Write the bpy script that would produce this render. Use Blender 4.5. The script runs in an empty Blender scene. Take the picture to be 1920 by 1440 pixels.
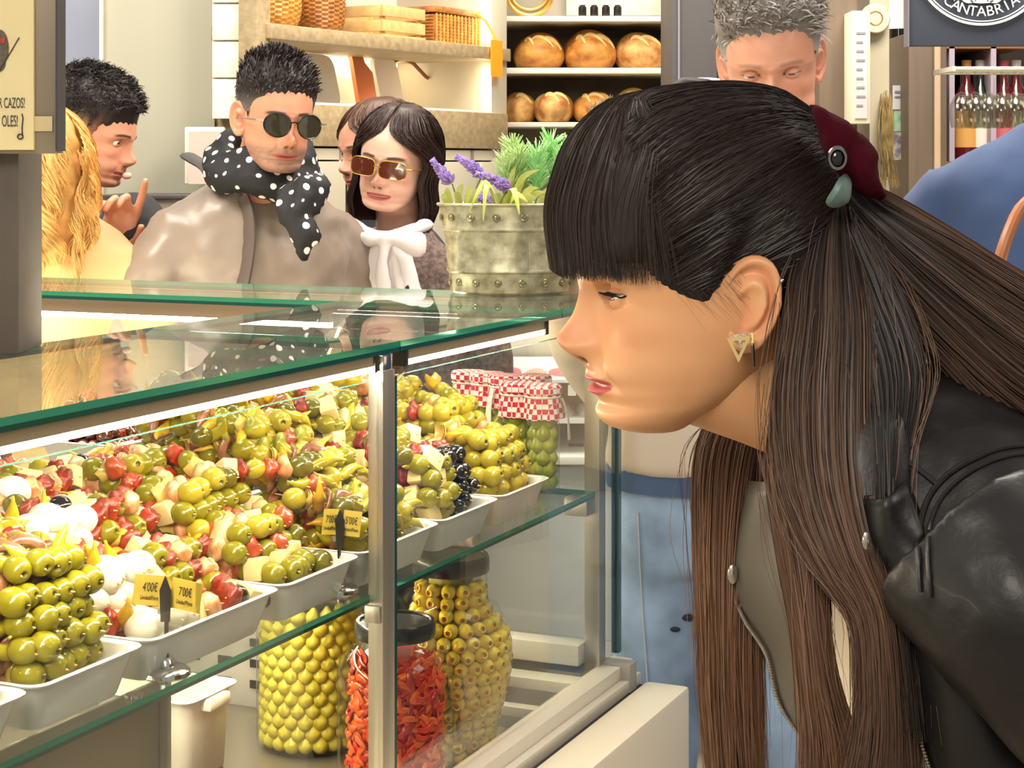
import bpy, bmesh, math, random
import numpy as np
from mathutils import Vector, Matrix
from mathutils.bvhtree import BVHTree

SC = bpy.context.scene
COL = SC.collection
rnd = random.Random(7)
PI = math.pi
# ------------------------------------------------------------------ camera, world, lights, exposure
F = 3340.0          # focal length in pixels of the 1920 px wide frame
H = 1.55            # camera height
cam = bpy.data.cameras.new('camera')
cam.sensor_width = 36.0
cam.lens = 36.0 * F / 1920.0
cam.shift_y = -(720 - 310) / 1920.0
cam.clip_end = 60
camo = bpy.data.objects.new('camera', cam)
camo.location = (0, 0, H)
camo.rotation_euler = (PI / 2, 0, 0)
COL.objects.link(camo)
SC.camera = camo

w = bpy.data.worlds.new('world')
SC.world = w
w.use_nodes = True
w.node_tree.nodes['Background'].inputs[0].default_value = (1.0, 0.96, 0.90, 1)
w.node_tree.nodes['Background'].inputs[1].default_value = 0.30

def area(name, loc, target, size, power, color=(1, .9, .76), sy=None):
    l = bpy.data.lights.new(name, 'AREA')
    l.energy = power
    l.color = color
    l.size = size
    if sy:
        l.shape = 'RECTANGLE'
        l.size_y = sy
    o = bpy.data.objects.new(name, l)
    o.location = loc
    d = Vector(target) - Vector(loc)
    o.rotation_euler = d.to_track_quat('-Z', 'Y').to_euler()
    COL.objects.link(o)
    return o

area('hall_and_fill_lamp', (-1.6, 2.6, 3.4), (-.6, 3.6, 1.2), 1.2, 62, (1, .92, .80))
area('hall_and_fill_lamp', (1.1, 3.3, 3.4), (.6, 4.2, 1.3), 1.0, 62, (1, .91, .80))
area('hall_and_fill_lamp', (-.2, 4.6, 3.4), (-.2, 5.4, 1.6), 1.4, 62, (1, .90, .76))
area('hall_and_fill_lamp', (2.3, 1.0, 3.0), (.5, 1.3, 1.2), 1.0, 17, (1, .92, .82))
area('hall_and_fill_lamp', (-.55, -.5, 2.6), (.0, 2.0, 1.0), .8, 24, (1, .92, .80))  # fill lamp added on the camera side to brighten the jars in the case

SC.view_settings.view_transform = 'Standard'
SC.view_settings.look = 'None'
SC.view_settings.gamma = 1
SC.view_settings.use_curve_mapping = False
SC.view_settings.exposure = 0.55
SC.cycles.use_denoising = True
SC.cycles.max_bounces = 10
SC.cycles.transparent_max_bounces = 24
SC.cycles.caustics_reflective = False
SC.cycles.caustics_refractive = False
SC.cycles.sample_clamp_indirect = 6

# ------------------------------------------------------------------ helpers
def P(px, py, d):
    """a point seen at pixel (px, py) of the photograph at distance d in front of the camera"""
    return Vector(((px - 960) * d / F, d, H + (310 - py) * d / F))

def srgb(r, g, b):
    f = lambda c: (c / 255) / 12.92 if c / 255 <= .04045 else ((c / 255 + .055) / 1.055) ** 2.4
    return (f(r), f(g), f(b), 1)

MATS = {}
def mat(name, col=(200, 200, 200), rough=.5, metal=0, var=0, scale=8, bump=0, bscale=40, sss=0, sssc=None, coat=0,
        col2=None, attr=False, emit=0, spec=.5, stretch=None, detail=3, lin=None, sheen=0, aniso=0):
    if name in MATS:
        return MATS[name]
    m = bpy.data.materials.new(name)
    m.use_nodes = True
    nt = m.node_tree
    b = nt.nodes['Principled BSDF']
    c = lin if lin else srgb(*col)
    b.inputs['Base Color'].default_value = c
    b.inputs['Roughness'].default_value = rough
    b.inputs['Metallic'].default_value = metal
    b.inputs['Specular IOR Level'].default_value = spec
    b.inputs['Coat Weight'].default_value = coat
    b.inputs['Coat Roughness'].default_value = .08
    b.inputs['Sheen Weight'].default_value = sheen
    b.inputs['Anisotropic'].default_value = aniso
    if sss:
        b.inputs['Subsurface Weight'].default_value = sss
        b.inputs['Subsurface Radius'].default_value = sssc or (1, .4, .2)
        b.inputs['Subsurface Scale'].default_value = .006
    tc = None
    if var or col2 or bump:
        tc = nt.nodes.new('ShaderNodeTexCoord')
        mp = nt.nodes.new('ShaderNodeMapping')
        if stretch:
            mp.inputs['Scale'].default_value = stretch
        nt.links.new(tc.outputs['Object'], mp.inputs['Vector'])
    src = None
    if attr:
        a = nt.nodes.new('ShaderNodeAttribute')
        a.attribute_name = 'Col'
        src = a.outputs['Color']
        nt.links.new(src, b.inputs['Base Color'])
    if var or col2:
        n = nt.nodes.new('ShaderNodeTexNoise')
        n.inputs['Scale'].default_value = scale
        n.inputs['Detail'].default_value = detail
        nt.links.new(mp.outputs[0], n.inputs['Vector'])
        mx = nt.nodes.new('ShaderNodeMix')
        mx.data_type = 'RGBA'
        rp = nt.nodes.new('ShaderNodeMapRange')
        rp.inputs['From Min'].default_value = .35
        rp.inputs['From Max'].default_value = .65
        nt.links.new(n.outputs['Fac'], rp.inputs['Value'])
        nt.links.new(rp.outputs[0], mx.inputs['Factor'])
        if col2:
            mx.inputs['A'].default_value = c
            mx.inputs['B'].default_value = srgb(*col2)
            nt.links.new(mx.outputs['Result'], b.inputs['Base Color'])
        else:
            hv = nt.nodes.new('ShaderNodeHueSaturation')
            if src:
                nt.links.new(src, hv.inputs['Color'])
            else:
                hv.inputs['Color'].default_value = c
            mr = nt.nodes.new('ShaderNodeMapRange')
            mr.inputs['From Min'].default_value = .3
            mr.inputs['From Max'].default_value = .7
            mr.inputs['To Min'].default_value = 1 - var
            mr.inputs['To Max'].default_value = 1 + var
            nt.links.new(n.outputs['Fac'], mr.inputs['Value'])
            nt.links.new(mr.outputs[0], hv.inputs['Value'])
            nt.links.new(hv.outputs[0], b.inputs['Base Color'])
    if bump:
        n2 = nt.nodes.new('ShaderNodeTexNoise')
        n2.inputs['Scale'].default_value = bscale
        n2.inputs['Detail'].default_value = 4
        nt.links.new(mp.outputs[0], n2.inputs['Vector'])
        bp = nt.nodes.new('ShaderNodeBump')
        bp.inputs['Strength'].default_value = bump
        bp.inputs['Distance'].default_value = .004
        nt.links.new(n2.outputs['Fac'], bp.inputs['Height'])
        nt.links.new(bp.outputs[0], b.inputs['Normal'])
    if emit:
        b.inputs['Emission Color'].default_value = c
        b.inputs['Emission Strength'].default_value = emit
    MATS[name] = m
    return m

def clear_glass(name, tint=(.93, .98, .95), ior=1.5, rough=0.0, dirt=0):
    """thin clear pane: transparent body with true Fresnel reflection"""
    if name in MATS:
        return MATS[name]
    m = bpy.data.materials.new(name)
    m.use_nodes = True
    nt = m.node_tree
    nt.nodes.clear()
    out = nt.nodes.new('ShaderNodeOutputMaterial')
    fr = nt.nodes.new('ShaderNodeFresnel')
    ge = nt.nodes.new('ShaderNodeNewGeometry')
    io = nt.nodes.new('ShaderNodeMapRange')          # rays do not bend here, so both faces reflect like an entering one
    io.inputs['To Min'].default_value = ior
    io.inputs['To Max'].default_value = 1 / ior
    nt.links.new(ge.outputs['Backfacing'], io.inputs['Value'])
    nt.links.new(io.outputs[0], fr.inputs['IOR'])
    tr = nt.nodes.new('ShaderNodeBsdfTransparent')
    tr.inputs['Color'].default_value = (*tint, 1)
    gl = nt.nodes.new('ShaderNodeBsdfGlossy')
    gl.inputs['Roughness'].default_value = rough
    mx = nt.nodes.new('ShaderNodeMixShader')
    nt.links.new(fr.outputs[0], mx.inputs[0])
    nt.links.new(tr.outputs[0], mx.inputs[1])
    nt.links.new(gl.outputs[0], mx.inputs[2])
    last = mx.outputs[0]
    if dirt:
        df = nt.nodes.new('ShaderNodeBsdfDiffuse')
        df.inputs['Color'].default_value = (.6, .55, .45, 1)
        tc = nt.nodes.new('ShaderNodeTexCoord')
        nz = nt.nodes.new('ShaderNodeTexNoise')
        nz.inputs['Scale'].default_value = 420
        nz.inputs['Detail'].default_value = 1
        nt.links.new(tc.outputs['Object'], nz.inputs['Vector'])
        mr = nt.nodes.new('ShaderNodeMapRange')
        mr.inputs['From Min'].default_value = .66
        mr.inputs['From Max'].default_value = .74
        mr.inputs['To Max'].default_value = dirt
        mr.inputs['To Min'].default_value = .03
        nt.links.new(nz.outputs['Fac'], mr.inputs['Value'])
        m2 = nt.nodes.new('ShaderNodeMixShader')
        nt.links.new(mr.outputs[0], m2.inputs[0])
        nt.links.new(last, m2.inputs[1])
        nt.links.new(df.outputs[0], m2.inputs[2])
        last = m2.outputs[0]
    nt.links.new(last, out.inputs[0])
    MATS[name] = m
    return m

class MB:
    def __init__(s, M=None):
        s.v = []; s.f = []; s.mi = []; s.M = M; s.cur = 0; s.col = None
    def add(s, vs, fs, mi=None):
        k = len(s.v)
        if s.M is not None:
            s.v += [tuple(s.M @ Vector(p)) for p in vs]
        else:
            s.v += [tuple(p) for p in vs]
        s.f += [tuple(i + k for i in f) for f in fs]
        s.mi += [s.cur if mi is None else mi] * len(fs)
        return s
    def box(s, a, b, bev=0, R=None, mi=None):
        x0, y0, z0 = a; x1, y1, z1 = b
        if bev <= 0:
            vs = [(x, y, z) for z in (z0, z1) for y in (y0, y1) for x in (x0, x1)]
            fs = [(0, 2, 3, 1), (4, 5, 7, 6), (0, 1, 5, 4), (2, 6, 7, 3), (0, 4, 6, 2), (1, 3, 7, 5)]
        else:
            bm = bmesh.new()
            bmesh.ops.create_cube(bm, size=1)
            for v in bm.verts:
                v.co = Vector(((x0 + x1) / 2 + v.co.x * (x1 - x0), (y0 + y1) / 2 + v.co.y * (y1 - y0), (z0 + z1) / 2 + v.co.z * (z1 - z0)))
            bmesh.ops.bevel(bm, geom=list(bm.edges), offset=bev, segments=2, affect='EDGES', profile=.6)
            vs = [v.co.copy() for v in bm.verts]
            bm.verts.index_update()
            fs = [[v.index for v in f.verts] for f in bm.faces]
            bm.free()
        if R is not None:
            vs = [R @ Vector(p) for p in vs]
        return s.add(vs, fs, mi)
    def tube(s, pts, rad, n=8, cap=True, mi=None, flat=None):
        """round tube along pts; rad scalar or list; flat=(a,b) radius factors in the frame"""
        pts = [Vector(p) for p in pts]
        if not hasattr(rad, '__len__'):
            rad = [rad] * len(pts)
        vs = []; fs = []
        up = None
        for i, p in enumerate(pts):
            t = (pts[min(i + 1, len(pts) - 1)] - pts[max(i - 1, 0)])
            t = t.normalized() if t.length > 1e-9 else Vector((0, 0, 1))
            if up is None:
                up = Vector((0, 0, 1)) if abs(t.z) < .9 else Vector((1, 0, 0))
            a = t.cross(up)
            a = a.normalized() if a.length > 1e-6 else t.orthogonal().normalized()
            b = a.cross(t).normalized()
            up = b
            r = rad[i]
            fa, fb = flat or (1, 1)
            for k in range(n):
                q = 2 * PI * k / n
                vs.append(p + a * (math.cos(q) * r * fa) + b * (math.sin(q) * r * fb))
        for i in range(len(pts) - 1):
            for k in range(n):
                k2 = (k + 1) % n
                fs.append((i * n + k, i * n + k2, (i + 1) * n + k2, (i + 1) * n + k))
        if cap:
            fs.append(tuple(range(n - 1, -1, -1)))
            fs.append(tuple((len(pts) - 1) * n + k for k in range(n)))
        return s.add(vs, fs, mi)
    def lathe(s, prof, n=24, c=(0, 0, 0), sy=1, closed=False, wob=None, mi=None):
        """profile [(r,z)] about z through c"""
        vs = []; fs = []
        m = len(prof)
        for (r, z) in prof:
            for k in range(n):
                q = 2 * PI * k / n
                rr = r * (wob(q, z) if wob else 1)
                vs.append((c[0] + rr * math.cos(q), c[1] + rr * math.sin(q) * sy, c[2] + z))
        for i in range(m - 1):
            for k in range(n):
                k2 = (k + 1) % n
                fs.append((i * n + k, i * n + k2, (i + 1) * n + k2, (i + 1) * n + k))
        if closed:
            fs += [((m - 1) * n + k, (m - 1) * n + (k + 1) % n, (k + 1) % n, k) for k in range(n)]
        if prof[0][0] > 1e-5 and not closed:
            fs.append(tuple(range(n - 1, -1, -1)))
        if prof[-1][0] > 1e-5 and not closed:
            fs.append(tuple((m - 1) * n + k for k in range(n)))
        return s.add(vs, fs, mi)
    def ell(s, c, r, R=None, nu=14, nv=9, mi=None, fn=None):
        vs = []; fs = []
        for j in range(nv + 1):
            t = PI * j / nv
            for i in range(nu):
                q = 2 * PI * i / nu
                d = Vector((math.sin(t) * math.cos(q), math.sin(t) * math.sin(q), math.cos(t)))
                k = fn(d) if fn else 1
                p = Vector((d.x * r[0] * k, d.y * r[1] * k, d.z * r[2] * k))
                if R is not None:
                    p = R @ p
                vs.append(Vector(c) + p)
        for j in range(nv):
            for i in range(nu):
                i2 = (i + 1) % nu
                fs.append((j * nu + i, (j + 1) * nu + i, (j + 1) * nu + i2, j * nu + i2))
        return s.add(vs, fs, mi)
    def loft(s, rings, cap=True, close=True, mi=None):
        n = len(rings[0])
        vs = [p for r in rings for p in r]
        fs = []
        for i in range(len(rings) - 1):
            for k in range(n if close else n - 1):
                k2 = (k + 1) % n
                fs.append((i * n + k, i * n + k2, (i + 1) * n + k2, (i + 1) * n + k))
        if cap:
            fs.append(tuple(range(n - 1, -1, -1)))
            fs.append(tuple((len(rings) - 1) * n + k for k in range(n)))
        return s.add(vs, fs, mi)
    def prism(s, poly, z0, z1, mi=None):
        n = len(poly)
        vs = [(x, y, z0) for x, y in poly] + [(x, y, z1) for x, y in poly]
        fs = [tuple(range(n - 1, -1, -1)), tuple(range(n, 2 * n))] + [(k, (k + 1) % n, n + (k + 1) % n, n + k) for k in range(n)]
        return s.add(vs, fs, mi)
    def mesh(s, name, mats, smooth=True, auto=None):
        me = bpy.data.meshes.new(name)
        me.from_pydata(s.v, [], s.f)
        for m in (mats if isinstance(mats, (list, tuple)) else [mats]):
            me.materials.append(m)
        if len(set(s.mi)) > 1 or (s.mi and s.mi[0]):
            me.polygons.foreach_set('material_index', s.mi)
        if smooth:
            me.polygons.foreach_set('use_smooth', [True] * len(me.polygons))
        if s.col is not None:
            at = me.color_attributes.new('Col', 'FLOAT_COLOR', 'POINT')
            at.data.foreach_set('color', np.asarray(s.col, dtype=np.float32).ravel())
        me.update()
        if auto:
            try:
                me.set_sharp_from_angle(angle=math.radians(auto))
            except Exception:
                pass
        return me
    def build(s, name, mats, parent=None, smooth=True, auto=35, **kw):
        me = s.mesh(name, mats, smooth, auto if smooth else None)
        return link(name, me, parent, **kw)

def link(name, data, parent=None, label=None, cat=None, group=None, kind=None):
    o = bpy.data.objects.new(name, data)
    COL.objects.link(o)
    if parent is not None:
        o.parent = parent
        KIDS.setdefault(parent.name, []).append(o)
        if parent.type == 'EMPTY':
            o.matrix_parent_inverse = Matrix.Translation(parent.location).inverted()
    tag(o, label, cat, group, kind)
    return o

def tag(o, label=None, cat=None, group=None, kind=None):
    if label: o['label'] = label
    if cat: o['category'] = cat
    if group: o['group'] = group
    if kind: o['kind'] = kind
    return o

def thing(name, label, cat, loc=(0, 0, 0), group=None):
    o = bpy.data.objects.new(name, None)
    o.empty_display_size = .05
    o.location = loc
    COL.objects.link(o)
    return tag(o, label, cat, group)

KIDS = {}
def _copy(o, parent=None):
    c = o.copy(); COL.objects.link(c)
    if parent is not None:
        c.parent = parent
        KIDS.setdefault(parent.name, []).append(c)
    for ch in list(KIDS.get(o.name, ())):
        _copy(ch, c)
    return c

def copy_tree(root, M, label=None, group=None):
    """a thing with copies of its parts and sub-parts"""
    r = _copy(root)
    r.matrix_world = M
    if label: r['label'] = label
    if group: r['group'] = group
    return r

def struct(name, mb, m, parent=None, **kw):
    return mb.build(name, m, parent, kind=None if parent else 'structure', **kw)

TEXTS = []
def text(name, s, M, size, m, parent, extrude=.0004, align='CENTER', sx=1.0):
    cu = bpy.data.curves.new(name, 'FONT')
    cu.body = s
    cu.size = size
    cu.align_x = align
    cu.align_y = 'CENTER'
    cu.extrude = extrude
    o = bpy.data.objects.new('tmp_text', cu)
    COL.objects.link(o)
    TEXTS.append((o, name, M @ Matrix.Diagonal((sx, 1, 1, 1)), m, parent))

def finish_texts():
    """turn the lettering into meshes, one object for each line"""
    dg = bpy.context.evaluated_depsgraph_get()
    done = []
    for o, name, M, m, parent in TEXTS:
        me = bpy.data.meshes.new_from_object(o.evaluated_get(dg))
        me.materials.clear(); me.materials.append(m)
        done.append((me, name, M, parent))
    for o, *_ in TEXTS:
        bpy.data.objects.remove(o)
    for me, name, M, parent in done:
        link(name, me, parent).matrix_basis = M

def lerp_tab(tab, x):
    xs = [t[0] for t in tab]
    return np.interp(x, xs, [t[1] for t in tab])

def smooth_tab(tab):
    """smooth interpolation function through (x,y) pairs (monotone in x)"""
    xs = np.array([t[0] for t in tab]); ys = np.array([t[1] for t in tab])
    o = np.argsort(xs); xs = xs[o]; ys = ys[o]
    m = np.zeros_like(ys)
    d = np.diff(ys) / np.diff(xs)
    m[1:-1] = (d[:-1] + d[1:]) / 2
    m[0] = d[0]; m[-1] = d[-1]
    for i in range(len(d)):
        if d[i] == 0:
            m[i] = m[i + 1] = 0
        else:
            a = m[i] / d[i]; b = m[i + 1] / d[i]
            if a < 0: m[i] = 0
            if b < 0: m[i + 1] = 0
            q = a * a + b * b
            if q > 9:
                t = 3 / math.sqrt(q)
                m[i] = t * a * d[i]; m[i + 1] = t * b * d[i]
    def f(x):
        x = np.clip(np.asarray(x, float), xs[0], xs[-1])
        i = np.clip(np.searchsorted(xs, x) - 1, 0, len(xs) - 2)
        h = xs[i + 1] - xs[i]; t = (x - xs[i]) / h
        return ((1 + 2 * t) * (1 - t) ** 2 * ys[i] + t * (1 - t) ** 2 * h * m[i] + t * t * (3 - 2 * t) * ys[i + 1] + t * t * (t - 1) * h * m[i + 1])
    return f

def spline(pts, n):
    """Catmull-Rom through pts (any dimension) -> n samples"""
    p = np.asarray(pts, float)
    p = np.vstack([2 * p[0] - p[1], p, 2 * p[-1] - p[-2]])
    k = len(p) - 3
    out = []
    for t in np.linspace(0, k - 1e-9, n):
        i = int(t); u = t - i
        a, b, c, d = p[i:i + 4]
        out.append(.5 * (2 * b + (c - a) * u + (2 * a - 5 * b + 4 * c - d) * u * u + (3 * b - a - 3 * c + d) * u ** 3))
    return np.array(out)

# frame of the display case: n = outwards to the customers, u = along the front, away from the camera
U = Vector((.4074, .9133, 0)); N = Vector((.9133, -.4074, 0))
MC = Matrix(((N.x, U.x, 0, -.425), (N.y, U.y, 0, 1.48), (0, 0, 1, 0), (0, 0, 0, 1)))
def CP(n, u, z):
    return MC @ Vector((n, u, z))
def CB():
    return MB(MC)
ZT, ZS, ZD, ZP = H - .21, H - .503, H - .83, H - .80     # counter glass, food shelf, bottom deck
# ------------------------------------------------------------------ setting
ORD = ['first', 'second', 'third', 'fourth', 'fifth', 'sixth', 'seventh', 'eighth', 'ninth', 'tenth', 'eleventh', 'twelfth']
M_floor = mat('floor_stone', (172, 160, 140), .45, var=.12, scale=3, bump=.1)
fl = MB(); fl.box((-6, -1.5, -.06), (7, 11, 0))
struct('floor', fl, M_floor)
M_wall = mat('olive_grey_paint', (168, 165, 146), .7)
M_wallb = mat('pale_plaster', (226, 218, 202), .7, var=.04, scale=2)
M_dark = mat('charcoal_panel', (66, 62, 62), .55, var=.1, scale=5)
M_wood = mat('greyed_oak', (168, 148, 112), .5, var=.2, scale=5, stretch=(1, 12, 12), bump=.08, bscale=60)
M_woodl = mat('light_pine', (214, 178, 118), .5, var=.15, scale=6, stretch=(1, 10, 10))
M_cab = mat('beige_lacquer', (196, 189, 168), .4, var=.03)
M_shelfw = mat('warm_white_board', (224, 218, 200), .4, var=.03)
M_white = mat('white_enamel', (238, 236, 230), .35)
M_gold = mat('gold_metal', (214, 170, 90), .3, .8)
M_bluegrey = mat('blue_grey_paint', (150, 156, 176), .5, var=.05)
M_brownst = mat('brown_column', (108, 92, 76), .5, var=.12, scale=8, stretch=(6, 6, .5))
M_led = mat('led_diffuser', (255, 238, 206), .5, emit=80)
M_ledb = mat('niche_led', (255, 240, 205), .5, emit=9)

def px_box(mb, x0, x1, y0, y1, d, depth, bev=0):
    a = P(x0, y1, d); b = P(x1, y0, d)
    mb.box((a.x, d, a.z), (b.x, d + depth, b.z), bev)
    return mb

# back wall of the hall (runs behind everything)
m = MB(); m.box((-5, 7.4, 0), (6, 7.5, 3.6)); struct('wall_back', m, M_wallb)
m = MB(); m.box((3.6, -1.4, 0), (3.7, 7.4, 3.6)); struct('wall_right_added', m, mat('umber_wall', (104, 92, 80), .6, var=.06, scale=2))  # unseen dark wall, added to take bright reflections off the front glass
m = MB(); px_box(m, 188, 402, -300, 1100, 4.56, .12); struct('wall_left', m, M_wall)
m = MB(); px_box(m, -400, 188, -300, 1100, 5.6, .1); struct('wall_side', m, M_wallb)
t = MB(); px_box(t, 60, 190, -300, 1000, 4.72, .12, .01); struct('pillar_blue', t, M_bluegrey)
t = MB(); px_box(t, 186, 191, -300, 1000, 4.54, .03); struct('trim_1', t, mat('pale_trim', (214, 210, 200), .5))

# white metro tiles beside the shelf unit: each tile its own piece on the wall
tw = MB(); px_box(tw, 398, 470, -60, 214, 4.50, .05); tile_wall = struct('wall_tiled', tw, mat('tile_grout', (206, 200, 180), .8))
a = P(398, 214, 4.50); b = P(464, -60, 4.50)
tm = MB(); tm.box((-.098, -.006, -.0455), (.098, .006, .0455), .005)
M_tile = mat('cream_glazed_tile', (243, 238, 214), .12, coat=.4)
tme = tm.mesh('tile', M_tile, True, 40)
tile_h = .0945
for r in range(5):
    z = a.z + tile_h * (r + .45)
    for c in (0, 1):
        x = a.x + (.02 if r % 2 else -.04) + c * .2 + .03
        o = link('tile', tme, tile_wall)
        lo = max(x - .098, a.x + .002); hi = min(x + .098, b.x - .002)
        if hi - lo < .02:
            bpy.data.objects.remove(o); continue
        o.location = ((lo + hi) / 2, 4.492, z)
        o.scale = ((hi - lo) / .196, 1, 1)
t = MB(); px_box(t, 398, 464, 208, 222, 4.47, .08); struct('trim_2', t, M_shelfw)

# wooden wall unit with lit niche, running away to the right
E0 = Vector((-.633, 4.5, 0)); ED = Vector((.518, .855, 0)); EN = Vector((.855, -.518, 0))
MW = Matrix(((ED.x, -EN.x, 0, E0.x), (ED.y, -EN.y, 0, E0.y), (0, 0, 1, 0), (0, 0, 0, 1)))   # local x along, y into the wall
def zy(py, d): return H + (310 - py) * d / F
unit = thing('wall_unit', 'greyed oak wall unit with a lit white niche, behind the man in sunglasses', 'shelving', (E0.x, E0.y, 0))
L = 1.13; zb1 = zy(45, 4.5); zb0 = zy(74, 4.5)
def W(): return MB(MW)
W().box((-.02, -.04, zb0), (L + .02, .36, zb1), .004).build('shelf_board', M_wood, unit)
W().box((-.055, -.03, 0), (-.0, .03, 2.5), .004).build('side_post', M_wood, unit)
W().box((L - .06, -.02, 1.2), (L + .03, .36, 2.5), .004).build('side_post', M_cab, unit)
zn = H + .165
W().box((0, -.03, zn - .115), (L + .02, .36, zn - .006), .004).build('apron_board', M_wood, unit)
W().box((0, -.02, zn - .006), (L - .06, .35, zn), 0).build('niche_floor', M_white, unit)
W().box((0, .33, zn), (L - .06, .36, 2.45), 0).build('niche_back', mat('niche_white', (236, 224, 212), .6), unit)
W().box((L - .085, -.012, zn + .01), (L - .062, .0, zb0 - .02), 0).build('led_strip', M_ledb, unit)
W().box((.02, .30, zb0 - .014), (L - .1, .32, zb0 - .004), 0).build('led_strip', M_ledb, unit)
W().box((L - .085, -.012, zb1 + .02), (L - .062, .0, 2.44), 0).build('led_strip', M_ledb, unit)
W().box((-.05, -.04, 2.45), (L + .03, .36, 2.5), 0).build('shelf_board', M_wood, unit)
# cabinets underneath
cab = thing('base_cabinet', 'beige lacquered base cabinet under the oak niche, one compartment open', 'cabinet', (E0.x, E0.y, 0))
zc = zn - .12
W().box((-.02, .3, 0), (L + .03, .36, zc)).build('back_board', M_cab, cab)
W().box((-.02, -.02, 0), (L + .03, .30, zc - .52)).build('carcass', M_cab, cab)
for x0, x1 in ((-.02, .14), (.30, .31), (.60, .62), (.95, .97)):
    W().box((x0, -.02, zc - .52), (x1, .30, zc)).build('partition', M_cab, cab)
W().box((-.02, -.02, zc - .03), (L + .03, .30, zc)).build('cabinet_top', M_cab, cab)
for x0, x1, kx in ((.145, .296, .275), (.626, .945, .92), (.975, L + .02, 1.0)):
    dd = W().box((x0, -.045, zc - .50), (x1, -.022, zc - .035), .003).build('door', M_cab, cab)
    kb = W(); kb.lathe([(.004, 0), (.004, .012), (.012, .016), (.013, .024), (.0, .03)], 12)
    kb2 = MB(MW @ Matrix.Translation((kx, -.045, zc - .25)) @ Matrix.Rotation(PI / 2, 4, 'X'))
    kb2.lathe([(.004, 0), (.004, .012), (.012, .016), (.013, .024), (.0, .03)], 12)
    kb2.build('knob', M_gold, dd)
W().box((.31, .0, zc - .52), (.60, .29, zc - .5)).build('inner_shelf', M_cab, cab)
# corked glass jars of nuts in the open compartment
M_jarglass = clear_glass('jar_glass', (.96, .98, .95), 1.45)
M_nuts = mat('nuts', (186, 146, 92), .6, var=.4, scale=60, bump=.6, bscale=90)
for i, (x, hh) in enumerate(((.37, .19), (.455, .17), (.535, .2))):
    j = thing('storage_jar', ['tall glass jar of nuts in the open cabinet, nearest the cabinet door', 'middle glass jar of nuts in the open cabinet', 'glass jar of nuts deepest to the right in the open cabinet'][i], 'jar', MW @ Vector((x, .12, zc - .5)))
    b_ = MW @ Vector((x, .1, zc - .5))
    MB(Matrix.Translation(b_)).lathe([(.034, .0), (.038, .01), (.038, hh - .03), (.03, hh - .01), (.03, hh)], 20).build('glass', M_jarglass, j)
    MB(Matrix.Translation(b_)).lathe([(.033, .003), (.036, .012), (.036, hh - .06), (.0, hh - .055)], 20).build('nuts', M_nuts, j)
    MB(Matrix.Translation(b_)).lathe([(.031, hh), (.033, hh + .004), (.033, hh + .02), (.0, hh + .022)], 20).build('lid', M_gold, j)

# things on the oak unit
def wicker(name, label, x, y, z, prof, sy=.8, m=None, group=None):
    t = thing(name, label, 'basket', MW @ Vector((x, y, z)), group)
    n = 48; MMx = MW @ Matrix.Translation((x, y, z))
    k = MB(MMx)
    rows = 26
    f = smooth_tab(prof); zmax = prof[-1][0]
    vs = []; 
    for j in range(rows * 2 + 1):
        zz = zmax * j / (rows * 2)
        for i in range(n):
            q = 2 * PI * i / n
            r = float(f(zz)) + .0022 * math.sin(PI * j) + .0035 * math.sin(n / 4 * q + PI * (j // 2)) * (1 if j % 2 else .3)
            vs.append((r * math.cos(q), r * sy * math.sin(q), zz))
    fs = [(j * n + i, j * n + (i + 1) % n, (j + 1) * n + (i + 1) % n, (j + 1) * n + i) for j in range(rows * 2) for i in range(n)]
    fs.append(tuple(range(n - 1, -1, -1)))
    k.add(vs, fs)
    k.build('woven_body', m, t)
    r = MB(MMx); rr = prof[-1][1]
    r.tube([(rr * math.cos(q), rr * sy * math.sin(q), zmax) for q in np.linspace(0, 2 * PI, 40)], .008, 8).build('braided_rim', m, t)
    return t, MMx
M_wick = mat('golden_wicker', (200, 142, 62), .45, var=.35, scale=50, col2=None)
M_wickd = mat('brown_wicker', (166, 108, 50), .5, var=.4, scale=50)
zt = zb1 + .0
bp = [(0, .055), (.03, .073), (.08, .08), (.13, .072), (.17, .06)]
wicker('wicker_basket', 'round golden wicker basket at the near end of the oak shelf', .2, .12, zt, bp, .85, M_wick)
wicker('wicker_basket', 'brown rounded wicker basket between the golden basket and the wooden crate', .415, .13, zt, [(0, .055), (.03, .07), (.08, .076), (.13, .068), (.16, .055)], .85, M_wickd)
cr = thing('wooden_crate', 'small slatted pine crate on the oak shelf beside the wicker hamper', 'crate', MW @ Vector((.66, .12, zt)))
k = W(); k.box((.56, .02, zt), (.77, .22, zt + .012)); k.build('bottom', M_woodl, cr)
for zz in (.02, .062):
    for (a_, b_) in (((.56, .02), (.77, .03)), ((.56, .21), (.77, .22)), ((.76, .03), (.77, .21)), ((.56, .03), (.57, .21))):
        W().box((a_[0], a_[1], zt + zz), (b_[0], b_[1], zt + zz + .032), .002).build('slat', M_woodl, cr)
for x in (.57, .75):
    for y in (.03, .2):
        W().box((x, y, zt), (x + .012, y + .01, zt + .095)).build('corner_post', M_woodl, cr)
hm = thing('wicker_hamper', 'lidded brown wicker hamper with an orange gift tag on the oak shelf', 'basket', MW @ Vector((.95, .12, zt)))
k = W()
for j in range(9):
    zz = zt + .006 + j * .0095
    k.tube([(.83 , .03, zz), (1.09, .03, zz), (1.09, .21, zz), (.83, .21, zz), (.83, .03, zz)], .0062, 6)
k.build('woven_body', M_wickd, hm)
k = W()
for i in range(14):
    k.tube([(.835 + i * .0195, .024, zt), (.835 + i * .0195, .024, zt + .09)], .004, 5)
k.build('stakes', M_wick, hm)
W().box((.82, .02, zt + .092), (1.1, .22, zt + .112), .008).build('lid', M_wickd, hm)
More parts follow.
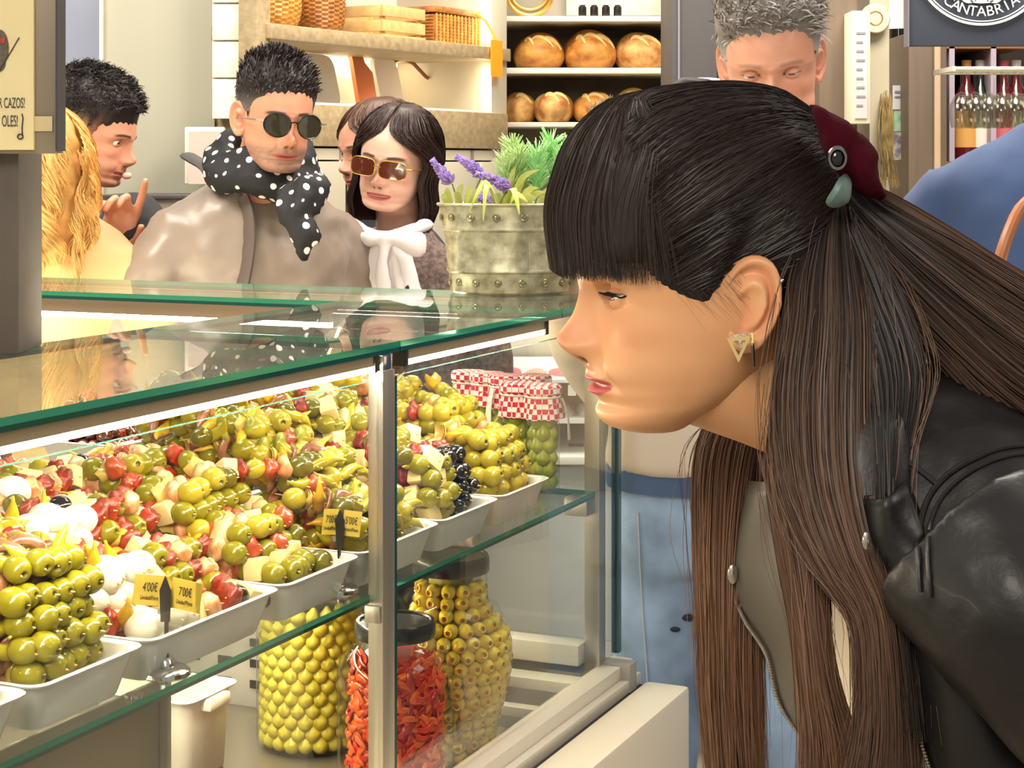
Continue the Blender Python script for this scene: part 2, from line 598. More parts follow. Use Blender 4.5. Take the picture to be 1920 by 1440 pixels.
tg = W(); tg.prism([(1.02, -.05), (1.085, -.05), (1.085, -.047), (1.02, -.047)], zt - .09, zt + .02); tg.build('gift_tag', mat('orange_card', (246, 160, 30), .5), hm)
W().tube([(1.05, .02, zt + .1), (1.035, -.02, zt + .08), (1.052, -.048, zt + .02)], .004, 6).build('ribbon', mat('orange_card', ()), hm)
# boards in the niche
def board(label, x0, x1, h, m, group=None, lean=.06, hole=True):
    t = thing('chopping_board', label, 'board', MW @ Vector(((x0 + x1) / 2, .2, zn)))
    Mx = MW @ Matrix.Translation(((x0 + x1) / 2, .2, zn)) @ Matrix.Rotation(-lean * 4, 4, 'X') @ Matrix.Rotation(PI / 2, 4, 'X')
    k = MB(Mx); wd = (x1 - x0) / 2
    poly = []
    for q in np.linspace(0, 2 * PI, 33)[:-1]:
        c, s_ = math.cos(q), math.sin(q)
        poly.append((wd * math.copysign(abs(c) ** .35, c), h / 2 + h / 2 * math.copysign(abs(s_) ** .35, s_)))
    k.prism(poly, -.008, .008); k.build('board', m, t, auto=40)
    return t, Mx
M_cop = mat('copper', (204, 122, 84), .35, .6)
M_marb = mat('white_marble', (232, 224, 208), .2, var=.08, scale=6)
t, Mx = board('pale marble serving board leaning in the niche beside the man in sunglasses', .36, .60, .155, M_marb)
MB(Mx).box((-.1, .03, .008), (-.085, .12, .012)).build('rope_loop', M_woodl, t)
t, Mx = board('white square board with a strap handle at the far end of the niche', .80, .92, .16, mat('white_board', (238, 226, 214), .5))
MB(Mx).tube([(.05, .15, 0), (.09, .165, .01), (.15, .15, .01), (.2, .11, .012), (.23, .1, .01)], .006, 6).build('strap', mat('brown_leather', (120, 74, 44), .5), t)
t = thing('copper_paddle', 'narrow copper-coloured paddle with a hole in its handle, leaning in the niche', 'board', MW @ Vector((.73, .2, zn)))
Mx = MW @ Matrix.Translation((.73, .2, zn)) @ Matrix.Rotation(-.2, 4, 'X') @ Matrix.Rotation(PI / 2, 4, 'X')
k = MB(Mx); k.prism([(-.04, .0), (.05, .0), (.05, .11), (.02, .14), (.0, .2), (-.025, .215), (-.045, .2), (-.04, .14)], -.007, .007); k.build('paddle', M_cop, t)
for x, nm, lb in ((.075, 0, 'near end'), (.29, 1, 'man side'),):
    t = thing('copper_mug', ['small copper mug half hidden behind the man in sunglasses', 'small copper utensil holder left of the marble board'][nm], 'mug', MW @ Vector((x, .2, zn)))
    Mx = MW @ Matrix.Translation((x, .2, zn))
    MB(Mx).lathe([(.03, 0), (.034, .02), (.032, .07), (.029, .07), (.028, .01)], 18).build('cup', M_cop, t)
    MB(Mx).tube([(.032, 0, .058), (.058, 0, .05), (.056, 0, .025), (.033, 0, .015)], .004, 6).build('handle', M_cop, t)

# ------------------------------------------------------------------ bread shelves
rack = thing('bread_rack', 'beige bread rack with a dark back and four boards', 'shelving', P(1100, 1000, 5.7).to_2d().to_3d())
D = 5.62
M_back = mat('dark_rack_back', (160, 150, 136), .7, var=.06)
k = MB(); px_box(k, 905, 1275, -200, 1000, D + .42, .03); k.build('back_panel', M_back, rack)
k = MB(); px_box(k, 905, 930, -200, 1000, D, .42, .004); k.build('side_panel', M_cab, rack)
k = MB(); px_box(k, 1262, 1275, -200, 1000, D, .42, .004); k.build('side_panel', M_cab, rack)
SHY = [(30, 40), (127, 138), (229, 238), (330, 340)]
for y0, y1 in SHY:
    k = MB(); px_box(k, 930, 1262, y0, y1, D, .42, .002); k.build('shelf_board', M_shelfw, rack)
k = MB(); px_box(k, 930, 1262, 340, 1000, D + .05, .36); k.build('lower_cupboard', M_cab, rack)
M_bread = mat('crust', (158, 90, 34), .6, col2=(222, 164, 80), scale=14, stretch=(1, 1, 1.6), bump=.5, bscale=30)
M_score = mat('pale_crumb', (244, 208, 136), .7, var=.15, scale=30, bump=.5, bscale=60)
M_breadd = mat('floury_crust', (160, 98, 44), .7, col2=(222, 178, 108), scale=22, bump=.5, bscale=40)
def loaf(x0, x1, y0, y1, d, label, group, m, seed, nslash=3):
    r_ = random.Random(seed)
    a = P(x0, y1, d); b = P(x1, y0, d)
    cx, rx = (a.x + b.x) / 2, (b.x - a.x) / 2
    hz = b.z - a.z
    t = thing('bread_loaf', label, 'bread', (cx, d + .12, a.z), group)
    def fn(v):
        return 1 + .06 * math.sin(3 * v.x + seed) * v.z + .04 * math.sin(5 * v.y + 2 * v.x + seed)
    k = MB()
    def shape(c, rr):
        k2 = MB(); k2.ell(c, rr, None, 28, 16, fn=fn)
        k2.v = [(p[0], p[1], max(p[2], a.z)) for p in k2.v]
        return k2
    k = shape((cx, d + .12, a.z + hz * .42), (rx, .12, hz * .6))
    k.build('crust', m, t)
    for i in range(nslash):
        off = (i - (nslash - 1) / 2) * rx * .5
        s_ = MB(); pts = []
        for q in np.linspace(-1, 1, 9):
            v = Vector((off / rx + q * .38, -.72 + .22 * q, .55 + .28 * (1 - q * q) - .35 * q)).normalized()
            kk = fn(v)
            pts.append((cx + v.x * rx * kk, d + .12 + v.y * .12 * kk, a.z + hz * .42 + v.z * hz * .6 * kk))
        s_.tube(pts, [.002, .005, .008, .009, .0095, .009, .008, .005, .002], 6)
        s_.build('score_mark', M_score, t)
    return t
loaf(962, 1060, 60, 127, D + .03, 'golden scored loaf on the upper bread shelf, nearest the oak unit', 'loaves on the upper bread shelf', M_bread, 1)
loaf(1058, 1160, 55, 127, D + .03, 'dark scored loaf in the middle of the upper bread shelf', 'loaves on the upper bread shelf', M_bread, 2)
loaf(1156, 1256, 59, 127, D + .03, 'pale round loaf on the upper bread shelf beside the dark pillar', 'loaves on the upper bread shelf', M_breadd, 3, 2)
loaf(944, 1010, 170, 229, D + .05, 'smallest seeded loaf at the oak unit end of the lower bread shelf', 'loaves on the lower bread shelf', M_breadd, 4, 1)
loaf(1001, 1078, 168, 229, D + .0, 'round floury loaf, second from the oak unit on the lower bread shelf', 'loaves on the lower bread shelf', M_breadd, 5, 2)
loaf(1074, 1158, 169, 229, D + .04, 'oval loaf, third from the oak unit on the lower bread shelf', 'loaves on the lower bread shelf', M_bread, 6)
loaf(1149, 1236, 166, 229, D + .04, 'pale striped loaf on the lower bread shelf nearest the dark pillar', 'loaves on the lower bread shelf', M_score, 8, 4)
# round gilt tray and spice bottles on the top board
t = thing('round_tray', 'round gilt-rimmed tray standing on the top bread shelf', 'tray', P(993, 30, D + .2))
c = P(993, -12, D + .22); R_ = 43 * D / F
k = MB(); k.tube([(c.x + R_ * math.cos(q), c.y, c.z + R_ * math.sin(q)) for q in np.linspace(0, 2 * PI, 41)], .009, 8); k.build('outer_rim', M_gold, t)
k = MB(); k.tube([(c.x + R_ * .86 * math.cos(q), c.y - .012, c.z + .008 + R_ * .86 * math.sin(q)) for q in np.linspace(0, 2 * PI, 41)], .005, 8); k.build('inner_rim', M_gold, t)
k = MB(Matrix.Translation((c.x, c.y + .012, c.z)) @ Matrix.Rotation(PI / 2, 4, 'X')); k.lathe([(0.001, 0), (R_, .0), (R_, .006), (.001, .006)], 36); k.build('tray_plate', mat('tray_grey', (150, 142, 120), .4, .3), t)
k = MB(); px_box(k, 1062, 1252, -40, 29, D + .36, .02); tb = k.build('stone_slab', mat('grey_stone', (186, 184, 168), .8, var=.18, scale=18, bump=.4), None, label='speckled grey stone slab behind the spice bottles on the top shelf', cat='board')
sp = thing('spice_bottle', 'small black spice bottle with a white cap, first from the left in the bottom row', 'bottle', (0, 0, 0), 'spice bottles on the top shelf')
MB().lathe([(.012, 0), (.013, .004), (.013, .028), (.008, .034)], 14).build('bottle_body', mat('black_glass', (30, 26, 24), .2), sp)
MB().lathe([(.0085, .034), (.0135, .036), (.0135, .05), (.0, .053)], 14).build('cap', M_white, sp)
first = True
for r in range(2):
    for i in range(4 if r == 0 else 3):
        p = P(1092 + i * 22 + (11 if r else 0), 30, D + .1)
        M_ = Matrix.Translation((p.x, p.y, p.z + r * .053))
        if first: sp.matrix_world = M_; first = False
        else: copy_tree(sp, M_, 'small black spice bottle with a white cap, %s from the left in the %s row' % (ORD[i], 'upper' if r else 'bottom'))
p = P(1250, 30, D + .1)
copy_tree(sp, Matrix.Translation((p.x, p.y, p.z)), 'single black spice bottle with a white cap beside the dark pillar')

# dark pillar and the shop fronts on the right
k = MB(); px_box(k, 1260, 1345, -300, 1300, 4.6, .35, .004); struct('pillar_dark', k, M_dark)
k = MB(); px_box(k, 1271, 1275, -300, 1300, 4.595, .01); struct('trim_3', k, mat('steel_trim', (150, 148, 158), .35, .6))
k = MB(); px_box(k, 1345, 1545, -300, 1300, 4.75, .12, .004); struct('wall_panel', k, mat('slate_panel', (84, 84, 88), .6, var=.08))
k = MB(); px_box(k, 1536, 1608, -300, 1300, 4.4, .3, .004); struct('pillar_brown', k, M_brownst)
k = MB(); px_box(k, 1630, 1668, -300, 1300, 4.7, .2, .004); struct('pillar_cream', k, mat('cream_post', (196, 186, 158), .5, var=.06))
mb_ = thing('menu_board', 'tall white menu board hung on the brown column beside the grey-haired man', 'sign', P(1614, 230, 4.3))
k = MB(); px_box(k, 1597, 1632, 20, 232, 4.3, .101, .003); k.build('frame', mat('cream_frame', (232, 224, 196), .4), mb_)
k = MB(); px_box(k, 1603, 1626, 34, 222, 4.296, .006); k.build('sheet', mat('grey_sheet', (208, 204, 204), .5), mb_)
M_ink = mat('grey_ink', (150, 146, 150), .7)
for i in range(9):
    k = MB(); px_box(k, 1606, 1623 - (i * 5) % 7, 60 + i * 17, 64 + i * 17, 4.2945, .002); k.build('print_line', M_ink, mb_)
t = thing('round_plaque', 'round pale plaque mounted on the cream post above the shop shelves', 'plaque', P(1640, 35, 4.65))
Mx = Matrix.Translation(P(1640, 35, 4.68)) @ Matrix.Rotation(PI / 2, 4, 'X')
MB(Mx).lathe([(.001, 0), (.036, 0), (.04, .006), (.037, .012), (.03, .013), (.001, .012)], 28).build('disc', mat('ivory', (226, 220, 196), .4), t)
MB(Mx).lathe([(.016, .0125), (.018, .015), (.02, .0125)], 24, closed=True).build('ring', M_gold, t)

# wine shop shelf with bottles
sh = thing('wine_shelf', 'dark wooden wine shelf beyond the cream post', 'shelving', P(1685, 700, 5.2))
DW = 5.2
k = MB(); px_box(k, 1650, 1925, -300, 900, DW + .3, .03); k.build('back_panel', mat('wine_back', (46, 32, 28), .7), sh)
for y in (82, 303, 480):
    k = MB(); px_box(k, 1650, 1925, y, y + 9, DW, .3); k.build('shelf_board', mat('amber_wood', (150, 96, 50), .5, var=.2, stretch=(1, 8, 8)), sh)
k = MB(); px_box(k, 1700, 1706, -300, 900, DW, .3); k.build('divider', M_dark, sh)
k = MB(); px_box(k, 1780, 1790, -300, 900, DW, .3); k.build('divider', mat('mauve_post', (190, 176, 190), .5), sh)
k = MB(); px_box(k, 1858, 1868, -300, 900, DW, .3); k.build('divider', mat('mauve_post', ()), sh)
def bottle(px, py, d, h, r, body, labelc, label, group):
    p = P(px, py, d)
    t = thing('wine_bottle', label, 'bottle', p, group)
    Mx = Matrix.Translation((p.x, p.y, p.z))
    MB(Mx).lathe([(r * .9, 0), (r, .005), (r, h * .6), (r * .85, h * .68), (r * .35, h * .78), (r * .34, h * .97), (r * .4, h * .975), (r * .4, h), (0, h)], 18).build('bottle_glass', body, t)
    MB(Mx).lathe([(r * 1.015, h * .14), (r * 1.015, h * .5)], 18).build('paper_label', labelc, t)
    MB(Mx).lathe([(r * .37, h * .86), (r * .42, h), (0, h + .002)], 14).build('foil', labelc, t)
    return t
M_bot = mat('dark_bottle', (22, 26, 20), .1, coat=.5)
M_botr = mat('ruby_bottle', (96, 18, 30), .1, coat=.5)
M_lab = mat('white_paper', (240, 236, 224), .6)
M_labp = mat('pink_paper', (216, 110, 118), .6)
M_labg = mat('green_paper', (60, 160, 80), .6)
M_labo = mat('ochre_paper', (226, 170, 90), .6)
bottle(1685, 82, 5.28, .3, .042, M_bot, M_lab, 'dark wine bottle with a white label on the upper wine shelf beside the cream post', 'bottles on the wine shelf')
for i, (px, lab, bd, lb) in enumerate(((1672, M_labp, M_bot, 'dark bottle with a pink label at the cream post end of the middle shelf'), (1690, M_labo, M_botr, 'ruby bottle with an ochre label on the middle shelf'),
        (1812, M_labo, M_botr, 'ruby bottle with an ochre label under the hanging glasses'), (1838, M_lab, M_bot, 'dark bottle with a white label under the hanging glasses'),
        (1882, M_labp, M_botr, 'ruby bottle with a pink label under the hanging glasses'), (1905, M_lab, M_botr, 'ruby bottle with a white label at the picture edge'))):
    bottle(px, 303, 5.28, .3, .036, bd, lab, lb, 'bottles on the wine shelf')
# flyers on the shelf edge
fl_ = MB(); px_box(fl_, 1674, 1702, 160, 205, 5.0, .004); o = fl_.build('flyer', mat('flyer_white', (226, 226, 230), .6), None, label='white flyer pinned beside the cream post, topmost of the pinned flyers', cat='flyer', group='pinned flyers')
k = MB(); px_box(k, 1678, 1698, 170, 174, 4.997, .003); k.build('print_line', M_ink, o)
k = MB(); px_box(k, 1678, 1694, 180, 183, 4.997, .003); k.build('print_line', M_ink, o)
fl_ = MB(); px_box(fl_, 1676, 1701, 208, 246, 4.995, .004); fl_.build('flyer', mat('flyer_green', (64, 168, 84), .6, col2=(200, 220, 200), scale=30), None, label='green flyer pinned beside the cream post', cat='flyer', group='pinned flyers')
fl_ = MB(); px_box(fl_, 1672, 1700, 248, 300, 4.99, .004); fl_.build('flyer', mat('flyer_grey', (206, 204, 196), .6, col2=(120, 110, 120), scale=50), None, label='pale patterned flyer pinned lowest beside the cream post', cat='flyer', group='pinned flyers')
# dried grass bundle
t = thing('dried_grass', 'dry green and straw stems hanging beside the cream post', 'plant', P(1662, 350, 4.62))
k = MB()
for i in range(34):
    x = 1652 + rnd.random() * 20
    pts = [P(x + rnd.uniform(-5, 5), 165 + rnd.random() * 40, 4.69 + rnd.uniform(-.01, .012)), P(x + rnd.uniform(-9, 9), 250, 4.64), P(x + rnd.uniform(-6, 22), 330 + rnd.random() * 25, 4.66)]
    k.tube(spline(pts, 8), .0012, 4)
k.build('stems', mat('straw', (150, 126, 76), .7, var=.4, scale=30), t)
k = MB(); px_box(k, 1703, 1776, 60, 900, 4.9, .3, .006); struct('pillar_bronze', k, M_brownst)
k = MB(); px_box(k, 1752, 1764, 60, 900, 4.885, .02, .003); struct('trim_4', k, mat('pale_bronze', (196, 170, 140), .4))

# hanging wine glasses on a rail
gr = thing('glass_rail', 'thin pale rail with hooks for stemware, above the navy shirt', 'rail', P(1850, 130, 4.4))
zz = zy(131, 4.4)
x0, x1 = P(1778, 0, 4.4).x, P(1960, 0, 4.4).x
for yy in (4.36, 4.44, 4.52):
    MB().tube([(x0, yy, zz), (x1, yy, zz)], .006, 8).build('rail_bar', M_shelfw, gr)
MB().box((x0 - .004, 4.34, zz - .006), (x0 + .004, 4.54, zz + .006)).build('end_bar', M_shelfw, gr)
M_wg = clear_glass('stemware_glass', (.93, .93, .90), 1.6)
wg = thing('wine_glass', 'clear wine glass hanging upside down, first from the left in the front row', 'glass', (0, 0, 0), 'wine glasses hanging on the rail')
MB().lathe([(.001, 0), (.034, -.002), (.035, -.005), (.006, -.008), (.004, -.02), (.004, -.075)], 20).build('foot_and_stem', M_wg, wg)
MB().lathe([(.004, -.075), (.02, -.085), (.038, -.115), (.04, -.14), (.032, -.185), (.030, -.185), (.0375, -.14), (.035, -.117), (.018, -.09), (.001, -.082)], 20).build('bowl', M_wg, wg)
i = 0
for ro, yy in enumerate((4.38, 4.48)):
    for c_ in range(6):
        px = 1803 + c_ * 25 + ro * 11
        M_ = Matrix.Translation((P(px, 0, yy).x, yy, zz + .006 - .001)) @ Matrix.Scale(.8, 4)
        if i == 0: wg.matrix_world = M_
        else: copy_tree(wg, M_, 'clear wine glass hanging upside down, %s from the left in the %s row' % (ORD[c_], 'rear' if ro else 'front'))
        i += 1

# hanging navy sign
sg = thing('hanging_sign', 'square navy sign with a white round emblem, hung above the wine glasses', 'sign', P(1810, 86, 3.9))
k = MB(); px_box(k, 1703, 1990, -230, 86, 3.9, .03, .002); k.build('panel', mat('navy_board', (62, 68, 80), .5), sg)
k = MB(); px_box(k, 1702, 1705, -230, 87, 3.895, .04); k.build('edge_strip', mat('steel_trim', ()), sg)
M_wl = mat('white_paint', (236, 236, 232), .5)
cS = P(1840, -82, 3.894); rS = 130 * 3.9 / F
def ring(r0, r1, nm='emblem_ring'):
    Mx = Matrix.Translation(cS) @ Matrix.Rotation(PI / 2, 4, 'X')
    MB(Mx).lathe([(r0, 0), (r0, .004), (r1, .004), (r1, 0)], 72, closed=True).build(nm, M_wl, sg)
ring(rS * .965, rS)
ring(rS * .93, rS * .945)
ring(rS * .66, rS * .68)
for i, ch in enumerate('CANTABRIA'):
    ang = math.radians(-90 + (i - 4) * 9.0)
    rr = rS * .80
    Mx = Matrix.Translation((cS.x + rr * math.cos(ang), cS.y - .001, cS.z + rr * math.sin(ang))) @ Matrix.Rotation(PI / 2, 4, 'X') @ Matrix.Rotation(ang + PI / 2, 4, 'Z')
    text('letter', ch, Mx, .032, M_wl, sg)
for sx in (-1, 1):
    Mx = Matrix.Translation((cS.x + sx * .028, cS.y, cS.z - rS * .56)) @ Matrix.Rotation(PI / 2, 4, 'X')
    MB(Mx).lathe([(.014, 0), (.014, .004), (.018, .004), (.018, 0)], 24, closed=True).build('emblem_curl', M_wl, sg)
    MB(Mx).lathe([(.004, 0), (.004, .004), (.008, .004), (.008, 0)], 16, closed=True).build('emblem_curl', M_wl, sg)
    Mx = Matrix.Translation((cS.x + sx * .06, cS.y, cS.z - rS * .5)) @ Matrix.Rotation(PI / 2, 4, 'X')
    MB(Mx).lathe([(.010, 0), (.010, .004), (.013, .004), (.013, 0)], 24, closed=True).build('emblem_curl', M_wl, sg)
MB(Matrix.Translation((cS.x, cS.y, cS.z - rS * .58))).box((-.012, -.004, -.012), (.012, 0, .012), .002).build('emblem_shield', M_wl, sg)
# pale counter in front of the wine shop
k = MB(); px_box(k, 1678, 2000, 402, 440, 4.55, .4, .006); ct = k.build('bar_counter', mat('pale_stone', (236, 226, 200), .4), None, label='pale stone bar counter in front of the wine shelf', cat='counter')
k = MB(); px_box(k, 1690, 2000, 440, 1400, 4.6, .3); k.build('counter_front', M_brownst, ct)
# ------------------------------------------------------------------ display case (L-shaped)
case = thing('display_case', 'L-shaped glass display counter with steel posts, lit strips and a pale stone plinth', 'display case', (-.425, 1.48, 0))
M_glass = clear_glass('counter_glass', (.93, .97, .94), 1.52, dirt=.35)
M_pane = clear_glass('pane_glass', (.97, .99, .98), 1.5)
def edge_mat():
    m = bpy.data.materials.new('glass_edge_green')
    m.use_nodes = True
    b = m.node_tree.nodes['Principled BSDF']
    b.inputs['Base Color'].default_value = srgb(52, 150, 118)
    b.inputs['Roughness'].default_value = .08
    b.inputs['Transmission Weight'].default_value = .35
    b.inputs['IOR'].default_value = 1.3
    return m
M_edge = edge_mat()
M_edged = mat('glass_edge_dark', (16, 74, 62), .1, coat=.6)
M_steel = mat('brushed_steel', (196, 188, 172), .34, .9, var=.06, scale=4, stretch=(40, 40, 1), bump=.02, bscale=60)
M_steeld = mat('deck_steel', (176, 168, 150), .3, .85, var=.05)
M_alu = mat('pale_aluminium', (226, 218, 200), .35, .3)
M_chan = mat('led_channel', (178, 152, 122), .4, .3)
M_blackgap = mat('black_gap_and_clamp', (18, 16, 15), .6)  # plain black for clamps, slot openings and the dark sill gap
M_chrome = mat('chrome', (225, 222, 215), .12, 1)

def slab(n0, n1, u0, u1, z0, z1, name, edges='nNuU', top=None, parent=case, edge_split=True):
    """glass sheet: clear faces, tinted polished edges (lower half darker, as thick green glass shows)"""
    k = CB()
    # top & bottom
    k.add([(n0, u0, z1), (n1, u0, z1), (n1, u1, z1), (n0, u1, z1)], [(0, 1, 2, 3)], 0)
    k.add([(n0, u0, z0), (n1, u0, z0), (n1, u1, z0), (n0, u1, z0)], [(3, 2, 1, 0)], 0)
    zm = z0 + (z1 - z0) * .42
    for (a, b, c, d) in ((n0, u0, n1, u0), (n1, u0, n1, u1), (n1, u1, n0, u1), (n0, u1, n0, u0)):
        k.add([(a, b, zm), (c, d, zm), (c, d, z1), (a, b, z1)], [(0, 1, 2, 3)], 1)
        k.add([(a, b, z0), (c, d, z0), (c, d, zm), (a, b, zm)], [(0, 1, 2, 3)], 2)
    return k.build(name, [top or M_glass, M_edge, M_edged], parent, smooth=False)
gt = .0125
slab(-.375, 0, -1.0, .713, ZT - gt, ZT, 'counter_glass')
slab(-.375, 0, .716, 1.222, ZT - gt, ZT, 'counter_glass')
slab(-1.75, -.0, 1.225, 1.515, ZT - gt, ZT, 'counter_glass')
# LED channels and strips
def led(n0, n1, u0, u1, z0, z1, lz=.0065, side='N'):
    k = CB(); k.box((n0, u0, z0), (n1, u1, z1)); k.build('led_channel', M_chan, case)
    k = CB(); k.box((n0 + .0005, u0, z0 - lz), (n1 - .0005, u1, z0)); k.build('led_strip', M_led, case)
led(-.016, -.004, -.98, .655, ZT - gt - .0125, ZT - gt)
led(-.016, -.004, .73, 1.17, ZT - gt - .0125, ZT - gt)
k = CB(); k.box((-1.74, 1.232, ZT - gt - .022), (-.395, 1.244, ZT - gt)); k.build('led_channel', M_chan, case)
k = CB(); k.box((-1.74, 1.2325, ZT - gt - .030), (-.395, 1.2435, ZT - gt - .022)); k.build('led_strip', M_led, case)
k = CB(); k.box((-1.74, 1.49, ZT - gt - .018), (-.02, 1.50, ZT - gt)); k.build('led_channel', M_chan, case)
k = CB(); k.box((-1.74, 1.4905, ZT - gt - .025), (-.30, 1.4995, ZT - gt - .018)); k.build('led_strip', M_led, case)
# small black clamps and end caps at the strip ends
for u in (.662, .735, 1.172):
    k = CB(); k.box((-.018, u - .006, ZT - gt - .02), (-.002, u + .006, ZT - gt), .001); k.build('black_clamp', M_blackgap, case)
# front panes
def pane(n0, n1, u0, u1, z0, z1, name='front_glass'):
    k = CB(); 
    k.box((n0, u0, z0), (n1, u1, z1), mi=0)
    k.mi[1] = 1
    return k.build(name, [M_pane, M_edged], case, smooth=False)
ztop = H - .25
pane(-.003, .003, -1.0, .655, ZP + .035, ztop)
pane(-.003, .003, .694, 1.44, ZP + .035, ztop)
pane(-1.75, -.01, 1.445, 1.451, ZP + .05, ztop, 'side_glass')
# dark glass edges by the posts
k = CB(); k.box((-.004, .690, ZP + .035), (.004, .699, ztop)); k.build('pane_edge', M_edged, case)
k = CB(); k.box((-.006, 1.44, ZP + .035), (.006, 1.452, ztop)); k.build('pane_edge', mat('teal_edge', (60, 92, 100), .15, coat=.5), case)
# posts
k = CB(); k.box((-.014, .660, ZP), (.006, .690, ZT - gt - .018), .0015); k.build('post', M_steel, case)
k = CB(); k.box((-.03, 1.385, ZP), (-.005, 1.412, ZT - gt - .03), .0015); k.build('post', M_steel, case)
k = CB(); k.box((-.013, .664, ZT - gt - .03), (.004, .687, ZT - gt), .002); k.build('post_head', M_chrome, case)
# clear plastic clip hanging at the post head
k = CB(); k.tube([(-.002, .70, ZT - .05), (.004, .715, ZT - .038), (.004, .73, ZT - .05), (.0, .722, ZT - .066), (-.002, .705, ZT - .06)], .0035, 8); k.build('clear_clip', clear_glass('clip_plastic', (.9, .88, .84), 1.45), case)
for zz in (ZS - .012,):
    k = CB(); k.box((-.016, .655, zz - .02), (.004, .667, zz), .001); k.build('shelf_bracket', M_steel, case)
    k = CB(); k.box((-.05, 1.35, zz - .022), (-.012, 1.412, zz + .006), .002); k.build('shelf_bracket', M_steel, case)
# food shelves of glass
slab(-.52, -.012, -1.0, 1.385, ZS - .010, ZS, 'glass_shelf', top=M_pane)
slab(-1.75, -.525, 1.2, 1.44, ZS - .010, ZS, 'glass_shelf', top=M_pane)
k = CB(); k.box((-.32, -.98, ZS - .026), (-.30, 1.18, ZS - .014)); k.build('led_channel', M_chan, case)
k = CB(); k.box((-.318, -.98, ZS - .031), (-.302, 1.18, ZS - .026)); k.build('led_strip', M_led, case)
# slanting support strut of the far leg
k = CB(); k.tube([(-.36, 1.22, ZT - gt - .03), (-.45, 1.16, ZS + .01)], .012, 4); k.build('support_strut', M_steel, case)
# bottom deck, walls and frames
k = CB(); k.box((-.78, -1.0, ZD - .02), (-.0, 1.22, ZD)); k.build('deck', M_steeld, case)
k = CB(); k.box((-.9, -1.0, ZD - .1), (-.0, 1.44, ZD - .08)); k.build('lower_deck', M_steeld, case)
k = CB(); k.box((-1.0, -1.0, ZD - .02), (-.78, 1.2, ZS - .15)); k.build('vendor_panel', M_alu, case)
sl = CB(); sl.box((-.75, 1.15, ZD), (-.10, 1.156, ZD + .14), .001); slp = sl.build('slotted_panel', mat('white_sheet', (226, 220, 206), .4), case)
for i in range(9):
    for j in range(3):
        k = CB(); k.box((-.66 + i * .058, 1.1475, ZD + .030 + j * .032), (-.636 + i * .058, 1.1525, ZD + .042 + j * .032)); k.build('slot', M_blackgap, slp)
k = CB(); k.box((-1.7, 1.36, ZP + .03), (-.03, 1.40, ZP + .062), .002); k.build('end_frame', M_alu, case)
k = CB(); k.box((-1.7, 1.30, ZP + .005), (-.01, 1.34, ZP + .022), .002); k.build('end_frame', M_alu, case)
k = CB(); k.box((-1.7, 1.24, ZP - .02), (-.01, 1.262, ZP - .005), .002); k.build('end_frame', M_alu, case)
k = CB(); k.box((-1.7, 1.40, 0), (.04, 1.43, ZP + .03), .002); k.build('end_base', mat('warm_grey_panel', (150, 146, 138), .4), case)
k = CB(); k.box((-.066, -1.0, ZD), (-.06, .3095, ZS - .014), .001); k.build('steel_divider', M_steeld, case)
k = CB(); k.box((-.063, .3095, ZD), (-.05, .316, ZS - .014), .001); k.build('divider_edge', M_steel, case)
# sill and stone plinth
k = CB(); k.box((-.012, -1.0, ZP - .005), (.024, 1.455, ZP + .026), .002); k.build('sill', M_alu, case)
k = CB(); k.box((.024, -1.0, ZP - .015), (.038, 1.455, ZP + .006), .002); k.build('sill_step', M_alu, case)
k = CB(); k.box((.0, -1.0, ZP - .06), (.052, 1.45, ZP - .012)); k.build('sill_gap', M_blackgap, case)  # solid bar with the shade of the gap put into its black colour
pl = CB(); pl.box((.05, -1.0, 0), (.122, 1.445, ZP - .003), .008); pl.build('stone_plinth', mat('cream_stone', (232, 220, 196), .3, var=.05, scale=3), case)
# stepped brown lip at the vendor side of the far leg
M_lip = mat('brown_plastic', (92, 76, 62), .4, var=.06)
for i in range(3):
    k = CB(); k.box((-1.7, 1.14 - i * .025, ZS - .03), (-.955, 1.165 - i * .025, ZS + .045 - i * .022), .004); k.build('stepped_lip', M_lip, case)

# ------------------------------------------------------------------ white tub under the shelf
tub = thing('plastic_tub', 'tapered white plastic tub on the steel deck behind the steel divider', 'tub', CP(-.44, .9, ZD))
def rrect(n0, n1, u0, u1, z, r, k=4):
    out = []
    for (cx, cy, a0) in ((n1 - r, u1 - r, 0), (n0 + r, u1 - r, 90), (n0 + r, u0 + r, 180), (n1 - r, u0 + r, 270)):
        for i in range(k + 1):
            q = math.radians(a0 + 90 * i / k)
            out.append((cx + r * math.cos(q), cy + r * math.sin(q), z))
    return out
def vessel(mb, n0, n1, u0, u1, z, h, flare, r, lip=.008, th=.004):
    rings = [rrect(n0 + flare, n1 - flare, u0 + flare, u1 - flare, z, r * .7),
             rrect(n0 + flare * .9, n1 - flare * .9, u0 + flare * .9, u1 - flare * .9, z + .003, r * .75),
             rrect(n0 + lip, n1 - lip, u0 + lip, u1 - lip, z + h - .004, r),
             rrect(n0 + .001, n1 - .001, u0 + .001, u1 - .001, z + h - .003, r * 1.1),
             rrect(n0, n1, u0, u1, z + h - .001, r * 1.1),
             rrect(n0 + .002, n1 - .002, u0 + .002, u1 - .002, z + h, r * 1.1),
             rrect(n0 + lip + th, n1 - lip - th, u0 + lip + th, u1 - lip - th, z + h - .002, r),
             rrect(n0 + flare + th, n1 - flare - th, u0 + flare + th, u1 - flare - th, z + th, r * .7)]
    mb.loft(rings)
    return mb
M_tubw = mat('tub_white', (238, 232, 216), .35)
vessel(CB(), -.53, -.36, .80, .93, ZD + .001, .115, .016, .018).build('tub_body', M_tubw, tub)
k = CB(); k.box((-.37, .84, ZD + .095), (-.352, .89, ZD + .112), .004); k.build('grip', M_tubw, tub)

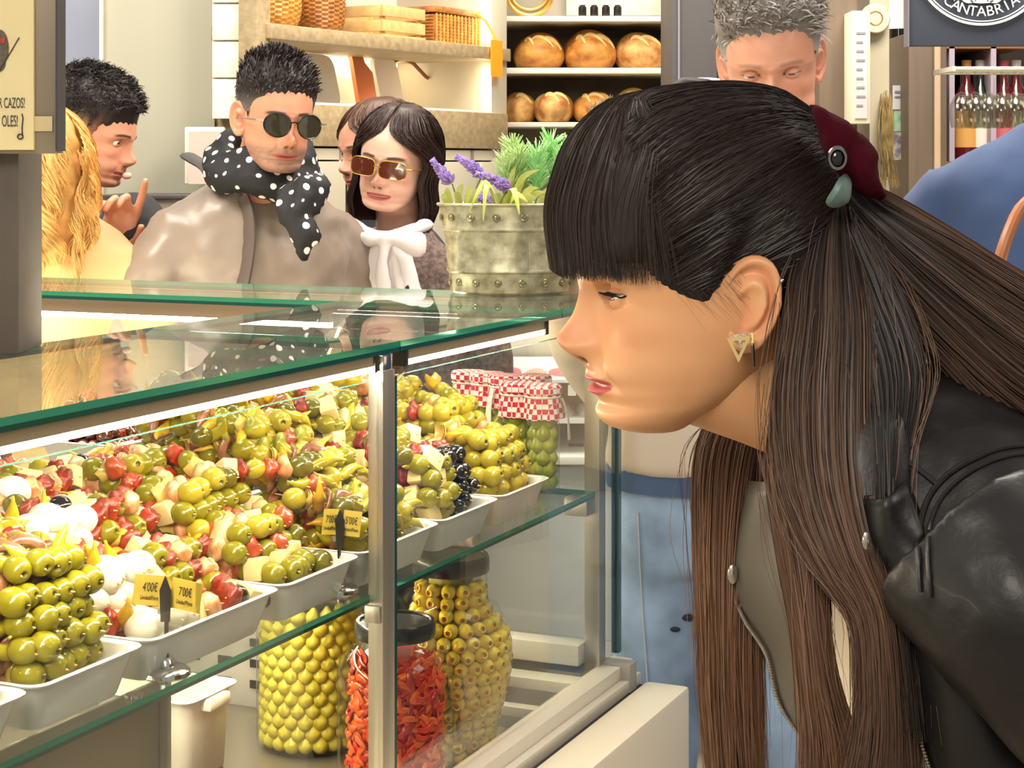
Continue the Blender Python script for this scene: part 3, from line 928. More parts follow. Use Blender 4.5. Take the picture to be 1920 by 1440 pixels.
# ------------------------------------------------------------------ price tags
def price_tag(pos, ang, wid, hgt, t1, t2, label, fold=16):
    """folded yellow card in a clear sleeve held by a chrome foot"""
    t = thing('price_tag', label, 'price tag', pos)
    Mx = Matrix.Translation(pos)
    MB(Mx).lathe([(.001, .0), (.022, .0), (.024, .002), (.0235, .006), (.02, .009), (.009, .011), (.0075, .016), (.005, .019), (.0, .02)], 24).build('foot', M_chrome, t)
    MB(Mx).tube([(0, 0, .018), (0, 0, .062), (0, -.001, .075)], .0022, 8).build('stem', mat('gunmetal', (74, 70, 64), .3, .8), t)
    Rz = Matrix.Rotation(ang, 4, 'Z')
    Mc = Mx @ Rz
    k = MB(Mc); k.prism([(-.0045, .055), (.0045, .055), (.0055, .086), (0, .1), (-.0055, .086)], -.0, .0025)
    k.v = [tuple(Mc @ Vector((a[0], a[2] - .006, a[1]))) for a in [tuple(Mc.inverted() @ Vector(q)) for q in k.v]]
    k.build('clip', mat('gunmetal', ()), t)
    MB(Mc).box((-.008, -.004, .062), (.0, .008, .066)).build('clip_arm', M_steel, t)
    Myel = mat('yellow_card', (250, 214, 96), .5)
    Mslv = clear_glass('card_sleeve', (.97, .97, .92), 1.4, .05)
    for sgn, tx in ((-1, t1), (1, t2)):
        Mh = Mc @ Matrix.Translation((0, .002, .066)) @ Matrix.Rotation(sgn * -math.radians(fold), 4, 'Z')
        x0, x1 = (-wid / 2, -.0005) if sgn < 0 else (.0005, wid / 2)
        Mt = Mh @ Matrix.Rotation(math.radians(7), 4, 'Y')
        MB(Mt).box((x0 + .002, 0, .002), (x1 - .001, .0008, hgt - .004)).build('card', Myel, t)
        MB(Mt).box((x0 - .001, -.0006, -.001), (x1 + .0, -.0002, hgt)).build('clear_sleeve', Mslv, t)
        cx = (x0 + x1) / 2
        text('price', tx, Mt @ Matrix.Translation((cx, -.0008, hgt * .55)) @ Matrix.Rotation(PI / 2, 4, 'X'), .0125, mat('black_ink', (22, 20, 18), .6), t, .0001, sx=.5)
        text('unit_line', 'Unidad/Piece', Mt @ Matrix.Translation((cx, -.0008, hgt * .27)) @ Matrix.Rotation(PI / 2, 4, 'X'), .0062, mat('black_ink', ()), t, .0001, sx=.55)
    return t
def on_shelf(px, py, d=None):
    d = (H - ZS) * F / (py - 310)
    return P(px, py, d)
price_tag(on_shelf(312, 1268), math.radians(-2), .073, .036, "4'00€", "7'00€", 'yellow folded price card reading 4\'00 and 7\'00 before the egg skewers tray')
price_tag(on_shelf(636, 1112), math.radians(16), .050, .036, "7'00€", "5'00€", 'yellow folded price card reading 7\'00 and 5\'00 beside the steel post')

# small floor plate on the shelf near the front
k = MB(Matrix.Translation(on_shelf(252, 1308) + Vector((0, 0, .0005)))); k.lathe([(.001, 0), (.009, 0), (.009, .003), (.001, .0035)], 20); k.build('shelf_button', M_chrome, None, label='small round steel stud on the glass shelf before the front tray', cat='stud')
# ------------------------------------------------------------------ food
M_ol = mat('olive_green', (140, 130, 16), .22, var=.22, scale=45, sss=.12, sssc=(.6, .6, .1), coat=.25)
M_ol2 = mat('olive_pale', (176, 158, 40), .25, var=.18, scale=45, sss=.12, sssc=(.6, .6, .1), coat=.25)
M_ol3 = mat('olive_dark', (102, 94, 14), .2, var=.2, scale=45, coat=.35)
M_blk = mat('olive_black', (26, 20, 20), .1, coat=.6)
M_brn = mat('olive_brown', (82, 40, 26), .14, var=.3, scale=40, coat=.5)
M_egg = mat('egg_white', (236, 230, 212), .28, sss=.15, sssc=(1, .8, .6), coat=.15)
M_pep = mat('guindilla', (176, 160, 36), .25, var=.2, scale=60, sss=.1, sssc=(.6, .6, .1), coat=.3)
M_pepy = mat('guindilla_yellow', (222, 178, 40), .25, var=.2, scale=60, sss=.1, sssc=(.8, .6, .1), coat=.3)
M_red = mat('red_pepper', (186, 36, 14), .2, var=.2, scale=60, coat=.4)
M_sun = mat('dried_tomato', (140, 38, 8), .35, var=.4, scale=80, bump=.6, bscale=120, coat=.2)
M_chs = mat('white_cheese', (240, 216, 156), .45, var=.06, scale=60, sss=.15, sssc=(1, .8, .5))
M_anc = mat('anchovy', (142, 92, 64), .25, var=.3, scale=80, coat=.4)
M_oct = mat('octopus', (192, 104, 58), .3, col2=(238, 194, 140), scale=70, coat=.3)
M_oni = mat('onion', (220, 190, 104), .25, sss=.15, sssc=(1, .9, .5), coat=.3)
M_ham = mat('cured_ham', (176, 72, 38), .3, var=.3, scale=90, coat=.3)
M_ghk = mat('gherkin', (152, 152, 52), .25, var=.25, scale=90, bump=.3, bscale=140, coat=.3)
M_stk = mat('toothpick', (222, 184, 118), .6)
M_hole = mat('pit_hole', (98, 86, 28), .4)

def olive_mesh(nm, m, r=.0118, stuffed=None, hole=.22):
    k = MB()
    f = [(0, .98), (.3, .985), (.6, 1), (1, 1)]
    prof = []
    for t in np.linspace(0, PI, 12):
        rr = math.sin(t); zz = -math.cos(t) * 1.16
        if t > PI * .93:
            zz -= .05
        prof.append((max(rr * r, .0001), zz * r))
    prof = prof[:-1] + ([(r * .22, 1.08 * r), (r * .17, .96 * r), (.0001, .93 * r)] if hole < .3 else [(r * (hole + .12), 1.02 * r), (r * hole, .93 * r), (.0001, .97 * r)])
    kk = MB(Matrix.Rotation(PI / 2, 4, 'Y')); kk.lathe(prof, 16)
    n_last = 16 * 2
    kk.mi = [0] * (len(kk.f) - n_last - 0) + [1] * n_last
    return kk.mesh(nm, [m, stuffed or M_hole], True)
ME = {}
ME['olive'] = [olive_mesh('olive', M_ol), olive_mesh('olive', M_ol, .0125), olive_mesh('olive', M_ol3, .0118)]
ME['olivep'] = [olive_mesh('olive', M_ol2, .0115), olive_mesh('olive', M_ol2, .0122)]
ME['black'] = [olive_mesh('black_olive', M_blk, .0108)]
ME['brown'] = [olive_mesh('brown_olive', M_brn, .0115)]
k = MB(); k.ell((0, 0, 0), (.0185, .0142, .0142), None, 18, 12); ME['egg'] = [k.mesh('quail_egg', M_egg)]
k = MB(); k.box((-.009, -.0105, -.0105), (.009, .0105, .0105), .002); ME['cheese'] = [k.mesh('cheese_cube', M_chs, True, 40)]
k = MB(); k.box((-.0022, -.009, -.0085), (.0022, .009, .0085), .0009); k.v = [(x + .004 * math.cos(y * 160) - .003, y, z) for x, y, z in k.v]; ME['redsq'] = [k.mesh('pepper_square', M_red, True, 40)]
def lump(nm, m, r, seed, amp=.3):
    rr = random.Random(seed); a = [rr.uniform(-1, 1) for _ in range(9)]
    k = MB(); k.ell((0, 0, 0), r, None, 16, 10, fn=lambda d: 1 + amp * (.5 * math.sin(4 * d.x + 5 * a[0]) + .5 * math.sin(5 * d.y + 4 * a[1] + d.z * 3) + .35 * math.sin(9 * d.z + 6 * a[2] + 4 * d.x)))
    return k.mesh(nm, m)
ME['sun'] = [lump('dried_tomato', M_sun, (.008, .0135, .0125), s) for s in (1, 2, 3)]
ME['oct'] = [lump('octopus_piece', M_oct, (.010, .012, .011), s, .2) for s in (4, 5)]
ME['ham'] = [lump('ham_roll', M_ham, (.010, .0125, .010), s, .25) for s in (6, 7)]
ME['oni'] = []
for s in (0, 1):
    k = MB(); vs = []; n1, n2 = 9, 7
    for i in range(n1):
        for j in range(n2):
            a = (i / (n1 - 1) - .5) * 2.2; b = (j / (n2 - 1) - .5) * 2.2
            vs.append((.004 * s + .013 * math.cos(a) * math.cos(b) - .008, .0135 * math.sin(a), .012 * math.sin(b) * math.cos(a * .6)))
    vs2 = [(x - .0022, y * .94, z * .94) for x, y, z in vs]
    g = lambda o, fl: [((o + i * n2 + j), (o + (i + 1) * n2 + j), (o + (i + 1) * n2 + j + 1), (o + i * n2 + j + 1))[::fl] for i in range(n1 - 1) for j in range(n2 - 1)]
    k.add(vs + vs2, g(0, 1) + g(n1 * n2, -1)); ME['oni'].append(k.mesh('onion_petal', M_oni))
def pepper(nm, m, seed):
    rr = random.Random(seed)
    pts = [(0, -.022 + .002 * i, .004 * math.sin(i * .9 + seed)) for i in range(1)]
    pts = spline([(rr.uniform(-.003, .003), -.026, rr.uniform(-.008, .006)), (.002, -.012, .0), (0, .004, rr.uniform(-.003, .003)), (-.002, .018, .002), (rr.uniform(-.006, .006), .032, rr.uniform(-.012, .004))], 12)
    rad = [.0012, .0018, .004, .0058, .0066, .0068, .0064, .0058, .005, .0038, .0024, .0008]
    k = MB(); k.tube(pts, rad, 9); return k.mesh(nm, m)
ME['pep'] = [pepper('guindilla_pepper', M_pep, s) for s in (1, 2, 3)]
ME['pepy'] = [pepper('yellow_pepper', M_pepy, s) for s in (4, 5)]
k = MB()
pts = spline([(0, -.016, -.007), (.002, -.004, .010), (-.002, .008, .011), (.001, .016, -.004), (0, .004, -.011), (.002, -.010, -.010)], 22)
k.tube(pts, [.002] + [.0042] * 20 + [.0015], 8, flat=(.55, 1.3)); ME['anc'] = [k.mesh('anchovy_fillet', M_anc)]
k = MB(Matrix.Rotation(PI / 2, 4, 'Y')); k.lathe([(.001, -.004), (.011, -.004), (.0125, -.002), (.0125, .002), (.011, .004), (.001, .0042)], 18); ME['ghk'] = [k.mesh('gherkin_slice', M_ghk)]
k = MB(); k.tube([(-.106, 0, 0), (.0, 0, 0), (.003, 0, 0), (.006, 0, 0)], [.0004, .0011, .0011, .0005], 6); ME['stick'] = [k.mesh('toothpick', M_stk)]
LEN = {'olive': .0235, 'olivep': .0225, 'black': .021, 'brown': .022, 'egg': .034, 'cheese': .0185, 'redsq': .007, 'sun': .015, 'oct': .019, 'ham': .018, 'oni': .011, 'pep': .012, 'pepy': .012, 'anc': .012, 'ghk': .009}
PNAME = {'olive': 'green_olive', 'olivep': 'green_olive', 'black': 'black_olive', 'brown': 'brown_olive', 'egg': 'quail_egg', 'cheese': 'cheese_cube', 'redsq': 'pepper_square', 'sun': 'dried_tomato', 'oct': 'octopus_piece', 'ham': 'ham_roll', 'oni': 'onion_petal', 'pep': 'guindilla_pepper', 'pepy': 'yellow_pepper', 'anc': 'anchovy_fillet', 'ghk': 'gherkin_slice', 'stick': 'toothpick'}
KIND = {
    'gilda': [['olive', 'pep', 'anc', 'pep', 'olive', 'sun'], ['olive', 'pep', 'anc', 'sun', 'pep', 'olive'], ['olive', 'anc', 'pep', 'olive', 'sun', 'pep']],
    'egg': [['egg', 'sun', 'olive', 'oct', 'cheese'], ['egg', 'ham', 'olivep', 'cheese', 'sun'], ['egg', 'pepy', 'sun', 'cheese', 'olive']],
    'mix': [['olive', 'cheese', 'sun', 'olivep', 'oct', 'redsq'], ['sun', 'cheese', 'olive', 'ham', 'oni', 'pepy'], ['cheese', 'sun', 'olivep', 'oct', 'ham', 'oni'], ['oct', 'sun', 'olive', 'cheese', 'black'], ['sun', 'black', 'cheese', 'ham', 'olive']],
    'octo': [['olive', 'oct', 'ham', 'olivep', 'sun', 'cheese'], ['olive', 'cheese', 'ham', 'oct', 'oni', 'pepy'], ['olivep', 'oct', 'oni', 'olive', 'redsq', 'ham'], ['ham', 'oni', 'olive', 'oct', 'cheese'], ['olive', 'oct', 'sun', 'pepy', 'ham', 'black']],
    'pick': [['olivep', 'pepy', 'oni', 'ghk', 'pep', 'olive'], ['pep', 'olive', 'anc', 'pepy', 'oni', 'olivep'], ['ghk', 'oni', 'olive', 'pepy', 'anc', 'olive'], ['olive', 'anc', 'pep', 'pepy', 'ghk', 'sun']],
    'chse': [['cheese', 'olive', 'sun', 'pep', 'olivep', 'cheese'], ['olive', 'cheese', 'sun', 'olive', 'pep'], ['olive', 'pep', 'cheese', 'olive', 'sun']],
    'blk': [['black', 'black', 'cheese', 'sun', 'olive'], ['black', 'black', 'sun', 'black', 'cheese']],
    'grn': [['olivep', 'olivep', 'sun', 'olivep', 'cheese'], ['olivep', 'olive', 'olivep', 'pepy', 'oni'], ['olivep', 'olivep', 'oct', 'olivep', 'olivep']],
    'redm': [['sun', 'redsq', 'ham', 'pepy', 'olivep'], ['ham', 'pepy', 'redsq', 'sun', 'pepy'], ['pepy', 'ham', 'oct', 'redsq', 'pepy']],
    'bro': [['brown', 'brown', 'sun', 'brown'], ['brown', 'sun', 'brown', 'brown']],
    'grr': [['olive', 'olive', 'olive', 'olivep'], ['olivep', 'olive', 'olive', 'olive']],
}
PROTO = {}
def skewer_proto(kind, i):
    key = (kind, i)
    if key in PROTO: return PROTO[key], False
    r_ = random.Random(hash(kind) % 1000 + i * 17 if False else sum(map(ord, kind)) + i * 17)
    t = thing(SKN[kind].replace('-', '_').replace(' ', '_'), '', 'skewer', (0, 0, 0))
    x = 0
    for it in KIND[kind][i]:
        L_ = LEN[it]
        o = link(PNAME[it], r_.choice(ME[it]), t)
        o.location = (x - L_ / 2, r_.uniform(-.0015, .0015), r_.uniform(-.0015, .0015))
        o.rotation_euler = (r_.uniform(0, 6.28), r_.uniform(-.25, .25), r_.uniform(-.3, .3))
        if it in ('pep', 'pepy', 'anc'):
            o.rotation_euler = (r_.uniform(-.9, .9) + (PI if r_.random() < .5 else 0), r_.uniform(-.3, .3), r_.uniform(-.5, .5))
        s = r_.uniform(1.06, 1.22)
        o.scale = (s, s, s)
        x -= L_
    link('toothpick', ME['stick'][0], t)
    PROTO[key] = t
    return t, True
def put_skewer(kind, M, label, group):
    i = rnd.randrange(len(KIND[kind]))
    t, new = skewer_proto(kind, i)
    if new:
        t.matrix_world = M
        t['label'] = label; t['group'] = group
        return t
    return copy_tree(t, M, label, group)

M_melam = mat('white_melamine', (240, 237, 228), .25, coat=.3)
M_heap = mat('heap_core', (120, 96, 36), .5, col2=(70, 52, 24), scale=60, bump=1, bscale=90)
def tray(label, n0, n1, u0, u1, z, h=.046):
    t = thing('serving_tray', label, 'tray', CP((n0 + n1) / 2, (u0 + u1) / 2, z))
    vessel(CB(), n0, n1, u0, u1, z, h, .02, .016, .006, .003).build('tray_body', M_melam, t)
    return t
def heap(n0, n1, u0, u1, z, hf, hb, label, mats_):
    """the packed pickles underneath the skewers one can pick out"""
    k = CB()
    k.box((n0, u0 + .01, z + .006), (n1, u1 - .01, z + max(.02, hf * .6)))
    for i in range(170):
        a = rnd.random(); b = rnd.random()
        hh = min(hb, hf + (hb - hf) * (1 - a) * 1.6) * (1 - .25 * abs(2 * b - 1) ** 3)
        k.ell((n0 + (n1 - n0) * a, u0 + (u1 - u0) * b, z + max(hh, .02) - .004 - rnd.random() * .008 - (0 if i < 120 else hh * .4 * rnd.random())), (.013, .0125, .0115), None, 8, 6, mi=rnd.randrange(len(mats_)))
    k.build('packed_pickles', mats_, None, label=label, cat='pickles', kind='stuff', auto=None)

OR = ['first', 'second', 'third', 'fourth', 'fifth', 'sixth', 'seventh', 'eighth', 'ninth', 'tenth', 'eleventh']
LAY = ['bottom', 'second', 'third', 'fourth', 'fifth', 'sixth', 'seventh', 'eighth', 'ninth']
def pile(u0, u1, n_front, rows, z, kindfn, where, group, pitch=.0255, lp=.0215, lean=.008):
    """rows: layers of each skewer row from the front to the back"""
    nc = max(2, int(round((u1 - u0) / pitch)))
    for ri, (nl, n_off) in enumerate(rows):
        prev = rows[ri - 1][0] if ri else 0
        for l in range(max(0, prev - 1), nl):
            ncl = nc - (l % 2)
            shr = .006 * l
            inset = max(0, .016 - .006 * l)
            for c in range(ncl):
                top = l == nl - 1
                u = u0 + inset + shr * .5 + (c + .5 + .5 * (l % 2)) * (u1 - u0 - shr - 2 * inset) / nc + rnd.uniform(-.003, .003)
                n = n_front - n_off - l * lean + rnd.uniform(-.008, .006) - max(0, .024 - .013 * l)
                zz = z + .018 + l * lp + rnd.uniform(-.002, .003)
                yaw = rnd.gauss(0, .10 if not top else .42)
                pit = rnd.gauss(-.02, .06) if not top else rnd.gauss(.02, .14)
                M_ = MC @ Matrix.Translation((n, u, zz)) @ Matrix.Rotation(yaw, 4, 'Z') @ Matrix.Rotation(pit, 4, 'Y') @ Matrix.Rotation(rnd.uniform(-.6, .6), 4, 'X')
                kd = kindfn(c / max(1, nc - 1), l, ri)
                put_skewer(kd, M_, '%s %s, %s from left, %s layer, row %s from front' % (SKN[kd], where, OR[c], LAY[l], ('one', 'two', 'three', 'four')[ri]), group)

SKN = {'gilda': 'olive-pepper skewer', 'egg': 'quail-egg skewer', 'mix': 'cheese-tomato skewer', 'octo': 'octopus skewer', 'pick': 'gherkin skewer', 'chse': 'cheese-olive skewer', 'blk': 'black-olive skewer', 'grn': 'pale-olive skewer', 'redm': 'red-pepper skewer', 'bro': 'brown-olive skewer', 'grr': 'green-olive skewer'}
z0 = ZS + .0005
TR = [  # label, u0, u1, rows, kind, place, core
 ('white melamine tray cut off at the lower left corner, nearest the camera', -.105, .068, [(3, 0), (5, .07)], lambda c, l, r: 'egg' if l % 2 else 'gilda', 'in corner tray', [M_ol, M_egg, M_sun]),
 ('white tray heaped steeply with olive and guindilla skewers, left of the first price card', .073, .236, [(6, 0), (7, .07), (7, .15)], lambda c, l, r: 'gilda', 'left of first card', [M_ol, M_sun, M_pep, M_anc]),
 ('wide white tray of quail egg and cheese skewers behind the first price card', .24, .482, [(2, 0), (4, .045), (6, .11), (7, .18)], lambda c, l, r: 'egg' if c < .42 else 'mix', 'behind first card', [M_ol, M_chs, M_sun, M_oct]),
 ('white tray of olive and octopus skewers between the two price cards', .487, .66, [(2, 0), (4, .04), (6, .10), (7, .18)], lambda c, l, r: 'octo', 'between the cards', [M_ol, M_chs, M_oct, M_red]),
 ('white tray of yellow pepper and gherkin skewers behind the steel post', .665, .870, [(4, 0), (6, .055), (8, .12), (9, .20)], lambda c, l, r: 'pick' if (l + int(c * 7)) % 5 else 'octo', 'behind the post', [M_ol, M_pepy, M_pep, M_oni]),
 ('white tray of cheese, tomato and black olive skewers right of the steel post', .875, 1.053, [(5, 0), (6, .055), (8, .13)], lambda c, l, r: 'blk' if c > .45 and r == 0 else 'chse', 'right of post', [M_ol, M_chs, M_sun]),
 ('white tray of pale green olive skewers beside the tall gingham jars', 1.06, 1.235, [(5, 0), (7, .05), (8, .13)], lambda c, l, r: 'grn', 'beside gingham jars', [M_ol2, M_ol, M_pepy]),
]
for lab, u0, u1, rows, kf, wh, core in TR:
    tray(lab, -.36, -.02, u0, u1, z0)
    heap(-.33, -.105, u0 + .028, u1 - .028, z0, rows[0][0] * .016, rows[-1][0] * .0215 - .008, 'packed pickles underneath the skewers in the ' + lab.split(' of ')[-1].split(' with ')[-1][:60].rsplit(' ', 1)[0], core)
    pile(u0 + .010, u1 - .010, -.028, rows, z0 + .005, kf, wh, 'skewers ' + wh)
# trays of the far leg (their ends face the camera)
MCB = MC.copy()
def far_tray(n0, n1, kind, label, sl_, layers):
    t = tray(label, n0, n1, 1.205, 1.43, z0)
    heap(n0 + .03, n1 - .03, 1.28, 1.39, z0, .04, layers * .018, 'packed pickles underneath the ' + sl_, {'bro': [M_brn], 'grr': [M_ol], 'redm': [M_ham, M_pepy]}[kind])
    nc = int(round((n1 - n0 - .02) / .026))
    for l in range(layers):
        for c in range(nc - l % 2):
            n = n0 + .012 + (c + .5 + .5 * (l % 2)) * (n1 - n0 - .024) / nc + rnd.uniform(-.003, .003)
            M_ = MC @ Matrix.Translation((n, 1.225 + l * .008 + rnd.uniform(-.006, .006), z0 + .034 + l * .021)) @ Matrix.Rotation(-PI / 2 + rnd.gauss(0, .25), 4, 'Z') @ Matrix.Rotation(rnd.gauss(0, .1), 4, 'Y') @ Matrix.Rotation(rnd.uniform(0, 6), 4, 'X')
            put_skewer(kind, M_, '%s, %s from left, %s layer' % (sl_, OR[c], LAY[l]), sl_.replace('skewer', 'skewers', 1))
far_tray(-.945, -.79, 'bro', 'white tray of brown olives on the far leg, beside the stepped brown lip', 'brown olive skewer beside the brown lip', 4)
far_tray(-.785, -.63, 'grr', 'white tray of green olives on the far leg, next to the brown olives', 'green olive skewer next to the brown olives', 5)
far_tray(-.625, -.455, 'redm', 'white tray of red and yellow pepper skewers at the inner corner of the far leg', 'red and yellow pepper skewer at inner corner', 6)

# ------------------------------------------------------------------ gingham topped tall jars
def gingham():
    m = bpy.data.materials.new('red_gingham'); m.use_nodes = True
    nt = m.node_tree; b = nt.nodes['Principled BSDF']; b.inputs['Roughness'].default_value = .8
    tc = nt.nodes.new('ShaderNodeTexCoord'); ck = nt.nodes.new('ShaderNodeTexChecker')
    mp = nt.nodes.new('ShaderNodeMapping'); mp.inputs['Location'].default_value = (.0013, .0017, .0021)
    mp.inputs['Rotation'].default_value = (0, 0, .7)
    ck.inputs['Scale'].default_value = 130
    ck.inputs['Color1'].default_value = srgb(206, 34, 52); ck.inputs['Color2'].default_value = srgb(250, 232, 226)
    nt.links.new(tc.outputs['Object'], mp.inputs[0]); nt.links.new(mp.outputs[0], ck.inputs['Vector']); nt.links.new(ck.outputs['Color'], b.inputs['Base Color'])
    return m
M_ging = gingham()
M_ging2 = mat('pink_print', (222, 80, 96), .8, col2=(250, 226, 220), scale=130)
M_almond = mat('almond', (236, 216, 160), .5)
def pear_mesh(m, r, h):
    k = MB()
    prof = [(.0003, -r)] + [(r * math.sin(t), -r * math.cos(t)) for t in np.linspace(.35, 1.9, 7)] + [(r * .62, r * .75), (r * .38, r * 1.1), (r * .2, r * 1.3), (.0003, r * 1.36)]
    k.lathe(prof, 12); return k.mesh('olive', m)
M_olj = mat('jar_olive_green', (164, 166, 36), .3, var=.15, scale=50, sss=.15, sssc=(.6, .6, .1))
M_brine = mat('almond', ())
olj = olive_mesh('stuffed_olive', M_olj, .0115, M_almond)
olj_p = pear_mesh(M_olj, .0115, .03)
gj = thing('olive_jar', 'tall narrow olive jar with a red gingham cover, nearest the customers glass', 'jar', (0, 0, 0))
r_, hj = .0265, .148
MB().lathe([(.001, 0), (r_ - .002, 0), (r_, .003), (r_, hj - .01), (r_ * .93, hj), (r_ * .9, hj)], 24).build('glass', clear_glass('jar_glass', ()), gj)
for l in range(7):
    for c in range(5):
        q = 2 * PI * (c + .5 * (l % 2)) / 5
        o = link('olive', olj_p, gj); o.location = (math.cos(q) * .0135, math.sin(q) * .0135, .014 + l * .0188); o.rotation_euler = (.2 * math.sin(q * 3), .2, q)
wob = lambda q, z: 1 + (.10 * math.sin(6 * q) + .05 * math.sin(11 * q + 1)) * max(0, (hj + .008 - z) / .05)
MB().lathe([(r_ * 1.22, hj - .036), (r_ * 1.2, hj - .03), (r_ * 1.04, hj - .004), (r_ * 1.03, hj + .0), (r_ * 1.14, hj + .003), (r_ * 1.14, hj + .012), (r_ * 1.05, hj + .0155), (r_ * .6, hj + .0165), (.001, hj + .0165)], 48, wob=wob).build('cloth_cover', M_ging, gj)
MB().tube([(r_ * 1.06 * math.cos(q), r_ * 1.06 * math.sin(q), hj - .002) for q in np.linspace(0, 2 * PI, 30)], .0014, 6).build('string', mat('white_string', (240, 236, 224), .7), gj)
k = MB(); k.loft([[(r_ * 1.16, -.004, hj - .004), (r_ * 1.16, .004, hj - .004), (r_ * 1.2, .004, hj - .004), (r_ * 1.2, -.004, hj - .004)], [(r_ * 1.5, -.004, hj - .03), (r_ * 1.5, .006, hj - .03), (r_ * 1.53, .006, hj - .03), (r_ * 1.53, -.004, hj - .03)], [(r_ * 1.6, -.009, hj - .068), (r_ * 1.6, .009, hj - .068), (r_ * 1.62, .009, hj - .068), (r_ * 1.62, -.009, hj - .068)]])
k.build('string_tag', mat('ivory', ()), gj)
spots = [(1017, 920), (972, 914), (1000, 893), (950, 893), (915, 887), (880, 882)]
labs = [None, 'red gingham jar second from the customers glass', 'red gingham jar behind the first two gingham jars', 'red gingham jar in the middle of the gingham jars', 'red gingham jar fifth from the customers glass', 'red gingham jar farthest from the customers glass']
for i, (px, py) in enumerate(spots):
    M_ = Matrix.Translation(on_shelf(px, py) + Vector((0, 0, .0005))) @ Matrix.Rotation(i * 1.3 if i else -.25, 4, 'Z')
    if i == 0:
        gj.matrix_world = M_; gj['group'] = 'gingham topped jars'
    else:
        copy_tree(gj, M_, labs[i], 'gingham topped jars')

# ------------------------------------------------------------------ big jars on the deck
M_lid = mat('black_lid', (40, 38, 36), .25, coat=.3)
M_yol = mat('yellow_olive', (206, 192, 58), .35, var=.1, scale=50, sss=.12, sssc=(.7, .6, .1))
M_yol2 = mat('yellow_olive_bright', (236, 204, 40), .35, var=.12, scale=50, sss=.12, sssc=(.7, .6, .1))
M_pim = mat('pimento', (214, 84, 20), .4)
JG = clear_glass('big_jar_glass', (.97, .985, .96), 1.45)
def lid_at(t, c, r, z, h):
    MB(Matrix.Translation(c)).lathe([(r * .98, z), (r, z + .002), (r, z + h * .8), (r * .96, z + h), (r * .88, z + h), (r * .86, z + h - .002), (.001, z + h - .002)], 40).build('lid', M_lid, t)
# pear-shaped olives in the straight jar
c = P(583, 1430, 2.56); c.z = ZD + .001
j1 = thing('olive_jar', 'big straight glass jar of yellow-green olives, left of the red pepper jar', 'jar', c)
R1, H1 = .078, .215
MB(Matrix.Translation(c)).lathe([(.001, 0), (R1 * .9, 0), (R1 * .99, .006), (R1, .02), (R1, H1 - .03), (R1 * .96, H1 - .012), (R1 * .8, H1), (R1 * .8, H1 + .012)], 48).build('glass', JG, j1)
lid_at(j1, c, R1 * .83, H1 + .004, .018)
pear = pear_mesh(M_yol, .0118, .03)
rows = 12
for l in range(rows):
    nn = 20
    for i in range(nn):
        q = 2 * PI * (i + .5 * (l % 2)) / nn
        if math.sin(q) > .35: continue
        o = link('olive', pear, j1)
        o.matrix_parent_inverse = Matrix.Identity(4)
        o.location = (math.cos(q) * (R1 - .0145), math.sin(q) * (R1 - .0145), .015 + l * .0163)
        o.rotation_euler = (rnd.uniform(-.15, .15), rnd.uniform(-.15, .15), 0)
        s = rnd.uniform(.94, 1.04); o.scale = (s, s, s)
MB(Matrix.Translation(c)).lathe([(.001, .012), (R1 - .027, .012), (R1 - .027, H1 - .022), (.001, H1 - .02)], 32).build('packed_olives', mat('olive_core', (160, 148, 40), .5, var=.2, scale=60), j1, kind='stuff')
# red pepper strips jar
c = P(741, 1497, 2.315); c.z = ZD + .001
j2 = thing('pepper_jar', 'glass jar of red pepper strips with a black lid, behind the steel post', 'jar', c)
R2, H2 = .0755, .222
MB(Matrix.Translation(c)).lathe([(.001, 0), (R2 * .92, 0), (R2, .008), (R2, H2 - .05), (R2 * .95, H2 - .033), (R2 * .78, H2 - .018), (R2 * .68, H2 - .012), (R2 * .68, H2)], 48).build('glass', JG, j2)
lid_at(j2, c, R2 * .70, H2 - .004, .021)
M_rs = [mat('pepper_strip_red', (222, 44, 20), .3, var=.2, scale=30, coat=.3, sss=.1), mat('pepper_strip_orange', (242, 100, 26), .3, var=.15, scale=30, coat=.3, sss=.1), mat('pepper_strip_deep', (170, 28, 20), .3, var=.2, scale=30, coat=.3)]
strips = []
for s in range(5):
    rr = random.Random(s + 40); k = MB()
    pts = spline([(-.028, 0, rr.uniform(-.004, .004)), (-.01, .004, rr.uniform(-.007, .007)), (.008, -.003, rr.uniform(-.007, .007)), (.027, .001, rr.uniform(-.004, .004))], 9)
    k.tube(pts, [.002, .005, .0062, .0065, .006, .0062, .006, .005, .002], 8, flat=(.45, 1))
    strips.append(k.mesh('pepper_strip', M_rs[s % 3]))
for i in range(290):
    q = rnd.uniform(PI, 2 * PI) + rnd.uniform(-.25, .25)
    zz = rnd.uniform(.008, H2 - .028)
    rad = R2 - .0145 - rnd.uniform(0, .005)
    if zz > H2 - .055: rad *= 1 - (zz - H2 + .055) * 7
    o = link('pepper_strip', strips[i % 5], j2)
    o.matrix_parent_inverse = Matrix.Identity(4)
    o.matrix_basis = Matrix.Translation((math.cos(q) * rad, math.sin(q) * rad, zz)) @ Matrix.Rotation(q + PI / 2, 4, 'Z') @ Matrix.Rotation(rnd.gauss(0, .75), 4, 'Y') @ Matrix.Scale(rnd.uniform(.6, .85), 4)
MB(Matrix.Translation(c)).lathe([(.001, .005), (R2 - .020, .005), (R2 - .020, H2 - .055), (R2 * .55, H2 - .026), (.001, H2 - .025)], 32).build('packed_peppers', M_rs[0], j2, kind='stuff')
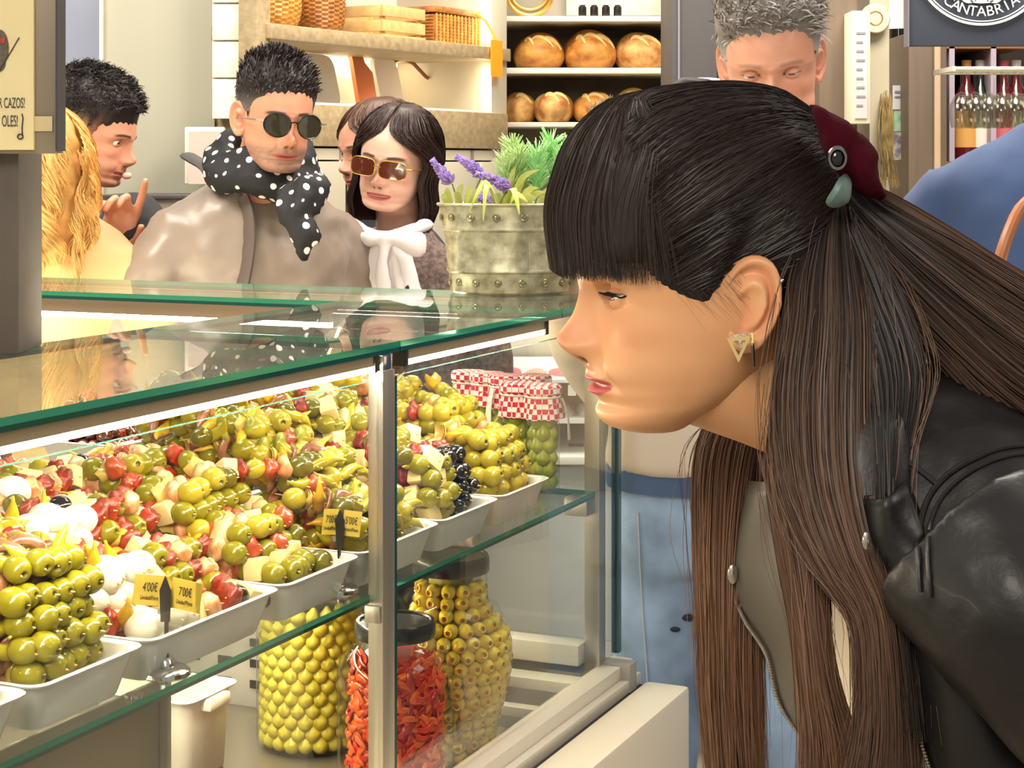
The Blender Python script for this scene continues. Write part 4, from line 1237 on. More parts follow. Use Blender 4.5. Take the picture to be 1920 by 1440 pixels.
# urn jar of stuffed olives
c = P(845, 1420, 2.50); c.z = ZD + .001
j3 = thing('olive_urn', 'urn-shaped glass jar of pimento-stuffed olives with a black lid', 'jar', c)
H3 = .274
up = [(z_ * 1.045, r_ * 1.035) for z_, r_ in [(0, .05), (.006, .055), (.05, .066), (.09, .077), (.13, .084), (.155, .083), (.175, .076), (.192, .061), (.204, .0535), (.22, .0505), (.245, .0495), (.2623, .0495)]]
uf = smooth_tab(up)
MB(Matrix.Translation(c)).lathe([(.001, 0)] + [(float(uf(z)), z) for z in np.linspace(0, H3 - .002, 40)], 48).build('glass', JG, j3)
lid_at(j3, c, .0545, H3 - .014, .024)
for sgn in (1,):
    k = MB(Matrix.Translation(c)); k.tube([(.045, -.025, .225), (.06, -.035, .222), (.07, -.04, .205), (.066, -.038, .19), (.06, -.034, .186)], [.006, .007, .006, .006, .005], 8); k.build('glass_handle', JG, j3)
    k = MB(Matrix.Translation(c)); k.tube([(-.045, .025, .225), (-.06, .035, .222), (-.07, .04, .205), (-.066, .038, .19), (-.06, .034, .186)], [.006, .007, .006, .006, .005], 8); k.build('glass_handle', JG, j3)
so = olive_mesh('stuffed_olive', M_yol2, .0102, M_pim, .5)
cnt = 0
for l in range(15):
    zz = .012 + l * .0162
    if zz > H3 - .02: break
    rad = float(uf(zz)) - .0112
    nn = int(2 * PI * rad / .0198)
    for i in range(nn):
        q = 2 * PI * (i + .5 * (l % 2)) / nn + .05 * math.sin(l * 2.1)
        if math.sin(q) > .3: continue
        o = link('stuffed_olive', so, j3)
        o.matrix_parent_inverse = Matrix.Identity(4)
        o.location = (math.cos(q) * rad, math.sin(q) * rad, zz + rnd.uniform(-.001, .001))
        o.rotation_euler = (0, rnd.uniform(-.3, .3), q + rnd.uniform(-.35, .35))
        cnt += 1
MB(Matrix.Translation(c)).lathe([(.001, .004)] + [(float(uf(z)) - .021, z) for z in np.linspace(.004, H3 - .02, 24)] + [(.001, H3 - .019)], 32).build('packed_olives', mat('olive_core', ()), j3, kind='stuff')

# ------------------------------------------------------------------ planter on the counter corner
c = P(957, 562, 2.945); c.z = ZT + .0005
pot = thing('potted_plant', 'galvanised oval planter with lavender, strappy leaves and bright green sprigs on the glass counter', 'plant', c)
M_galv = mat('galvanised', (206, 200, 166), .36, .4, col2=(146, 140, 112), scale=48, detail=9, bump=.15, bscale=60)
Mx = Matrix.Translation(c)
hb_ = .146
prof = [(.001, 0), (.094, 0), (.099, .003), (.1020, .033), (.1055, .036), (.1055, .039), (.1035, .042), (.110, .101), (.1138, .104), (.1138, .107), (.1120, .110), (.118, hb_ - .004), (.122, hb_ - .002), (.123, hb_), (.121, hb_ + .002), (.117, hb_), (.108, .1), (.1, .03)]
MB(Mx).lathe(prof, 56, sy=.72).build('bucket', M_galv, pot)
M_riv = mat('rivet', (150, 142, 108), .3, .7)
for zz, rr in ((.019, .1015), (.125, .1165)):
    for i in range(16):
        q = 2 * PI * (i + .5) / 16
        nx = Vector((math.cos(q), math.sin(q) / .72, 0)).normalized()
        o_ = Mx @ Vector((rr * math.cos(q), rr * .72 * math.sin(q), zz))
        Mr = Matrix.Translation(o_) @ nx.to_track_quat('Z', 'Y').to_matrix().to_4x4()
        k = MB(Mr); k.lathe([(.0065, -.001), (.0065, .001), (.005, .0015), (.0035, .0008), (.002, .002), (.0, .0028)], 12); k.build('rivet', M_riv, pot)
k = MB(Mx); k.box((.03, -.0745, .042), (.032, -.0705, .104)); k.build('seam', M_galv, pot)
MB(Mx).lathe([(.112, hb_ - .016), (.06, hb_ - .008), (.001, hb_ - .006)], 32, sy=.72).build('soil', mat('soil', (70, 56, 36), .9, bump=.6), pot)
M_leafy = mat('strappy_leaf', (222, 224, 130), .4, col2=(184, 200, 88), scale=30, sss=.1, sssc=(.5, .6, .1))
def leaf(base, tip, bend, wid, m, nm='leaf'):
    a = Vector(base); b = Vector(tip); mid = (a + b) / 2 + Vector(bend)
    pts = spline([a, (a + mid) / 2 + Vector(bend) * .25, mid, (mid + b) / 2 + Vector(bend) * .15, b], 10)
    k = MB(Mx); rings = []
    side = (b - a).cross(Vector((.2, -1, .3))).normalized()
    for i, p in enumerate(pts):
        t = i / 9; wv = wid * (math.sin(PI * min(1, t * .92 + .08)) ** .7) * (1 - .15 * t) + .0006
        p = Vector(p); up_ = Vector((0, -.3, 1)) * .0015
        rings.append([p - side * wv, p + up_ * -.9, p + side * wv, p + up_ * .2])
    k.loft(rings); return k.build(nm, m, pot)
def pl_(px, py, dd=0):
    v = P(px, py, 2.945 + dd) - c
    return v
for (x0, y0, x1, y1, bx, bz, dd) in [
    (845, 395, 826, 368, -.004, .012, -.03), (850, 398, 838, 352, -.004, .01, 0), (856, 396, 868, 345, 0, .012, -.02), (866, 396, 852, 360, 0, .01, -.04), (876, 398, 900, 352, .004, .01, -.01), (884, 396, 916, 366, .002, .014, -.03), (872, 397, 884, 345, .0, .005, .02),
    (935, 392, 905, 384, 0, .014, -.06), (940, 394, 880, 396, 0, .045, -.118), (930, 396, 906, 414, -.004, .05, -.122), (945, 394, 958, 330, 0, .01, -.02), (955, 394, 966, 312, -.003, .01, 0), (962, 394, 1012, 318, -.008, .018, -.02), (958, 396, 982, 342, 0, .01, -.05),
    (968, 396, 1010, 352, 0, .014, -.03), (975, 398, 1005, 372, 0, .014, -.06), (985, 398, 1022, 360, 0, .012, 0), (950, 398, 974, 402, 0, .04, -.12), (992, 398, 996, 345, 0, .01, .0), (940, 396, 928, 362, 0, .01, .01), (948, 396, 990, 380, 0, .02, -.08), (1004, 398, 1040, 350, 0, .01, .02), (1010, 398, 1030, 372, 0, .012, -.03)]:
    a = pl_(x0, y0, dd * .4); b = pl_(x1, y1, dd)
    a.z = max(a.z, hb_ - .012)
    leaf(a, b, (bx, dd * .1, bz), .0052, M_leafy)
# lavender
M_lav = mat('lavender_flower', (146, 116, 192), .6, col2=(184, 160, 220), scale=90)
M_stem = mat('green_stem', (128, 146, 60), .5)
for (x0, y0, x1, y1, xs, dd) in [(848, 345, 812, 302, 858, -.01), (905, 328, 858, 295, 880, .0), (962, 352, 896, 326, 930, -.02), (925, 384, 900, 370, 925, -.05)]:
    a = pl_(x0, y0, dd); b = pl_(x1, y1, dd); r0 = pl_(xs, 396, dd * .3)
    r0.z = hb_ - .012
    k = MB(Mx); k.tube([r0, (r0 + a) / 2 + Vector((0, 0, .008)), a], .0014, 6); st = k.build('stem', M_stem, pot)
    k = MB(Mx)
    ax = (b - a); Ln = ax.length; axn = ax.normalized(); e1 = axn.orthogonal().normalized(); e2 = axn.cross(e1)
    for i in range(190):
        t = rnd.random(); q = rnd.uniform(0, 2 * PI); rr = .0145 * (1 - .6 * t) * (.6 + .4 * rnd.random())
        o_ = a + ax * t; d_ = (e1 * math.cos(q) + e2 * math.sin(q) + axn * .8).normalized()
        k.tube([o_ + d_ * .002, o_ + d_ * rr * .8, o_ + d_ * rr * 1.25], [.0014, .0030, .0008], 5)
    k.build('flower_spike', M_lav, pot)
# bright green feathery sprigs
M_fir = mat('bright_sprig', (188, 222, 150), .5, col2=(214, 234, 172), scale=40)
M_fir2 = mat('fresh_sprig', (164, 226, 146), .5, col2=(198, 238, 180), scale=40)
def sprig(px, py, x2, y2, dd, m, rr=.03, n=150):
    a = pl_(px, py, dd); b = pl_(x2, y2, dd - .01)
    a.z = max(a.z, hb_ - .012)
    k = MB(Mx); ax = b - a; axn = ax.normalized(); e1 = axn.orthogonal().normalized(); e2 = axn.cross(e1)
    k.tube([a, (a + b) / 2, b], [.0015, .0015, .001], 5)
    for i in range(n):
        t = .25 + .75 * rnd.random() ** .8; q = rnd.uniform(0, 2 * PI)
        o_ = a + ax * t; d_ = (e1 * math.cos(q) + e2 * math.sin(q) + axn * .75).normalized()
        l_ = rr * rnd.uniform(.6, 1)
        k.tube([o_, o_ + d_ * l_ * .5 + axn * .002, o_ + d_ * l_ + axn * .006], [.0012, .0011, .0006], 4)
    return k.build('sprig', m, pot)
sprig(975, 392, 972, 290, .03, M_fir)
sprig(1005, 392, 1008, 285, .02, M_fir2)
sprig(1035, 392, 1055, 290, .03, M_fir2)
sprig(960, 392, 948, 300, .02, M_fir)
sprig(1000, 392, 1035, 265, .05, M_fir2)
sprig(1050, 392, 1075, 275, .05, M_fir2)
sprig(985, 392, 960, 270, .05, M_fir)
# ------------------------------------------------------------------ people: heads, hair, hands, clothes
def smst(a, b, x):
    t = np.clip((x - a) / (b - a), 0, 1)
    return t * t * (3 - 2 * t)
FT = [(.130, -.005), (.125, .02), (.115, .045), (.105, .064), (.095, .078), (.075, .093), (.055, .1005), (.035, .1045), (.023, .1055), (.013, .101), (.003, .0955), (-.010, .0935), (-.025, .0945), (-.042, .0995), (-.049, .0985), (-.056, .095), (-.062, .0935), (-.072, .0893), (-.080, .0918), (-.087, .0895), (-.0925, .082), (-.0955, .072), (-.0975, .06), (-.0985, .05)]
WT = [(.130, .012), (.12, .035), (.105, .052), (.085, .064), (.055, .070), (.025, .069), (-.005, .0665), (-.025, .064), (-.045, .060), (-.065, .053), (-.08, .045), (-.09, .035), (-.0955, .024), (-.0985, .008)]
BT = [(.130, -.03), (.12, -.06), (.1, -.083), (.06, -.093), (.03, -.092), (0, -.082), (-.03, -.065), (-.05, -.042), (-.07, -.012), (-.085, .015), (-.0955, .03), (-.0985, .04)]
NT_ = [(.026, 0), (.018, .0025), (.0125, .005), (.004, .0115), (-.008, .019), (-.015, .0245), (-.0215, .0285), (-.027, .0265), (-.032, .0205), (-.037, .012), (-.042, .004), (-.047, 0)]
SW = [(.026, .007), (.013, .0075), (0, .0085), (-.012, .0105), (-.0215, .0125), (-.03, .0145), (-.042, .012), (-.047, .010)]

def head_data(nt=90, nz=110, nose=1.0, lips=1.0, skin=(222, 168, 136), lipc=(190, 92, 92), browc=None, stubble=None, mouth_open=0, jaw=1.0, lidz=.0042, eye_x=.0885, blush=None, wid=1.0):
    f, wf, bf, nf, sf = map(smooth_tab, (FT, WT, BT, NT_, SW))
    # levels: dense over the face
    zz = np.linspace(-.0985, .130, 1200)
    dens = np.where(zz < .035, 2.4, 1.0) + 1.6 * np.exp(-((zz - .011) / .012) ** 2) + 1.6 * np.exp(-((zz + .058) / .012) ** 2) + 2 * np.exp(-((zz - .13) / .006) ** 2) + 2 * np.exp(-((zz + .0985) / .004) ** 2)
    cs = np.cumsum(dens); cs = (cs - cs[0]) / (cs[-1] - cs[0])
    zl = np.interp(np.linspace(0, 1, nz), cs, zz)
    t = np.linspace(-1, 1, nt + 1)[:-1]
    th = PI * np.sign(t) * np.abs(t) ** 1.45
    Z, T = np.meshgrid(zl, th, indexing='ij')
    Fz, Wz, Bz = f(Z), wf(Z), bf(Z)
    Wz = Wz * np.where(Z < -.03, 1 + (jaw - 1) * smst(-.03, -.06, Z), 1) if jaw != 1 else Wz
    cx = (Fz + Bz) / 2; a = (Fz - Bz) / 2
    ct, st = np.cos(T), np.sin(T)
    ex = np.where(ct > 0, .80, 1.0)
    X = cx + a * np.sign(ct) * np.abs(ct) ** ex
    Y = Wz * np.sign(st) * np.abs(st) ** .95
    front = smst(.02, .06, X)
    ay = np.abs(Y)
    # sockets, brow, cheek
    X -= front * .0085 * np.exp(-((ay - .029) / .0135) ** 2 - ((Z - .010) / .0095) ** 2)
    X += front * .0025 * np.exp(-((ay - .026) / .018) ** 2 - ((Z - .027) / .007) ** 2)
    ck = front * np.exp(-((ay - .043) / .016) ** 2 - ((Z + .014) / .014) ** 2)
    X += .0035 * ck; Y += np.sign(Y) * .002 * ck
    # nose
    s_ = sf(Z)
    X += nose * front * nf(Z) * np.exp(-(ay / s_) ** 2.3)
    X += nose * front * .0065 * np.exp(-((ay - .0125) / .0052) ** 2 - ((Z + .029) / .0058) ** 2)
    X -= front * .003 * np.exp(-((ay - .0205) / .004) ** 2 - ((Z + .033) / .012) ** 2)      # crease beside the nose
    nos = front * np.exp(-((ay - .0065) / .0034) ** 2 - ((Z + .0385) / .003) ** 2)
    X -= .006 * nos
    # mouth
    mw = .0285
    lat = np.clip(1 - (ay / mw) ** 2, 0, 1) ** .85
    zc = -.0578 + .0018 * (ay / mw) ** 2
    up = np.exp(-((Z - zc - .0042) / .0030) ** 2) * lat
    lo = np.exp(-((Z - zc + .0048) / .0036) ** 2) * lat
    cr = np.exp(-((Z - zc) / (.0015 + mouth_open)) ** 2) * lat
    X += lips * front * (.0038 * up + .0052 * lo) - front * .0055 * cr
    X -= front * .002 * np.exp(-((ay) / .004) ** 2 - ((Z + .047) / .004) ** 2)
    X -= front * .0015 * np.exp(-((ay - .027) / .005) ** 2 - ((Z + .058) / .008) ** 2)
    # eyes and lids
    ze, ye, R = .0105, .030, .0120
    dy = ay - ye; dz = Z - ze
    rr2 = dy * dy + dz * dz
    xs = eye_x - R + np.sqrt(np.clip(R * R * 1.02 - rr2, 0, None))
    uu = np.clip(dy / .0140, -1, 1)
    zu = lidz * (1 - uu * uu) ** .8 + .0006 * uu
    zlow = -.0034 * (1 - uu * uu) ** .8 + .0006 * uu
    op = (np.abs(dy) < .0140) & (dz < zu) & (dz > zlow) & (X > .05)
    near = np.exp(-(np.clip(np.sqrt((dy / 1.25) ** 2 + dz ** 2) - .0085, 0, None) / .003) ** 2) * (X > .05)
    lid = xs + .0016
    X = np.where(near > .01, np.maximum(X, X * (1 - near) + np.maximum(X, lid) * near), X)
    X = np.where((near > .5) & (rr2 < R * R), X * (1 - near) + lid * near, X)
    X = np.where(op, xs - .0035, X)
    crz = np.exp(-((dz - zu - .0042) / .0011) ** 2) * (np.abs(dy) < .0135) * front
    X -= .0011 * crz
    fold = np.abs((ay - .0205) - (.5 * (-.032 - Z))) / 1.12
    X -= front * .0016 * np.exp(-(fold / .0028) ** 2) * smst(-.066, -.052, Z) * smst(-.024, -.034, Z)
    Zo = np.where(Z < -.062, -.062 + (Z + .062) * .90, Z)
    V = np.stack([X, Y * wid, Zo], -1).reshape(-1, 3)
    n1, n2 = nz, nt
    faces = [(i * n2 + j, i * n2 + (j + 1) % n2, (i + 1) * n2 + (j + 1) % n2, (i + 1) * n2 + j) for i in range(n1 - 1) for j in range(n2)]
    faces.append(tuple(range(n2 - 1, -1, -1))); faces.append(tuple((n1 - 1) * n2 + j for j in range(n2)))
    sk = np.array(srgb(*skin)[:3]); C = np.ones((n1, n2, 3)) * sk
    def blend(m, c):
        nonlocal C
        m = np.clip(m, 0, 1)[..., None]
        C = C * (1 - m) + np.array(srgb(*c)[:3]) * m
    if blush:
        blend(.26 * np.exp(-((ay - .04) / .02) ** 2 - ((Z + .018) / .016) ** 2) * front + .45 * np.exp(-(ay / .014) ** 2 - ((Z + .022) / .012) ** 2) * front, blush)
    if stubble:
        m = smst(-.03, -.048, Z) * smst(-.005, .035, X) * .95
        m = np.maximum(m, .8 * front * np.exp(-(ay / .022) ** 2 - ((Z + .048) / .005) ** 2))
        rng = np.random.default_rng(3); blend(m * (.55 + .45 * rng.random(m.shape)), stubble)
    blend(front * 1.2 * smst(1.1, .78, np.abs(Z - zc) / (np.where(Z > zc, .0072, .0090) * lat ** .6 + 2e-4)) * (X > .06) * (ay < mw), lipc)
    if mouth_open:
        blend(front * 1.5 * np.exp(-((Z - zc) / (mouth_open * .8)) ** 4) * smst(.45, .8, lat), (226, 214, 200))
    blend(1.2 * nos, (70, 34, 26))
    if browc:
        bz = .0265 + .002 * np.exp(-((ay - .032) / .012) ** 2) - .10 * np.clip(ay - .040, 0, 1)
        blend(front * .95 * np.exp(-((Z - bz) / .0033) ** 4) * smst(.011, .017, ay) * smst(.053, .044, ay), browc)
    blend(front * .5 * np.exp(-((dz - zu - .0006) / .0009) ** 2) * (np.abs(dy) < .0138), (60, 34, 26))
    return V, faces, C.reshape(-1, 3)

EAR_PX = [(1372, 520), (1385, 500), (1405, 482), (1428, 478), (1450, 488), (1463, 515), (1466, 550), (1460, 590), (1448, 620), (1432, 645), (1412, 662), (1394, 656), (1382, 635), (1375, 610), (1370, 585), (1370, 550)]
def ear_data(side=1, n=44, skin=(222, 168, 136), inner=(206, 120, 96)):
    pts = np.array([((1390 - x) / 2609, (585 - y) / 2609) for x, y in EAR_PX])
    c0 = np.array(((1390 - 1416) / 2609, (585 - 570) / 2609))
    d = pts - c0
    ang = np.arctan2(d[:, 1], d[:, 0]); R = np.hypot(d[:, 0], d[:, 1])
    o = np.argsort(ang); ang = ang[o]; R = R[o]
    ph = np.linspace(-PI, PI, n + 1)[:-1]
    Rp = np.interp(ph, np.r_[ang - 2 * PI, ang, ang + 2 * PI], np.r_[R, R, R])
    Rp = (np.roll(Rp, 1) + 2 * Rp + np.roll(Rp, -1)) / 4
    V = []; C = []
    sk = np.array(srgb(*skin)[:3]); inn = np.array(srgb(*inner)[:3])
    rhos = list(np.linspace(0, 1, 17)) + [1.03, 1.02, .92, .75]
    for k, rho in enumerate(rhos):
        for j, p in enumerate(ph):
            fx = c0[0] + rho * Rp[j] * math.cos(p); uz = c0[1] + rho * Rp[j] * math.sin(p)
            back = np.clip((-(fx - .006)) / .036, 0, 1)
            h = .002 + .017 * back ** .8
            lobe = float(smst(-.012, -.022, np.array(uz)))
            g = 1 - lobe
            fr = float(smst(.004, -.004, np.array(fx)))
            h += g * .0034 * math.exp(-((rho - .9) / .09) ** 2) * (.35 + .65 * max(fr, float(smst(.008, .016, np.array(uz)))))
            h -= g * .0042 * math.exp(-((rho - .68) / .11) ** 2) * fr
            h += g * .0030 * math.exp(-((rho - .42) / .12) ** 2) * fr
            dc = math.hypot(fx + .001, (uz + .001) * .75)
            con = math.exp(-(dc / .0095) ** 2)
            h -= .012 * con
            h += .0045 * math.exp(-((fx - .0065) / .0032) ** 2 - ((uz) / .006) ** 2)
            h += lobe * .002 * math.exp(-(rho / .8) ** 2)
            if k >= 17:
                h -= (.002, .006, .010, .018)[k - 17]
            V.append((fx - .006, side * h, uz))
            m = min(1, con * .8 + .35 * math.exp(-((rho - .68) / .11) ** 2) * fr + .25 * math.exp(-((rho - 1) / .12) ** 2))
            C.append(sk * (1 - m) + inn * m)
    K = len(rhos)
    fs = [(i * n + j, i * n + (j + 1) % n, (i + 1) * n + (j + 1) % n, (i + 1) * n + j) for i in range(K - 1) for j in range(n)]
    if side > 0: fs = [f[::-1] for f in fs]
    return np.array(V), fs, np.array(C)

M_skin = mat('skin', (222, 168, 136), .42, attr=True, sss=.07, sssc=(1, .35, .18), spec=.4, var=.03, scale=40)
M_eye = None
def eye_mat(name, iris=(70, 44, 28)):
    if name in MATS: return MATS[name]
    m = bpy.data.materials.new(name); m.use_nodes = True
    nt = m.node_tree; b = nt.nodes['Principled BSDF']; b.inputs['Roughness'].default_value = .08
    tc = nt.nodes.new('ShaderNodeTexCoord'); sp = nt.nodes.new('ShaderNodeSeparateXYZ')
    cr = nt.nodes.new('ShaderNodeValToRGB')
    nt.links.new(tc.outputs['Object'], sp.inputs[0]); 
    mr = nt.nodes.new('ShaderNodeMapRange'); mr.inputs['From Min'].default_value = .0090; mr.inputs['From Max'].default_value = .0120
    nt.links.new(sp.outputs['X'], mr.inputs['Value']); nt.links.new(mr.outputs[0], cr.inputs['Fac'])
    e = cr.color_ramp.elements
    e[0].position = .40; e[0].color = srgb(236, 228, 222)
    e[1].position = .46; e[1].color = srgb(*[int(c * .5) for c in iris])
    x = e.new(.55); x.color = srgb(*iris)
    x = e.new(.84); x.color = srgb(*iris)
    x = e.new(.88); x.color = srgb(8, 6, 5)
    nt.links.new(cr.outputs[0], b.inputs['Base Color'])
    MATS[name] = m
    return m
eyek = MB(); eyek.ell((0, 0, 0), (.012, .012, .012), None, 28, 20)

class Strands:
    def __init__(s): s.P = []; s.r = []; s.c = []
    def add(s, pts, r, col):
        s.P.append(np.asarray(pts, float)); s.r.append(r); s.c.append(col)
def strand_mesh(name, S, m, parent, taper=.25, kind=None, width=1.25):
    """all the strands of one head of hair as slim ribbons that taper to their tips"""
    Vs = []; Fs = []; Cs = []; off = 0
    byn = {}
    rg = np.random.default_rng(5)
    for p, r, c in zip(S.P, S.r, S.c): byn.setdefault(len(p), []).append((p, r, c))
    for n, L_ in byn.items():
        Pn = np.stack([q[0] for q in L_]); r = np.array([q[1] for q in L_]); c = np.stack([np.broadcast_to(np.asarray(q[2], float), (n, 3)) for q in L_])
        k = len(L_)
        T = np.gradient(Pn, axis=1); T /= np.linalg.norm(T, axis=2, keepdims=True) + 1e-12
        ref = np.zeros_like(T); ref[..., 1] = 1.0; ref[..., 0] = .13
        A = np.cross(T, ref); A /= np.linalg.norm(A, axis=2, keepdims=True) + 1e-9
        B = np.cross(A, T)
        q = rg.uniform(-.8, .8, k)[:, None, None]
        A = A * np.cos(q) + B * np.sin(q)
        prof = np.interp(np.linspace(0, 1, n), [0, .08, .7, 1], [.7, 1, .9, taper])
        R = (r[:, None] * prof[None])[..., None] * width
        V = np.stack([Pn - A * R, Pn + A * R], 2)
        idx = np.arange(k * n * 2).reshape(k, n, 2) + off
        f = np.stack([idx[:, :-1, 0], idx[:, :-1, 1], idx[:, 1:, 1], idx[:, 1:, 0]], -1).reshape(-1, 4)
        Vs.append(V.reshape(-1, 3)); Fs.append(f); Cs.append(np.repeat(c.reshape(-1, 3), 2, 0)); off += k * n * 2
    V = np.concatenate(Vs); Fa = np.concatenate(Fs); C = np.concatenate(Cs)
    me = bpy.data.meshes.new(name)
    me.vertices.add(len(V)); me.vertices.foreach_set('co', V.astype(np.float32).ravel())
    me.loops.add(Fa.size); me.loops.foreach_set('vertex_index', Fa.astype(np.int32).ravel())
    me.polygons.add(len(Fa)); me.polygons.foreach_set('loop_start', np.arange(0, Fa.size, 4, dtype=np.int32))
    me.polygons.foreach_set('use_smooth', np.ones(len(Fa), bool))
    me.materials.append(m)
    at = me.color_attributes.new('Col', 'FLOAT_COLOR', 'POINT')
    at.data.foreach_set('color', np.c_[C, np.ones(len(C))].astype(np.float32).ravel())
    me.update(); me.validate()
    return link(name, me, parent, kind=kind)

M_hair = mat('hair', (40, 28, 22), .44, attr=True, spec=.32)
def mesh_np(name, V, Fc, C, m, parent):
    k = MB(); k.v = [tuple(p) for p in V]; k.f = Fc; k.mi = [0] * len(Fc)
    if C is not None: k.col = np.c_[C, np.ones(len(C))]
    return k.build(name, m, parent, auto=None)

def xf(M, V):
    A = np.array(M)[:3, :3]; t = np.array(M)[:3, 3]
    return V @ A.T + t

def head_matrix(px, py, d, yaw, pitch=0, roll=0, s=1.0):
    """yaw: world angle of the view direction; pitch > 0 looks down; roll > 0 leans to the own right"""
    return Matrix.Translation(P(px, py, d)) @ Matrix.Rotation(yaw, 4, 'Z') @ Matrix.Rotation(pitch, 4, 'Y') @ Matrix.Rotation(roll, 4, 'X') @ Matrix.Scale(s, 4)

def add_head(root, M, neck_to=None, neck_r=.055, eyes=True, iris=(70, 44, 28), gaze=(0, 0), nt=90, nz=110, ears=(1, 1), neck_extra=None, eye_x=.0885, name='body', **kw):
    skin = kw.get('skin', (222, 168, 136))
    V, Fc, C = head_data(nt, nz, eye_x=eye_x, **kw)
    Vs = [xf(M, V)]; Fs = list(Fc); Cs = [C]
    off = len(V)
    def more(V2, F2, C2):
        nonlocal off
        Vs.append(V2); Cs.append(C2); Fs.extend([tuple(i + off for i in f) for f in F2]); off += len(V2)
    for s, on in zip((1, -1), ears):
        if on:
            Ve, Fe, Ce = ear_data(s, skin=skin)
            Ve = Ve + np.array((.0105, s * .0640, .0))
            more(xf(M, Ve), Fe, Ce)
    # neck
    if neck_to is not None:
        a = M @ Vector((-.012, 0, -.03)); b = Vector(neck_to); s = M.to_scale().x
        k = MB(); mid = (a + b) / 2
        k.tube(spline([a, mid, b], 10), [neck_r * s * q for q in np.linspace(.95, 1.08, 10)], 28)
        col = np.ones((len(k.v), 3)) * np.array(srgb(*skin)[:3])
        more(np.array(k.v), k.f, col)
    if neck_extra is not None:
        V2, F2 = neck_extra
        more(V2, F2, np.ones((len(V2), 3)) * np.array(srgb(*skin)[:3]))
    body = mesh_np(name, np.concatenate(Vs), Fs, np.concatenate(Cs), M_skin, root)
    if eyes:
        em = eye_mat('eye_%d_%d_%d' % iris, iris)
        for s in (1, -1):
            o = link('eyeball', eyek.mesh('eyeball', em), root)
            o.matrix_parent_inverse = Matrix.Translation(root.location).inverted()
            o.matrix_basis = M @ Matrix.Translation((eye_x - .0120, s * .030, .0105)) @ Matrix.Rotation(gaze[0], 4, 'Z') @ Matrix.Rotation(gaze[1], 4, 'Y')
    return body

